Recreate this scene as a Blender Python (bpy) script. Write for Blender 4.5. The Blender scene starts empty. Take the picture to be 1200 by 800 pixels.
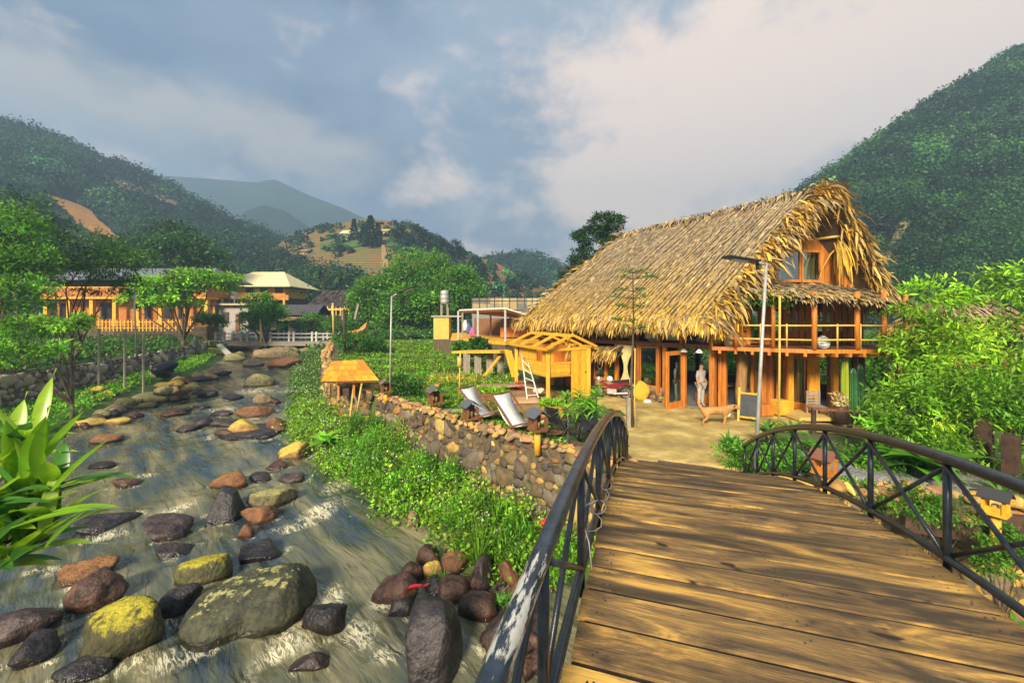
import bpy, bmesh, math, random
import numpy as np
from mathutils import Vector, Matrix, noise as mnoise

random.seed(11)
rng = np.random.default_rng(11)
scn = bpy.context.scene
COL = scn.collection
R = math.radians

# ---------------------------------------------------------------- camera model
F, CX, HY, EYE = 480.0, 600.0, 372.0, 3.6
def P(px, py, d):
    return Vector(((px - CX) / F * d, d, EYE - (py - HY) / F * d))
def G(px, py, z=0.0):
    return P(px, py, (EYE - z) * F / (py - HY))

# ---------------------------------------------------------------- object helpers
def tag(o, label=None, cat=None, group=None, kind=None):
    if label: o['label'] = label
    if cat: o['category'] = cat
    if group: o['group'] = group
    if kind: o['kind'] = kind
    return o

def thing(name, loc, label, cat, group=None, rotz=0.0):
    o = bpy.data.objects.new(name, None)
    o.empty_display_size = 0.2
    COL.objects.link(o)
    o.location = loc
    o.rotation_euler = (0, 0, rotz)
    return tag(o, label, cat, group)

def wloc(o):
    p = Vector((0, 0, 0))
    while o is not None:
        p = p + Vector(o.location)
        o = o.parent
    return p

def link(name, me, parent=None, loc=None):
    o = bpy.data.objects.new(name, me)
    COL.objects.link(o)
    if parent is not None: o.parent = parent
    if loc is not None: o.location = loc
    return o

def copy_tree(o, parent=None):
    c = o.copy(); COL.objects.link(c)
    if parent is not None: c.parent = parent
    for ch in o.children:
        copy_tree(ch, c)
    return c

def mesh_np(name, V, Fc, mats, tint=None, smooth=False, midx=None, sets=None):
    """V (n,3); Fc (f,k) or list of such arrays; tint (n,3)"""
    if not isinstance(Fc, (list, tuple)): Fc = [Fc]
    Fc = [np.asarray(f, dtype=np.int32) for f in Fc if len(f)]
    me = bpy.data.meshes.new(name)
    V = np.asarray(V, dtype=np.float32)
    me.vertices.add(len(V)); me.vertices.foreach_set('co', V.ravel())
    nl = sum(f.size for f in Fc); nf = sum(len(f) for f in Fc)
    me.loops.add(nl); me.polygons.add(nf)
    me.loops.foreach_set('vertex_index', np.concatenate([f.ravel() for f in Fc]))
    st = []; off = 0
    for f in Fc:
        st.append(off + np.arange(len(f)) * f.shape[1]); off += f.size
    me.polygons.foreach_set('loop_start', np.concatenate(st).astype(np.int32))
    if smooth: me.polygons.foreach_set('use_smooth', np.ones(nf, dtype=bool))
    for m in (mats if isinstance(mats, (list, tuple)) else [mats]): me.materials.append(m)
    if midx is not None: me.polygons.foreach_set('material_index', np.asarray(midx, dtype=np.int32))
    me.update(calc_edges=True)
    if tint is not None:
        a = me.attributes.new('tint', 'FLOAT_COLOR', 'POINT')
        t = np.ones((len(V), 4), dtype=np.float32); t[:, :3] = tint
        a.data.foreach_set('color', t.ravel())
    if sets:
        for k, v in sets.items():
            a = me.attributes.new(k, 'FLOAT', 'POINT')
            a.data.foreach_set('value', np.asarray(v, dtype=np.float32))
    return me

class Soup:
    """collects equal-sized polygon batches"""
    def __init__(s): s.V = []; s.F = {}; s.T = []; s.n = 0
    def add(s, V, Fc, tint=None):
        V = np.asarray(V, dtype=np.float32); Fc = np.asarray(Fc, dtype=np.int64)
        s.V.append(V); s.F.setdefault(Fc.shape[1], []).append(Fc + s.n)
        if tint is None: tint = np.ones((len(V), 3))
        tint = np.asarray(tint, dtype=np.float32)
        if tint.ndim == 1: tint = np.tile(tint, (len(V), 1))
        s.T.append(tint); s.n += len(V)
    def build(s, name, mats, parent=None, loc=None, smooth=False):
        V = np.concatenate(s.V)
        o0 = wloc(parent) if parent is not None else Vector(loc or (0, 0, 0))
        V = V - np.array(o0, dtype=np.float32)
        me = mesh_np(name, V, [np.concatenate(f) for f in s.F.values()], mats, np.concatenate(s.T), smooth)
        return link(name, me, parent, None if parent is not None else loc)

def inst(baseV, baseF, Rm, T, tint=None):
    """replicate base mesh: Rm (n,3,3) (incl. scale), T (n,3) -> V,F,tint"""
    n, m = len(T), len(baseV)
    V = np.einsum('nij,mj->nmi', Rm, baseV) + T[:, None, :]
    Fc = (np.asarray(baseF)[None] + (np.arange(n) * m)[:, None, None]).reshape(-1, np.asarray(baseF).shape[1])
    t = None if tint is None else np.repeat(tint, m, axis=0)
    return V.reshape(-1, 3), Fc, t

def norm(a): return a / np.maximum(np.linalg.norm(a, axis=-1, keepdims=True), 1e-9)

def frames(d, upref):
    """rotation matrices with x=d, z~upref"""
    x = norm(d); y = norm(np.cross(upref, x)); z = np.cross(x, y)
    return np.stack([x, y, z], axis=-1)

# folded diamond leaf along +x, one quad ; and a long blade of 3 quads
LEAFV = np.array([[0, 0, 0], [.45, -.30, .06], [1, 0, -.05], [.45, .30, .06]])
LEAFF = np.array([[0, 1, 2, 3]])
BLADEV = np.array([[0, -.3, 0], [0, .3, 0], [.35, -.5, .1], [.35, .5, .1], [.72, -.4, .06], [.72, .4, .06], [1, -.05, -.12], [1, .05, -.12]])
BLADEF = np.array([[0, 2, 3, 1], [2, 4, 5, 3], [4, 6, 7, 5]])

def leaves(soup, pts, dirs, size, tint, width=1.0, base='leaf', upj=.8):
    n = len(pts)
    up = norm(np.array([0, 0, 1.0]) + rng.normal(0, upj, (n, 3)))
    Rm = frames(dirs, up)
    size = np.broadcast_to(size, (n,))
    S = np.stack([size, size * width, size], axis=-1)
    Rm = Rm * S[:, None, :]
    bv, bf = (LEAFV, LEAFF) if base == 'leaf' else (BLADEV, BLADEF)
    V, Fc, t = inst(bv, bf, Rm, pts, tint)
    soup.add(V, Fc, t)

def tints(n, c, var=.18, hue=.06):
    c = np.asarray(c, dtype=float)
    k = np.exp(rng.normal(0, var, (n, 1)))
    h = np.exp(rng.normal(0, hue, (n, 3)))
    return np.clip(c * k * h, 0.002, 1)

def rdir(n, up=0.0):
    d = rng.normal(0, 1, (n, 3)); d[:, 2] += up
    return norm(d)

class MB:
    """small mesh builder in world coordinates (or local when org given)"""
    def __init__(s): s.v = []; s.f = []; s.t = []; s.tc = (1, 1, 1); s.m = []; s.mi = 0
    def add(s, vs, fs):
        b = len(s.v); s.v += [tuple(v) for v in vs]; s.t += [s.tc] * len(vs)
        s.f += [tuple(i + b for i in f) for f in fs]; s.m += [s.mi] * len(fs); return s
    def box(s, c, sz, rz=0.0, M=None):
        x, y, z = sz[0] / 2, sz[1] / 2, sz[2] / 2
        pts = [Vector(p) for p in ((-x,-y,-z),(x,-y,-z),(x,y,-z),(-x,y,-z),(-x,-y,z),(x,-y,z),(x,y,z),(-x,y,z))]
        Q = M if M is not None else Matrix.Rotation(rz, 3, 'Z')
        c = Vector(c)
        return s.add([Q @ p + c for p in pts], [(0,3,2,1),(4,5,6,7),(0,1,5,4),(1,2,6,5),(2,3,7,6),(3,0,4,7)])
    def beam(s, a, b, w, h=None, up=(0, 0, 1)):
        a, b = Vector(a), Vector(b); h = h or w
        d = (b - a); L = d.length; d.normalize()
        u = Vector(up)
        if abs(d.dot(u)) > .98: u = Vector((0, 1, 0))
        y = u.cross(d).normalized(); z = d.cross(y)
        return s.box((a + b) / 2, (L, w, h), M=Matrix((d, y, z)).transposed())
    def tube(s, pts, r, n=8, cap=True):
        pts = [Vector(p) for p in pts]; k = len(pts)
        rs = r if isinstance(r, (list, tuple)) else [r] * k
        vs = []; prev = None
        for i, p in enumerate(pts):
            d = (pts[min(i + 1, k - 1)] - pts[max(i - 1, 0)]).normalized()
            if prev is None:
                a = Vector((0, 0, 1)) if abs(d.z) < .9 else Vector((1, 0, 0))
                x = d.cross(a).normalized()
            else:
                x = (prev - d * prev.dot(d)).normalized()
            prev = x; y = d.cross(x)
            for j in range(n):
                t = 2 * math.pi * j / n
                vs.append(p + (x * math.cos(t) + y * math.sin(t)) * rs[i])
        fs = []
        for i in range(k - 1):
            for j in range(n):
                j2 = (j + 1) % n
                fs.append((i*n+j, i*n+j2, (i+1)*n+j2, (i+1)*n+j))
        if cap:
            fs.append(tuple(range(n - 1, -1, -1))); fs.append(tuple((k-1)*n + j for j in range(n)))
        return s.add(vs, fs)
    def lathe(s, c, prof, n=16, axis=None):
        c = Vector(c); vs = []; k = len(prof)
        Q = Vector((0, 0, 1)).rotation_difference(Vector(axis)).to_matrix() if axis is not None else Matrix.Identity(3)
        for r, z in prof:
            for j in range(n):
                t = 2 * math.pi * j / n
                vs.append(c + Q @ Vector((r * math.cos(t), r * math.sin(t), z)))
        fs = [(i*n+j, i*n+(j+1)%n, (i+1)*n+(j+1)%n, (i+1)*n+j) for i in range(k-1) for j in range(n)]
        fs.append(tuple(range(n - 1, -1, -1))); fs.append(tuple((k-1)*n + j for j in range(n)))
        return s.add(vs, fs)
    def prism(s, poly, off):
        poly = [Vector(p) for p in poly]; off = Vector(off); n = len(poly)
        fs = [tuple(range(n - 1, -1, -1)), tuple(range(n, 2 * n))] + [(i, (i+1)%n, n+(i+1)%n, n+i) for i in range(n)]
        return s.add(poly + [p + off for p in poly], fs)
    def torus(s, c, R_, r, axis, n=20, m=6):
        c = Vector(c); Q = Vector((0, 0, 1)).rotation_difference(Vector(axis)).to_matrix()
        vs = []
        for i in range(n):
            t = 2*math.pi*i/n
            for j in range(m):
                u = 2*math.pi*j/m
                vs.append(c + Q @ Vector(((R_ + r*math.cos(u))*math.cos(t), (R_ + r*math.cos(u))*math.sin(t), r*math.sin(u))))
        return s.add(vs, [(i*m+j, ((i+1)%n)*m+j, ((i+1)%n)*m+(j+1)%m, i*m+(j+1)%m) for i in range(n) for j in range(m)])
    def build(s, name, mats, parent=None, loc=None, smooth=False, local=False, bevel=0.0):
        o0 = Vector((0, 0, 0)) if local else (wloc(parent) if parent is not None else Vector(loc or (0, 0, 0)))
        me = bpy.data.meshes.new(name)
        me.from_pydata([tuple(Vector(v) - o0) for v in s.v], [], s.f)
        for m in (mats if isinstance(mats, (list, tuple)) else [mats]): me.materials.append(m)
        me.polygons.foreach_set('material_index', s.m)
        a = me.attributes.new('tint', 'FLOAT_COLOR', 'POINT')
        t = np.ones((len(s.v), 4), dtype=np.float32); t[:, :3] = s.t
        a.data.foreach_set('color', t.ravel())
        if smooth: me.polygons.foreach_set('use_smooth', [True] * len(me.polygons))
        if bevel or not local:
            bm = bmesh.new(); bm.from_mesh(me)
            bmesh.ops.recalc_face_normals(bm, faces=bm.faces)
            if bevel:
                bmesh.ops.bevel(bm, geom=[e for e in bm.edges if e.calc_face_angle(0) > .6], offset=bevel, segments=1, affect='EDGES')
            bm.to_mesh(me); bm.free()
        me.update()
        return link(name, me, parent, None if parent is not None else loc)

def skin(name, pts, edges, rad, mat, parent=None, loc=(0, 0, 0), sub=2, root=0):
    me = bpy.data.meshes.new(name + '_src')
    me.from_pydata([tuple(p) for p in pts], edges, [])
    ob = bpy.data.objects.new(name + '_src', me); COL.objects.link(ob)
    md = ob.modifiers.new('s', 'SKIN'); md.use_smooth_shade = True
    for i, v in enumerate(me.skin_vertices[0].data):
        r = rad[i]; v.radius = (r, r) if not isinstance(r, tuple) else r
        v.use_root = (i == root)
    sb = ob.modifiers.new('d', 'SUBSURF'); sb.levels = sub; sb.render_levels = sub
    dg = bpy.context.evaluated_depsgraph_get(); dg.update()
    m2 = bpy.data.meshes.new_from_object(ob.evaluated_get(dg))
    bpy.data.objects.remove(ob); bpy.data.meshes.remove(me)
    a_ = m2.attributes.new('tint', 'FLOAT_COLOR', 'POINT'); a_.data.foreach_set('color', np.ones(len(m2.vertices) * 4, dtype=np.float32))
    m2.name = name; m2.materials.clear(); m2.materials.append(mat)
    m2.polygons.foreach_set('use_smooth', [True] * len(m2.polygons))
    return link(name, m2, parent, loc)

def text_mesh(name, body, size, mat, parent, M):
    cu = bpy.data.curves.new(name, 'FONT'); cu.body = body; cu.size = size; cu.extrude = .004
    cu.align_x = 'CENTER'; cu.align_y = 'CENTER'
    ob = bpy.data.objects.new(name + '_t', cu); COL.objects.link(ob)
    dg = bpy.context.evaluated_depsgraph_get(); dg.update()
    me = bpy.data.meshes.new_from_object(ob.evaluated_get(dg))
    bpy.data.objects.remove(ob)
    me.materials.clear(); me.materials.append(mat)
    me.transform(M)
    return link(name, me, parent)

# ---------------------------------------------------------------- materials
def nd(t, kind, **kw):
    n = t.nodes.new(kind)
    for k, v in kw.items(): setattr(n, k, v)
    return n

def mat(name, c1, c2=None, scale=4.0, rough=.7, bump=0.0, metal=0.0, tint=False, stretch=(1, 1, 1), rot=(0, 0, 0),
        rnd=0.0, detail=6, lo=.35, hi=.65, trans=0.0, spec=.4, bscale=None, coat=0.0, c3=None):
    m = bpy.data.materials.new(name); m.use_nodes = True
    t = m.node_tree; t.nodes.clear(); L = t.links.new
    out = nd(t, 'ShaderNodeOutputMaterial'); bs = nd(t, 'ShaderNodeBsdfPrincipled')
    tc = nd(t, 'ShaderNodeTexCoord'); mp = nd(t, 'ShaderNodeMapping')
    mp.inputs['Scale'].default_value = stretch; mp.inputs['Rotation'].default_value = rot
    L(tc.outputs['Object'], mp.inputs['Vector'])
    nz = nd(t, 'ShaderNodeTexNoise'); nz.inputs['Scale'].default_value = scale; nz.inputs['Detail'].default_value = detail
    nz.inputs['Roughness'].default_value = .62
    L(mp.outputs[0], nz.inputs['Vector'])
    cr = nd(t, 'ShaderNodeValToRGB'); e = cr.color_ramp.elements
    e[0].position = lo; e[0].color = (*c1, 1); e[1].position = hi; e[1].color = (*(c2 or c1), 1)
    if c3:
        q = e.new((lo + hi) / 2 + .02); q.color = (*c3, 1)
    L(nz.outputs['Fac'], cr.inputs[0]); col = cr.outputs[0]
    if rnd:
        oi = nd(t, 'ShaderNodeObjectInfo'); mr = nd(t, 'ShaderNodeMapRange')
        mr.inputs['To Min'].default_value = 1 - rnd; mr.inputs['To Max'].default_value = 1 + rnd
        L(oi.outputs['Random'], mr.inputs['Value'])
        hs = nd(t, 'ShaderNodeHueSaturation'); L(col, hs.inputs['Color']); L(mr.outputs[0], hs.inputs['Value']); col = hs.outputs[0]
    if tint:
        at = nd(t, 'ShaderNodeAttribute', attribute_name='tint')
        mx = nd(t, 'ShaderNodeMix', data_type='RGBA', blend_type='MULTIPLY'); mx.inputs['Factor'].default_value = 1
        L(col, mx.inputs[6]); L(at.outputs['Color'], mx.inputs[7]); col = mx.outputs[2]
    L(col, bs.inputs['Base Color'])
    bs.inputs['Roughness'].default_value = rough; bs.inputs['Metallic'].default_value = metal
    bs.inputs['Specular IOR Level'].default_value = spec
    if coat: bs.inputs['Coat Weight'].default_value = coat; bs.inputs['Coat Roughness'].default_value = .15
    if bump:
        bp = nd(t, 'ShaderNodeBump'); bp.inputs['Strength'].default_value = bump; bp.inputs['Distance'].default_value = .05
        n2 = nd(t, 'ShaderNodeTexNoise'); n2.inputs['Scale'].default_value = bscale or scale * 3; n2.inputs['Detail'].default_value = 8
        L(mp.outputs[0], n2.inputs['Vector']); L(n2.outputs['Fac'], bp.inputs['Height']); L(bp.outputs[0], bs.inputs['Normal'])
    sh = bs.outputs[0]
    if trans:
        tr = nd(t, 'ShaderNodeBsdfTranslucent'); ms = nd(t, 'ShaderNodeMixShader'); ms.inputs[0].default_value = trans
        L(col, tr.inputs['Color']); L(sh, ms.inputs[1]); L(tr.outputs[0], ms.inputs[2]); sh = ms.outputs[0]
    L(sh, out.inputs['Surface'])
    return m

def glass_mat(name, tintc=(.75, .85, .8), refl=.22):
    m = bpy.data.materials.new(name); m.use_nodes = True
    t = m.node_tree; t.nodes.clear(); L = t.links.new
    out = nd(t, 'ShaderNodeOutputMaterial'); tr = nd(t, 'ShaderNodeBsdfTransparent'); gl = nd(t, 'ShaderNodeBsdfGlossy')
    tr.inputs['Color'].default_value = (*tintc, 1); gl.inputs['Roughness'].default_value = .02; gl.inputs['Color'].default_value = (.85, .9, .9, 1)
    ms = nd(t, 'ShaderNodeMixShader'); ms.inputs[0].default_value = refl
    L(tr.outputs[0], ms.inputs[1]); L(gl.outputs[0], ms.inputs[2]); L(ms.outputs[0], out.inputs['Surface'])
    return m

M_LEAF = mat('leaf_green', (.95, .95, .95), (1.05, 1.05, 1.05), 2, rough=.5, tint=True, trans=.35, spec=.35)
M_DRY = mat('dry_thatch', (.85, .85, .85), (1.1, 1.1, 1.1), 6, rough=.8, tint=True, trans=.12, spec=.15)
M_STONE = mat('field_stone', (.7, .7, .7), (1.15, 1.15, 1.15), 9, rough=.75, bump=.5, tint=True, spec=.3)
M_MORTAR = mat('wall_earth', (.085, .062, .035), (.17, .125, .065), 6, rough=.95, bump=.6)
M_BARK = mat('bark', (.06, .042, .028), (.16, .115, .075), 6, rough=.9, bump=.7, stretch=(3, 3, .6))
M_ORANGE = mat('orange_timber', (.42, .125, .018), (.66, .25, .04), 3, rough=.5, bump=.12, stretch=(5, 5, .7), tint=True)
M_YELLOW = mat('yellow_timber', (.66, .32, .02), (.86, .47, .04), 3, rough=.55, bump=.12, stretch=(4, 4, .9), tint=True)
M_BROWN = mat('brown_timber', (.13, .055, .022), (.27, .12, .045), 3, rough=.6, bump=.2, stretch=(5, 5, .8), tint=True)
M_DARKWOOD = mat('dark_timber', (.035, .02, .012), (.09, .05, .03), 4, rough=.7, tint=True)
M_GREYWOOD = mat('grey_timber', (.22, .18, .13), (.38, .32, .24), 4, rough=.85, bump=.3, stretch=(5, 5, .8), tint=True)
M_BAMBOO = mat('bamboo', (.52, .33, .06), (.72, .5, .12), 5, rough=.45, tint=True)
M_IRON = mat('black_iron', (.012, .016, .022), (.035, .042, .052), 14, rough=.28, bump=.06, spec=.6)
M_STEEL = mat('galvanised_steel', (.38, .36, .32), (.52, .50, .45), 6, rough=.5, metal=.3)
M_WHITE = mat('white_paint', (.72, .72, .68), (.82, .82, .78), 5, rough=.6)
M_CLOTH = mat('pale_cloth', (.6, .57, .5), (.74, .71, .63), 5, rough=.9, bump=.1, tint=True)
M_BLACK = mat('black_plastic', (.012, .012, .014), (.03, .03, .034), 8, rough=.4)
M_PLASTER = mat('plaster', (.85, .85, .85), (1.08, 1.08, 1.08), 2.5, rough=.9, bump=.2, tint=True)
M_ROOFTILE = mat('roof_sheet', (.85, .85, .85), (1.08, 1.08, 1.08), 1.5, rough=.7, tint=True)
M_GLASS = glass_mat('window_glass')
M_PAINT = mat('painted_part', (.95, .95, .95), (1.03, 1.03, 1.03), 4, rough=.35, tint=True, spec=.5)
M_MATTE = mat('matte_part', (.9, .9, .9), (1.06, 1.06, 1.06), 5, rough=.85, tint=True)
# boulders of the stream: photograph x, waterline y, width, height, kind, label, tilt
ROCKS = [
 (280,742,150,62,'l','long olive boulder specked with pale lichen, largest in the river',8),
 (125,770,100,76,'m','big round boulder thickly covered in yellow moss at the lower left',0),
 (231,684,64,42,'m','rounded yellow green boulder standing alone behind the long lichen boulder',0),
 (197,725,58,38,'d','dark boulder wedged between the mossy boulder and the long lichen boulder',10),
 (98,713,66,44,'r','dark reddish angular boulder left of the yellow green one',12),
 (80,684,76,26,'o','flat boulder with orange top beside the white foam at left',10),
 (376,744,62,38,'d','blue black wet boulder with foam curling round it',5),
 (360,788,48,18,'p','low purple stone in the foam at the bottom of the river',0),
 (503,806,78,104,'d','tall squared dark slab standing in the water near the handrail',4),
 (459,706,62,46,'r','broad maroon boulder at the left of the rock pile',14),
 (470,721,40,24,'d','small black stone tucked under the maroon boulder of the rock pile',0),
 (498,662,32,26,'r','reddish egg shaped stone at the top left of the rock pile',16),
 (503,678,28,24,'y','small orange cube shaped stone in the rock pile',0),
 (532,672,40,28,'o','round orange brown boulder in the middle of the rock pile',0),
 (564,696,30,52,'p','upright brown boulder in the middle of the rock pile',-4),
 (574,653,40,20,'r','long brown stone under the grass at the back of the rock pile',-14),
 (598,688,34,38,'o','angular orange brown boulder at the right of the rock pile',20),
 (532,705,48,30,'r','smooth dark red boulder behind the tall slab',0),
 (558,726,50,30,'r','flat wet maroon rock between the tall slab and the handrail',0),
 (600,765,92,66,'p','large layered brown boulder partly behind the iron handrail',16),
 (528,638,22,28,'t','tan stone standing among the grass at the water edge',0),
 (483,618,22,24,'t','lone brown stone at the edge of the green bank',0),
 (622,716,26,24,'r','small red brown stone beside the handrail at the pile edge',0),
 (262,574,44,24,'o','rusty orange block topping the midstream rock group',-5),
 (256,612,58,42,'d','dark tilted slab in the midstream rock group',-14),
 (316,594,48,28,'g','domed olive boulder in the midstream rock group',0),
 (297,614,46,22,'o','low orange brown stone at the front of the midstream group',-8),
 (286,632,26,18,'o','small bright orange stone below the midstream group',-10),
 (300,566,30,14,'d','small dark wet stone behind the olive midstream boulder',0),
 (322,551,28,12,'r','flat maroon stone in the rapids beside the green bank',0),
 (341,566,34,13,'p','low purple stone in the rapids beside the green bank',-6),
 (341,538,42,22,'y','flat topped orange yellow boulder at the tip of the green bank',-3),
 (296,656,62,20,'d','half sunk dark slab right of the yellow green boulder',-14),
 (188,632,62,26,'p','long half sunk purple slab in the middle of the stream',-10),
 (112,622,72,17,'d','long low dark slab behind the foam at left',-10),
 (200,654,52,14,'p','faint purple hump barely breaking the water behind the yellow green boulder',-10),
 (28,782,66,34,'d','dark boulder in the bottom left corner of the river',-25),
 (84,798,62,20,'d','dark stone at the bottom edge below the mossy boulder',0),
 (0,752,90,40,'p','big sunken purple rock at the left edge of the picture',0),
 (141,572,38,10,'r','flat maroon stone breaking the water beside the large leaved plant',-8),
 (115,550,30,11,'d','small dark wet stone just right of the leaf tips',0),
 (118,520,36,15,'o','low orange and black stone at the left waterline',0),
 (280,514,88,7,'d','long dark ledge under the orange rocks in midstream',0),
 (262,511,32,10,'r','red brown flat stone left of the yellow orange boulder',0),
 (284,510,38,20,'y','yellow orange boulder on the midstream ledge',-6),
 (320,506,30,20,'o','orange boulder leaning against the green bank',-10),
 (294,489,52,15,'o','long orange boulder across the stream',-6),
 (257,487,30,9,'p','low purple stone behind the long orange boulder',0),
 (262,500,34,13,'p','dark purple boulder left of the long orange boulder',-8),
 (234,500,34,15,'d','blue black boulder in the midstream cluster',0),
 (216,506,32,10,'p','low purple stone at the left of the midstream cluster',0),
 (304,474,28,16,'t','grey brown boulder by the right bank weeds',0),
 (322,474,13,10,'r','small maroon stone against the right bank weeds',0),
 (271,468,24,8,'d','dark oval stone alone in the upper stream',0),
 (302,453,34,17,'g','brown olive boulder alone in the upper stream',0),
 (330,431,50,15,'o','broad orange and black boulder at the upper rapids',0),
 (316,420,44,20,'t','pale grey boulder at the head of the rapids',0),
 (290,429,30,13,'t','pale tan boulder at the upper left rapids',0),
 (272,423,28,12,'g','olive boulder where the stream meets the grass',0),
 (240,466,26,14,'d','dark grey boulder under the tan boulder at the left bank',0),
 (242,446,24,12,'t','tan boulder tipped over at the left bank',25),
 (219,463,28,15,'g','round olive boulder on the left waterline',0),
 (205,470,26,13,'r','brown boulder beside the round olive one on the left waterline',0),
 (199,488,28,12,'r','brown flat boulder in the water off the left bank',0),
 (211,483,20,8,'d','small dark stone touching the brown flat boulder',0),
 (232,479,22,7,'d','low dark stone awash off the left bank',0),
 (168,473,44,16,'g','long olive boulder on the left bank',0),
 (140,480,28,16,'g','domed olive boulder on the left bank',0),
 (128,486,28,16,'t','tan boulder behind the yellow stone on the left bank',0),
 (152,490,20,10,'r','small brown stone at the foot of the left bank',0),
 (130,497,28,9,'y','yellow topped flat stone on the left waterline',0),
 (101,500,34,13,'y','broad yellow tan stone on the left waterline',0),
 (112,478,15,7,'y','small yellow stone in the left bank grass',0),
]
# ================================================================ world, sun, camera
SUN_AZ, SUN_EL = R(200), R(31)          # azimuth clockwise from +Y (the view direction)
w = bpy.data.worlds.new("World"); scn.world = w; w.use_nodes = True
t = w.node_tree; t.nodes.clear(); L = t.links.new
out = nd(t, 'ShaderNodeOutputWorld')
sky = nd(t, 'ShaderNodeTexSky', sky_type='NISHITA'); sky.sun_disc = False
sky.sun_elevation = SUN_EL; sky.sun_rotation = SUN_AZ; sky.air_density = 1.2; sky.dust_density = 2.5
bg1 = nd(t, 'ShaderNodeBackground'); bg1.inputs['Strength'].default_value = .08
L(sky.outputs[0], bg1.inputs['Color'])
tc = nd(t, 'ShaderNodeTexCoord')
def vdir(px, py):
    return Vector(((px - CX) / F, 1, (HY - py) / F)).normalized()
def mth(op, a, b=None, c=None, clamp=False):
    n = nd(t, 'ShaderNodeMath', operation=op); n.use_clamp = clamp
    for i, v in enumerate((a, b, c)):
        if v is None: continue
        if isinstance(v, (int, float)): n.inputs[i].default_value = v
        else: L(v, n.inputs[i])
    return n.outputs[0]
def wnoise(scale, stretch=(1, 1, 1), detail=7, rough=.55, off=(0, 0, 0), dist=0.0):
    mp = nd(t, 'ShaderNodeMapping'); mp.inputs['Scale'].default_value = stretch; mp.inputs['Location'].default_value = off
    L(tc.outputs['Generated'], mp.inputs['Vector'])
    n = nd(t, 'ShaderNodeTexNoise'); n.inputs['Scale'].default_value = scale; n.inputs['Detail'].default_value = detail
    n.inputs['Roughness'].default_value = rough; n.inputs['Distortion'].default_value = dist
    L(mp.outputs[0], n.inputs['Vector']); return n.outputs['Fac']
def dotd(v):
    n = nd(t, 'ShaderNodeVectorMath', operation='DOT_PRODUCT'); L(tc.outputs['Generated'], n.inputs[0])
    n.inputs[1].default_value = tuple(v); return n.outputs['Value']
def mapr(v, a, b, c=0.0, d=1.0, smooth=True):
    n = nd(t, 'ShaderNodeMapRange', interpolation_type='SMOOTHSTEP' if smooth else 'LINEAR')
    n.inputs['From Min'].default_value = a; n.inputs['From Max'].default_value = b
    n.inputs['To Min'].default_value = c; n.inputs['To Max'].default_value = d
    L(v, n.inputs['Value']); return n.outputs[0]
def mixc(f, a, b):
    n = nd(t, 'ShaderNodeMix', data_type='RGBA'); L(f, n.inputs['Factor'])
    for i, v in ((6, a), (7, b)):
        if isinstance(v, tuple): n.inputs[i].default_value = (*v, 1)
        else: L(v, n.inputs[i])
    return n.outputs[2]
big = wnoise(2.1, (1, 1, 1.7), 6, .5, (3.1, .4, 1.7), .1)
fine = wnoise(4.4, (1, 1, 1.6), 10, .60, (.7, 2.2, 5.1), .12)
wisp = wnoise(9.0, (1, 1, 1.8), 9, .62, (4, 1, 0), .15)
glow = mapr(dotd(vdir(930, 110)), .62, 1.0)
puff = mth('MAXIMUM', mapr(dotd(vdir(805, 190)), .945, 1.0), mth('MULTIPLY', mapr(dotd(vdir(1010, 60)), .93, 1.0), .8))
base = mixc(mapr(big, .3, .7), (.062, .105, .19), (.225, .275, .35))
nb = wnoise(1.6, (1, 1, 1), 3, .5, (9, 2, 3))
base = mixc(mth('MULTIPLY', glow, .6), base, (.31, .355, .40))
# bright cloud amount
amt = mth('ADD', mth('MULTIPLY', fine, 1.9), mth('ADD', mth('MULTIPLY', glow, .22), mth('MULTIPLY', puff, .46)))
f1 = mapr(amt, .98, 1.50)
col = mixc(f1, base, (.74, .575, .46))
# long pale cloud bank on the left
p1, p2 = vdir(0, 88), vdir(430, 178)
nn = p1.cross(p2).normalized()
s_ = mth('ADD', dotd(nn), mth('MULTIPLY', mth('SUBTRACT', fine, .5), .34))
band = mth('MULTIPLY', mapr(mth('ABSOLUTE', s_), .0, .105, 1.0, 0.0), mapr(dotd((1, 0, 0)), -.36, -.22, 1.0, .0))
col = mixc(mth('MULTIPLY', band, .8), col, (.42, .375, .335))
f2 = mth('MULTIPLY', mapr(wisp, .52, .75), mapr(dotd(vdir(760, 130)), .8, 1.0))
col = mixc(mth('MULTIPLY', f2, .45), col, (.62, .55, .49))
hz = mapr(dotd((0, 0, 1)), .0, .22, .55, .0)
col = mixc(hz, col, (.29, .37, .46))
bg2 = nd(t, 'ShaderNodeBackground'); bg2.inputs['Strength'].default_value = 1.0
L(col, bg2.inputs['Color'])
ms = nd(t, 'ShaderNodeMixShader'); ms.inputs[0].default_value = .88
L(bg1.outputs[0], ms.inputs[1]); L(bg2.outputs[0], ms.inputs[2]); L(ms.outputs[0], out.inputs['Surface'])

sd = bpy.data.lights.new('sun', 'SUN'); sd.energy = 4.0; sd.angle = R(14); sd.color = (1.0, .88, .68)
so = bpy.data.objects.new('sun', sd); COL.objects.link(so)
sv = Vector((math.sin(SUN_AZ) * math.cos(SUN_EL), math.cos(SUN_AZ) * math.cos(SUN_EL), math.sin(SUN_EL)))
so.rotation_euler = sv.to_track_quat('Z', 'Y').to_euler(); so.location = (0, -10, 40)

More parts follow.
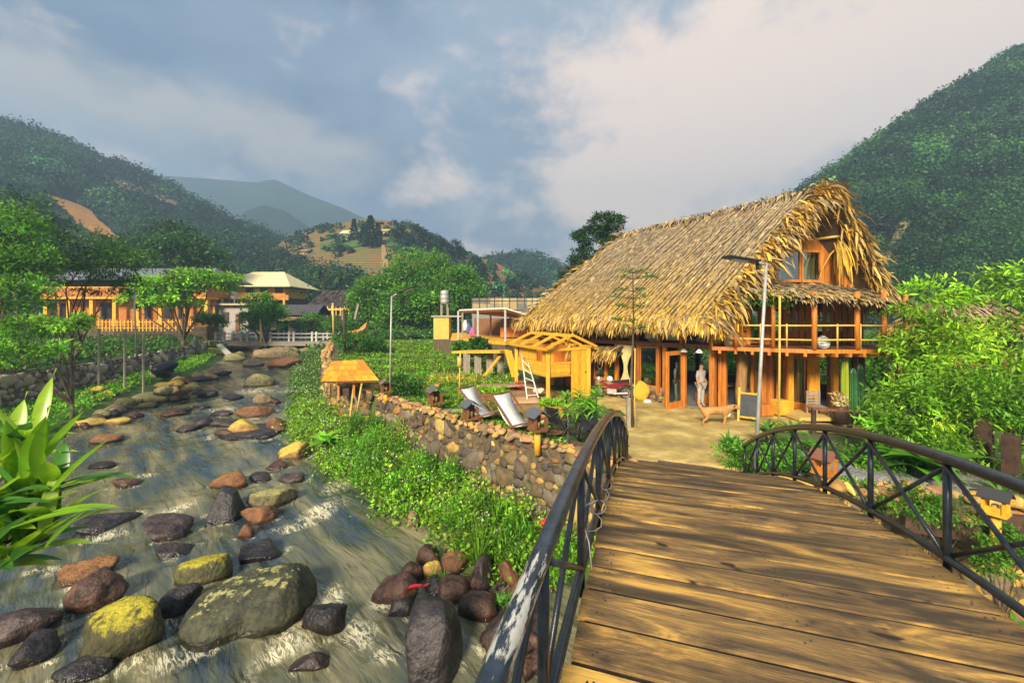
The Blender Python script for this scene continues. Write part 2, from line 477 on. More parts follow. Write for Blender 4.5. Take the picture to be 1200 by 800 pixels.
cd = bpy.data.cameras.new('camera'); cam = bpy.data.objects.new('camera', cd); COL.objects.link(cam)
cam.location = (0, 0, EYE); cam.rotation_euler = (R(90), 0, 0)
cd.sensor_width = 36; cd.lens = F / 1200 * 36; cd.shift_y = -28 / 1200; cd.clip_start = .05; cd.clip_end = 6000
scn.camera = cam
scn.view_settings.view_transform = 'Standard'; scn.view_settings.look = 'None'
scn.view_settings.exposure = 0.95; scn.view_settings.gamma = 1.0; scn.view_settings.use_curve_mapping = False
scn.render.engine = 'CYCLES'
scn.cycles.use_denoising = True
scn.cycles.max_bounces = 8; scn.cycles.transparent_max_bounces = 12; scn.cycles.volume_bounces = 0
scn.cycles.use_adaptive_sampling = True

# ================================================================ terrain
RB = np.array([(-50,84),(-29,60),(-24,46),(-19.5,36),(-15.5,28),(-10.8,19.5),(-6.6,14.6),(-3.2,11.7),(-.6,9.3),(3,8.0),(10,6.6),(30,3),(80,-2)], float)
LB = np.array([(-62,84),(-40,60),(-31.5,46),(-27,37),(-24.5,28),(-22.3,22),(-18.7,16),(-15,10),(-11,5),(-6,2.6),(0,1.0),(6,-1),(20,-4),(80,-12)], float)
RW = np.array([(-40,84),(-24,60),(-20,45),(-14.2,30),(-9.6,21.5),(-8.2,20.2),(-6.3,18.6),(-3.5,15.5),(-1.1,13),(1.9,10.3),(2.7,9.7),(5.4,8.9),(8.6,8.3),(13,7.6),(30,6),(80,2)], float)
LW = np.array([(-70,84),(-46,60),(-33,44),(-30.5,36),(-28.6,29),(-27.6,24),(-27,19),(-24,12),(-18,4),(-11,1.0),(-6,-.2),(0,-1.2),(6,-3),(20,-6.5),(80,-16)], float)

def sdist(poly, X, Y, left=True):
    best = np.full(X.shape, 1e9); sg = np.ones(X.shape)
    for (x0, y0), (x1, y1) in zip(poly[:-1], poly[1:]):
        dx, dy = x1 - x0, y1 - y0
        tt = np.clip(((X - x0) * dx + (Y - y0) * dy) / (dx*dx + dy*dy), 0, 1)
        d = np.hypot(X - x0 - tt*dx, Y - y0 - tt*dy)
        c = dx * (Y - y0) - dy * (X - x0)
        u = d < best - 1e-6
        best = np.where(u, d, best); sg = np.where(u, np.sign(c), sg)
    return best * sg * (1 if left else -1)

def zw(Y):
    Y = np.asarray(Y, float)
    return -2.4 + np.clip((Y - 12) / 34, 0, 1) * 2.05 + np.clip((Y - 46) / 40, 0, 1) * .6

def snoise(X, Y, s, seed=0.0):
    """cheap smooth noise: sum of sines"""
    v = 0
    r = np.random.default_rng(int(seed * 10) + 3)
    for k in range(7):
        a = r.uniform(0, 6.283); f = s * r.uniform(.5, 2.2); ph = r.uniform(0, 6.283)
        v = v + np.sin((X * math.cos(a) + Y * math.sin(a)) * f + ph) / (1 + .35 * k)
    return v / 3.2

def sstep(a, b, x):
    q = np.clip((x - a) / (b - a), 0, 1); return q*q*(3-2*q)

def terr(X, Y):
    X = np.asarray(X, float); Y = np.asarray(Y, float)
    dR = sdist(RB, X, Y); dL = sdist(LB, X, Y, False)
    gR = sdist(RW, X, Y); gL = sdist(LW, X, Y, False)
    W = zw(Y)
    bed = W - .7
    # right bank and garden
    garden = np.clip((Y - 24) / 20, 0, 1) * 1.0 + np.clip((Y - 44) / 40, 0, 1) * 2.2 + snoise(X, Y, .5, 1) * .04
    garden = garden - np.clip((X - 8.5) / 6, 0, 1) * .35
    bankR = np.minimum(W - .15 + .20 * dR + snoise(X, Y, 1.6, 2) * .12, garden - .12)
    zr = np.where(gR > .5, garden, bankR)
    plat = .45 + np.clip(gL, 0, 60) * .035 + np.clip((Y - 40) / 50, 0, 1) * 1.2 + snoise(X, Y, .4, 3) * .08
    plat = np.where(Y < 6, plat + .3, plat)
    bankL = np.minimum(W - .1 + .3 * np.minimum(dL, 1.2) + .07 * dL + snoise(X, Y, 1.1, 4) * .1, plat - .2)
    zl = np.where(gL > .6, plat, bankL)
    z = np.where(dR > 0, zr, np.where(dL > 0, zl, bed))
    return z

xs = np.concatenate([np.arange(-110, -45, 1.5), np.arange(-45, 20, .35), np.arange(20, 110, 1.5)])
ys = np.concatenate([np.arange(-24, 0, 1.0), np.arange(0, 50, .35), np.arange(50, 121, 1.5)])
Xg, Yg = np.meshgrid(xs, ys)
Zg = terr(Xg, Yg)
def grid_faces(nx, ny):
    i = np.arange(nx * ny).reshape(ny, nx)
    return np.stack([i[:-1, :-1], i[:-1, 1:], i[1:, 1:], i[1:, :-1]], -1).reshape(-1, 4)
M_SOIL = mat('soil_and_grass', (.035, .085, .012), (.11, .085, .04), .35, rough=.95, bump=.5, bscale=5, detail=10, c3=(.06, .13, .02))
me = mesh_np('ground', np.stack([Xg, Yg, Zg], -1).reshape(-1, 3), grid_faces(len(xs), len(ys)), M_SOIL, smooth=True)
tag(link('ground', me), kind='structure')
vf = MB(); vf.box((0, 400, -4.5), (4200, 3200, .6))
tag(vf.build('valley_floor', mat('valley_green', (.03, .06, .015), (.07, .1, .03), .02)), kind='structure')

# ---------------------------------------------------------------- water
FOAMPX = [(60,668,40,7,-8),(120,630,40,6,-14),(205,598,34,7,-20),(390,700,22,26,60),(420,745,26,30,80),(350,745,36,20,40),(330,762,44,14,-25),(215,768,70,14,-22),(150,778,50,12,-20),
  (375,600,40,12,-25),(395,570,26,10,-20),(345,618,36,6,-10),(325,578,26,7,-10),(445,705,12,20,80),(455,770,16,28,70),(170,558,26,4,-8),(260,480,26,4,-5),(300,458,28,4,-4),(360,418,14,5,-15),(340,423,18,4,-15)]
def W_at(px, py):
    d = 12.0
    for _ in range(30): d = (EYE - float(zw(d))) * F / (py - HY)
    return P(px, py, d)
wx = np.concatenate([np.arange(-62, -26, .6), np.arange(-26, -13, .22), np.arange(-13, 6, .1), np.arange(6, 40, 1.0)])
wy = np.concatenate([np.arange(-14, 3, .8), np.arange(3, 14, .09), np.arange(14, 30, .16), np.arange(30, 90, .5)])
Xw, Yw = np.meshgrid(wx, wy)
dRw = sdist(RB, Xw, Yw); dLw = sdist(LB, Xw, Yw, False)
foam = np.zeros(Xw.shape)
# photograph pixel of each water vertex, used once to lay out the rapids in the stream bed
Dp = np.maximum(Yw, .5); PXw = CX + F * Xw / Dp; PYw = HY + F * (EYE - zw(Yw)) / Dp
for (cx, cy, rx, ry, a) in FOAMPX:
    c, s2 = math.cos(R(a)), math.sin(R(a))
    dx, dy = PXw - cx, PYw - cy
    uu = (dx * c + dy * s2) / rx; vv = (-dx * s2 + dy * c) / ry
    foam = np.maximum(foam, np.exp(-(uu*uu + vv*vv) * .55) * (Yw > 3))
foam *= .86
for (rx_, ry_, rw_, rh_, rk_, rl_, ra_) in ROCKS:
    b_ = W_at(rx_, ry_); k_ = b_.y / F; ex_ = rw_ * k_ / 2; ey_ = max(ex_ * .75, .1)
    ox, oy = Xw - b_.x, Yw - (b_.y + ey_ * .6)
    dd_ = np.sqrt((ox / ex_) ** 2 + (oy / ey_) ** 2); wd_ = .16 + .12 / max(ex_, .2)
    foam = np.maximum(foam, .80 * np.exp(-((dd_ - 1.0) / wd_) ** 2) * (.55 + .45 * np.sin(np.arctan2(oy, ox) * 3 + rx_)))
    ol = (ox * .72 - oy * .69) / ex_; ow = (ox * .69 + oy * .72) / ex_
    foam = np.maximum(foam, .6 * np.exp(-((ol - 1.5) / .9) ** 2 - ((np.abs(ow) - .45) / .3) ** 2))
fd = np.array((.72, -.69)); fn = np.array((.69, .72))
U = Xw * fd[0] + Yw * fd[1]; Vv = Xw * fn[0] + Yw * fn[1]
rap = .35 + .9 * foam
wav = (np.sin(U * 2.2 + 1.5 * snoise(Xw, Yw, .8, 5)) * .3 + snoise(U * .55, Vv * 1.7, 2.6, 6) + .6 * snoise(U, Vv * 1.5, 6.5, 7)) * .075 * rap
wav = wav + foam * np.abs(snoise(Xw, Yw, 9, 8)) * .07
Zw = zw(Yw) + wav
def water_mat():
    m = bpy.data.materials.new('river_water'); m.use_nodes = True
    t = m.node_tree; t.nodes.clear(); L = t.links.new
    out = nd(t, 'ShaderNodeOutputMaterial'); bs = nd(t, 'ShaderNodeBsdfPrincipled')
    tc = nd(t, 'ShaderNodeTexCoord')
    m1 = nd(t, 'ShaderNodeMapping'); m1.inputs['Rotation'].default_value = (0, 0, R(44)); L(tc.outputs['Object'], m1.inputs['Vector'])
    mp = nd(t, 'ShaderNodeMapping'); mp.inputs['Scale'].default_value = (.34, 1.5, 1); L(m1.outputs[0], mp.inputs['Vector'])
    def nz(sc, de, di=0.0, ro=.6):
        n = nd(t, 'ShaderNodeTexNoise'); n.inputs['Scale'].default_value = sc; n.inputs['Detail'].default_value = de
        n.inputs['Distortion'].default_value = di; n.inputs['Roughness'].default_value = ro
        L(mp.outputs[0], n.inputs['Vector']); return n.outputs['Fac']
    cr = nd(t, 'ShaderNodeValToRGB'); e = cr.color_ramp.elements
    e[0].position = .36; e[0].color = (.032, .052, .066, 1); e[1].position = .68; e[1].color = (.25, .22, .115, 1)  # blue-grey low end paints sky reflection into the water colour
    q = e.new(.5); q.color = (.10, .105, .06, 1)
    L(nz(.8, 6, .5, .5), cr.inputs[0])
    at = nd(t, 'ShaderNodeAttribute', attribute_name='foam')
    n1 = nz(4.2, 10, 1.6, .68)
    sub = nd(t, 'ShaderNodeMath', operation='ABSOLUTE'); s1 = nd(t, 'ShaderNodeMath', operation='SUBTRACT'); s1.inputs[1].default_value = .5
    L(n1, s1.inputs[0]); L(s1.outputs[0], sub.inputs[0])
    rr = nd(t, 'ShaderNodeMapRange'); rr.inputs['From Min'].default_value = .0; rr.inputs['From Max'].default_value = .085
    rr.inputs['To Min'].default_value = 1.0; rr.inputs['To Max'].default_value = 0.0; L(sub.outputs[0], rr.inputs['Value'])
    pw = nd(t, 'ShaderNodeMath', operation='MULTIPLY_ADD'); L(rr.outputs[0], pw.inputs[0]); pw.inputs[1].default_value = .75
    n3 = nd(t, 'ShaderNodeMath', operation='MULTIPLY'); L(nz(1.7, 6, 1.0, .65), n3.inputs[0]); n3.inputs[1].default_value = .95; L(n3.outputs[0], pw.inputs[2])
    ad = nd(t, 'ShaderNodeMath', operation='MULTIPLY'); L(pw.outputs[0], ad.inputs[0]); L(at.outputs['Fac'], ad.inputs[1])
    ms = nd(t, 'ShaderNodeMapRange', interpolation_type='SMOOTHSTEP'); ms.inputs['From Min'].default_value = .50; ms.inputs['From Max'].default_value = 1.08
    L(ad.outputs[0], ms.inputs['Value'])
    mx = nd(t, 'ShaderNodeMix', data_type='RGBA'); L(ms.outputs[0], mx.inputs['Factor']); L(cr.outputs[0], mx.inputs[6]); mx.inputs[7].default_value = (.80, .72, .48, 1)
    L(mx.outputs[2], bs.inputs['Base Color'])
    rg = nd(t, 'ShaderNodeMapRange'); rg.inputs['To Min'].default_value = .07; rg.inputs['To Max'].default_value = .7
    L(ms.outputs[0], rg.inputs['Value']); L(rg.outputs[0], bs.inputs['Roughness'])
    bs.inputs['Specular IOR Level'].default_value = .5
    bp = nd(t, 'ShaderNodeBump'); bp.inputs['Strength'].default_value = .8; bp.inputs['Distance'].default_value = .14
    L(nz(2.2, 4, .5, .5), bp.inputs['Height']); L(bp.outputs[0], bs.inputs['Normal'])
    L(bs.outputs[0], out.inputs['Surface']); return m
me = mesh_np('river_water', np.stack([Xw, Yw, Zw], -1).reshape(-1, 3), grid_faces(len(wx), len(wy)), water_mat(), smooth=True, sets={'foam': foam.ravel()})
tag(link('river_water', me), kind='structure')

# ================================================================ hills
class Hill:
    def __init__(s, crest, Db, Dc, zb, pw=1.15, rough=1.0, seed=1.0):
        s.cx = np.array([c[0] for c in crest], float); s.cy = np.array([c[1] for c in crest], float)
        s.Db, s.Dc, s.zb, s.pw, s.rough, s.seed = Db, Dc, zb, pw, rough, seed
    def at(s, px, v):
        px = np.asarray(px, float); v = np.asarray(v, float)
        r = s.Db + (s.Dc - s.Db) * v
        zc = EYE + (HY - np.interp(px, s.cx, s.cy)) / F * s.Dc
        k = np.where(v <= 1, np.clip(v, 0, 1) ** s.pw, 1 - (np.clip(v, 1, 3) - 1) * 1.2)
        X = (px - CX) / F * r
        z = s.zb + (zc - s.zb) * k
        n = snoise(X, r, 3.5 / s.Dc * 3, s.seed) * .055 + snoise(X, r, 9 / s.Dc * 3, s.seed + 1) * .03
        z = z + (zc - s.zb) * n * s.rough * np.sin(np.clip(v, 0, 1) * 3.14159) 
        return np.stack([X, r, z], -1)
    def on(s, px, py):
        v = np.linspace(.02, 1, 400); p = s.at(np.full(400, px), v); y = HY - (p[:, 2] - EYE) * F / p[:, 1]
        i = int(np.argmax(y <= py)) if (y <= py).any() else 399
        return Vector(p[i])
    def build(s, name, m, nx=160, nv=70):
        px = np.linspace(s.cx[0], s.cx[-1], nx); v = np.concatenate([np.linspace(-.06, 1, nv), np.array([1.05, 1.2, 1.5])])
        A, B = np.meshgrid(px, v)
        return tag(link(name, mesh_np(name, s.at(A, B).reshape(-1, 3), grid_faces(nx, len(v)), m, smooth=True)), kind='structure')

M_FHILL = mat('forest_floor', (.012, .032, .010), (.03, .06, .016), .25, rough=1, detail=10)
M_FAR = mat('far_mountain', (.015, .04, .035), (.03, .065, .05), .02, rough=1, detail=8)
def terrace_mat(name, a, b, c, sc):
    m = mat(name, a, b, .12, rough=1, detail=10, lo=.4, hi=.62)
    t = m.node_tree; L = t.links.new
    bs = [n for n in t.nodes if n.type == 'BSDF_PRINCIPLED'][0]; old = bs.inputs['Base Color'].links[0].from_socket
    tc = nd(t, 'ShaderNodeTexCoord'); mp = nd(t, 'ShaderNodeMapping'); mp.inputs['Scale'].default_value = (.06, .06, 1)
    L(tc.outputs['Object'], mp.inputs[0])
    wv = nd(t, 'ShaderNodeTexWave', wave_type='BANDS', bands_direction='Z'); wv.inputs['Scale'].default_value = sc; wv.inputs['Distortion'].default_value = 3; wv.inputs['Detail'].default_value = 3
    L(mp.outputs[0], wv.inputs['Vector'])
    mr = nd(t, 'ShaderNodeMapRange'); mr.inputs['From Min'].default_value = .55; mr.inputs['From Max'].default_value = .9; L(wv.outputs['Fac'], mr.inputs['Value'])
    mx = nd(t, 'ShaderNodeMix', data_type='RGBA'); L(mr.outputs[0], mx.inputs['Factor']); L(old, mx.inputs[6]); mx.inputs[7].default_value = (*c, 1)
    L(mx.outputs[2], bs.inputs['Base Color']); return m
H_left = Hill([(-700,20),(-400,60),(-150,105),(0,142),(40,152),(100,180),(170,206),(230,242),(300,278),(350,300),(430,338),(480,360)], 78, 250, 1.5, 1.25, 1.0, 2)
H_mid = Hill([(270,320),(310,300),(340,276),(380,264),(430,256),(480,262),(530,287),(565,305),(600,325),(650,348),(700,365)], 95, 190, 1.5, 1.05, .5, 3)
H_soil = Hill([(520,318),(548,303),(575,304),(600,318),(640,338),(680,352),(740,366)], 110, 160, 1.5, 1.1, .5, 4)
H_back = Hill([(500,345),(545,322),(575,305),(610,299),(640,304),(670,318),(760,330),(850,338),(960,335)], 200, 320, 1.5, 1.1, .8, 5)
H_far = Hill([(-200,220),(100,196),(190,206),(240,209),(300,214),(322,210),(360,228),(400,243),(440,262),(520,295),(620,330),(760,345)], 560, 800, 0, 1.1, .8, 6)
H_far2 = Hill([(150,330),(240,285),(290,246),(310,240),(335,248),(365,268),(420,300),(500,330)], 380, 500, 0, 1.1, .8, 7)
H_right = Hill([(880,272),(925,240),(960,219),(1000,190),(1050,150),(1100,118),(1130,96),(1160,82),(1200,58),(1400,-50),(1900,-160)], 62, 185, .5, 1.2, 1.1, 8)
H_left.build('forest_hill', M_FHILL); H_far.build('far_mountain', M_FAR); H_far2.build('far_foothill', M_FAR)
H_mid.build('terraced_hill', terrace_mat('terrace_fields', (.07, .13, .025), (.20, .11, .035), (.32, .16, .05), .32))
H_soil.build('bare_soil_hill', terrace_mat('red_soil', (.26, .11, .045), (.09, .11, .03), (.34, .16, .06), .3))
H_back.build('wooded_ridge', M_FHILL); H_right.build('steep_mountain', M_FHILL)

def patch(name, h, pts, m, lift=.5, nu=24, nv=6):
    """sheet draped over a hill: pts = list of (px, vlow, vhigh)"""
    pts = np.array(pts, float); px = np.linspace(pts[0, 0], pts[-1, 0], nu)
    lo = np.interp(px, pts[:, 0], pts[:, 1]); hi = np.interp(px, pts[:, 0], pts[:, 2])
    lo = lo + rng.normal(0, .006, nu); hi = hi + rng.normal(0, .006, nu)
    k = np.linspace(0, 1, nv)[:, None]
    V = h.at(np.tile(px, (nv, 1)), lo * (1 - k) + hi * k); V[..., 2] += lift
    return tag(link(name, mesh_np(name, V.reshape(-1, 3), grid_faces(nu, nv), m, smooth=True)), kind='structure')
patch('ripe_field', H_left, [(52,.44,.46),(70,.42,.50),(100,.39,.475),(125,.37,.43),(150,.355,.37)], terrace_mat('ripe_rice', (.52,.22,.03), (.40,.19,.05), (.24,.13,.04), .5), 2.5)
patch('bare_slope', H_left, [(118,.80,.83),(150,.79,.85),(180,.80,.86),(212,.83,.87)], mat('tan_soil', (.22,.15,.09), (.30,.19,.11), .3), 1.6)
patch('dirt_scar', H_right, [(1012,.20,.235),(1035,.235,.27),(1052,.27,.34),(1066,.33,.42),(1082,.44,.49)], mat('scar_soil', (.34,.24,.10), (.24,.2,.08), .4), 1.2)
patch('hill_path', H_mid, [(447,.32,.72),(450,.28,.62),(455,.24,.45),(458,.20,.3)], mat('path_soil', (.42,.25,.09), (.34,.2,.08), .4), .6, nu=8)
patch('rice_terrace', H_mid, [(375,.62,.72),(430,.60,.70),(480,.60,.72),(520,.62,.70)], mat('terrace_green', (.06,.13,.02), (.10,.16,.03), .3), .4)

# forest canopies on the hills
def forest(name, h, n, pxr, vr, rad, cards, csize, col, keep=None, thin=1.0):
    px = rng.uniform(*pxr, n * 3); v = rng.uniform(0, 1, n * 3) ** .75 * (vr[1] - vr[0]) + vr[0]
    if keep is not None:
        k = keep(px, v); px, v = px[k], v[k]
    px, v = px[:n], v[:n]; n = len(px)
    C = h.at(px, v); rr = rad * np.clip(np.exp(rng.normal(0, .42, n)), .4, 1.6)
    C[:, 2] += rr * (.5 - .75 * np.clip((v - .85) / .15, 0, 1))
    tc_ = tints(n, col, .6, .10) * (1 + .55 * np.clip(snoise(C[:, 0], C[:, 1], 14 / h.Dc, 2.2), -.6, 1.2))[:, None]
    d = rdir(n * cards, .35).reshape(n, cards, 3)
    rad_ = rng.uniform(.55, 1.05, (n, cards, 1))
    lump = 1 + .25 * np.sin(d[..., :1] * 5 + px[:, None, None]) * np.sin(d[..., 1:2] * 6)
    pts = C[:, None, :] + d * rad_ * lump * rr[:, None, None] * np.array([1, 1, .95])
    nrm = norm(d + rng.normal(0, .45, d.shape))
    tang = norm(np.cross(nrm, rng.normal(0, 1, d.shape)))
    dist = np.repeat(np.clip(C[:, 1] / h.Dc, .3, 1.1), cards)[:, None, None]
    Rm = np.stack([tang, np.cross(nrm, tang), nrm], -1).reshape(-1, 3, 3) * (csize * dist * rng.uniform(.6, 1.3, (n * cards, 1, 1)))
    tt = np.repeat(tc_, cards, 0) * np.exp(rng.normal(0, .16, (n * cards, 1)))
    V, Fc, T = inst(np.array([[-.6, -.35, 0], [.2, -.55, .1], [.65, .3, 0], [-.3, .5, .12]]), np.array([[0, 1, 2, 3]]), Rm, pts.reshape(-1, 3), tt)
    me = mesh_np(name, V, Fc, M_LEAF, T)
    return tag(link(name, me), kind='stuff', label=None)
fo = forest('hillside_forest', H_left, 1050, (-140, 440), (.0, 1.0), 5.4, 480, 1.0, (.020, .062, .014),
       keep=lambda p, v: ~((p > 50) & (p < 155) & (v > .22) & (v < .53)) & ~((p > 112) & (p < 215) & (v > .72) & (v < .88)))
tag(fo, 'dense dark green forest covering the left hillside')
fo = forest('mountain_forest', H_right, 1150, (870, 1340), (.0, 1.0), 3.9, 480, .78, (.027, .078, .013),
       keep=lambda p, v: ~((p > 1005) & (p < 1085) & (np.abs(v - np.interp(p, [1012, 1035, 1052, 1066, 1082], [.2, .235, .29, .36, .45])) < .05)))
tag(fo, 'dark green scrub forest covering the steep mountain on the right')
fo = forest('ridge_forest', H_back, 500, (520, 760), (.2, 1.0), 5, 110, 1.5, (.03, .09, .035)); tag(fo, 'hazy forest on the low ridge left of the thatched roof')
fo = forest('terrace_woodland', H_mid, 330, (290, 560), (.0, .5), 3.2, 150, 1.0, (.022, .07, .025),
       keep=lambda p, v: (v < .16 + .10 * np.sin(p * .05)) & ~((p > 425) & (p < 530) & (v > .2))); tag(fo, 'woodland climbing the foot of the terraced hill')
fo = forest('terrace_shrubs', H_mid, 120, (340, 600), (.25, .95), 1.6, 90, .8, (.03, .09, .025)); tag(fo, 'scattered shrubs on the terraces of the middle hill')
fo = forest('crest_trees', H_mid, 50, (300, 560), (.90, 1.0), 1.5, 70, .8, (.022, .055, .022),
       keep=lambda p, v: (p < 400) | (p > 470)); tag(fo, 'line of scrubby trees along the crest of the terraced hill')
fo = forest('gully_trees', H_soil, 95, (525, 680), (.2, 1.0), 2.0, 130, .8, (.03, .085, .03),
       keep=lambda p, v: (v < .62 - .006 * (p - 530)) | (np.sin(p * .35 + v * 9) > .55)); tag(fo, 'dark conifers in the gully beside the red soil slope')

# haze
hzb = MB(); hzb.box((0, 410, 140), (2200, 980, 292))
M_HAZE = bpy.data.materials.new('haze_air'); M_HAZE.use_nodes = True
t = M_HAZE.node_tree; t.nodes.clear(); L = t.links.new
o_ = nd(t, 'ShaderNodeOutputMaterial'); pv = nd(t, 'ShaderNodeVolumePrincipled')
pv.inputs['Color'].default_value = (.50, .74, 1.0, 1); pv.inputs['Density'].default_value = .0012; pv.inputs['Anisotropy'].default_value = .1
L(pv.outputs[0], o_.inputs['Volume'])
tag(hzb.build('haze', M_HAZE), kind='stuff', label='thin blue haze hanging over the whole valley')
# ================================================================ footbridge (local frame: x across, y along, turned 18 deg)
BA = R(18)
def BL(tt, s):           # bridge local -> world xy
    return (tt * math.cos(BA) + s * math.sin(BA), -tt * math.sin(BA) + s * math.cos(BA))
def zdeck(s): return 1.86 - .0303 * (s - 2.4) ** 2
def deck_mat():
    m = bpy.data.materials.new('weathered_sunlit_deck'); m.use_nodes = True
    t = m.node_tree; t.nodes.clear(); L = t.links.new
    out = nd(t, 'ShaderNodeOutputMaterial'); bs = nd(t, 'ShaderNodeBsdfPrincipled'); tc = nd(t, 'ShaderNodeTexCoord')
    at = nd(t, 'ShaderNodeAttribute', attribute_name='tint')
    ad = nd(t, 'ShaderNodeVectorMath', operation='ADD'); L(tc.outputs['Object'], ad.inputs[0])
    sc = nd(t, 'ShaderNodeVectorMath', operation='SCALE'); L(at.outputs['Color'], sc.inputs[0]); sc.inputs['Scale'].default_value = 17.0
    L(sc.outputs[0], ad.inputs[1])
    def nz(s_, stretch, de=8, ro=.6, di=0):
        mp = nd(t, 'ShaderNodeMapping'); mp.inputs['Scale'].default_value = stretch; L(ad.outputs[0], mp.inputs[0])
        n = nd(t, 'ShaderNodeTexNoise'); n.inputs['Scale'].default_value = s_; n.inputs['Detail'].default_value = de; n.inputs['Roughness'].default_value = ro; n.inputs['Distortion'].default_value = di
        L(mp.outputs[0], n.inputs['Vector']); return n.outputs['Fac']
    sun_patch_ = nz(2.0, (.5, 2.2, 1), 9, .65, .7); grain = nz(9, (.35, 13, 6), 9, .75, .3)
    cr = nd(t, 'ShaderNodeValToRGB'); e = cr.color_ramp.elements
    e[0].position = .40; e[0].color = (.075, .052, .030, 1); e[1].position = .66; e[1].color = (.74, .43, .09, 1)  # golden end of the ramp paints sun streaks into the plank colour
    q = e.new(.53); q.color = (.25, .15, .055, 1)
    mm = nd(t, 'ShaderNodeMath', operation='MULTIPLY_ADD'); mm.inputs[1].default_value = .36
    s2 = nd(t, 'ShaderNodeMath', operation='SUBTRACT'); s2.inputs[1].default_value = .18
    L(grain, mm.inputs[0]); L(sun_patch_, s2.inputs[0]); L(s2.outputs[0], mm.inputs[2]); L(mm.outputs[0], cr.inputs[0])
    # knots and grime
    kn = nz(3.3, (1, 3.2, 1), 2, .5); kr = nd(t, 'ShaderNodeMapRange'); kr.inputs['From Min'].default_value = .70; kr.inputs['From Max'].default_value = .74; L(kn, kr.inputs['Value'])
    sx_ = nd(t, 'ShaderNodeSeparateColor'); L(at.outputs['Color'], sx_.inputs[0]); pv_ = nd(t, 'ShaderNodeMapRange'); pv_.inputs['To Min'].default_value = .68; pv_.inputs['To Max'].default_value = 1.22; L(sx_.outputs[1], pv_.inputs['Value'])
    hv_ = nd(t, 'ShaderNodeHueSaturation'); L(cr.outputs[0], hv_.inputs['Color']); L(pv_.outputs[0], hv_.inputs['Value'])
    mx = nd(t, 'ShaderNodeMix', data_type='RGBA'); L(kr.outputs[0], mx.inputs['Factor']); L(hv_.outputs[0], mx.inputs[6]); mx.inputs[7].default_value = (.04, .025, .015, 1)
    L(mx.outputs[2], bs.inputs['Base Color']); bs.inputs['Roughness'].default_value = .62; bs.inputs['Specular IOR Level'].default_value = .35
    bp = nd(t, 'ShaderNodeBump'); bp.inputs['Strength'].default_value = .55; bp.inputs['Distance'].default_value = .02
    L(grain, bp.inputs['Height']); L(bp.outputs[0], bs.inputs['Normal']); L(bs.outputs[0], out.inputs['Surface']); return m

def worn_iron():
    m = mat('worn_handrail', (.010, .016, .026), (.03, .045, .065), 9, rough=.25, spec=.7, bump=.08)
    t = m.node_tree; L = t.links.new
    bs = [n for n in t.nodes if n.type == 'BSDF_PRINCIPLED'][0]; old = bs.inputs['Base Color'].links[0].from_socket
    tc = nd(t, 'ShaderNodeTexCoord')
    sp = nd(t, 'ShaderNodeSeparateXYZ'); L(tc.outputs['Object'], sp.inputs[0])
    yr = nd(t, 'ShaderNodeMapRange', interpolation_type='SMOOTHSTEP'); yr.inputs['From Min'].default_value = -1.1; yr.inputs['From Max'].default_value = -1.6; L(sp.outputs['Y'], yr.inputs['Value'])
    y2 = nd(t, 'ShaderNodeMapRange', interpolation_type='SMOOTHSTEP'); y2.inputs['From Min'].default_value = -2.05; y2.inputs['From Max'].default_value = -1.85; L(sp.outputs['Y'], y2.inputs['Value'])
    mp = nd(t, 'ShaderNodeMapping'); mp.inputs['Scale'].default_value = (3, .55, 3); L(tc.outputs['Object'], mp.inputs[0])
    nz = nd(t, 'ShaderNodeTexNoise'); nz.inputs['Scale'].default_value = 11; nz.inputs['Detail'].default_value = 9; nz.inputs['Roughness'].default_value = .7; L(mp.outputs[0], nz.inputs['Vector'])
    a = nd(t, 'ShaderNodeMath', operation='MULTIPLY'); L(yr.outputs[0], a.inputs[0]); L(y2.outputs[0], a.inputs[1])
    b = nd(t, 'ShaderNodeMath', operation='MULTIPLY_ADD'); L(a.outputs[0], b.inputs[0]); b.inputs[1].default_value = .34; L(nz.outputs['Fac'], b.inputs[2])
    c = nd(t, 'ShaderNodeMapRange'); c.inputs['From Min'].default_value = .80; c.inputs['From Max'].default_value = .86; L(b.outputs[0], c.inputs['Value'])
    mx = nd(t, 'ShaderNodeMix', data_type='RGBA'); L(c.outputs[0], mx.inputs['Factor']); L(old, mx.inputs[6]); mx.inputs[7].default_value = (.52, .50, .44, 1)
    L(mx.outputs[2], bs.inputs['Base Color']); return m

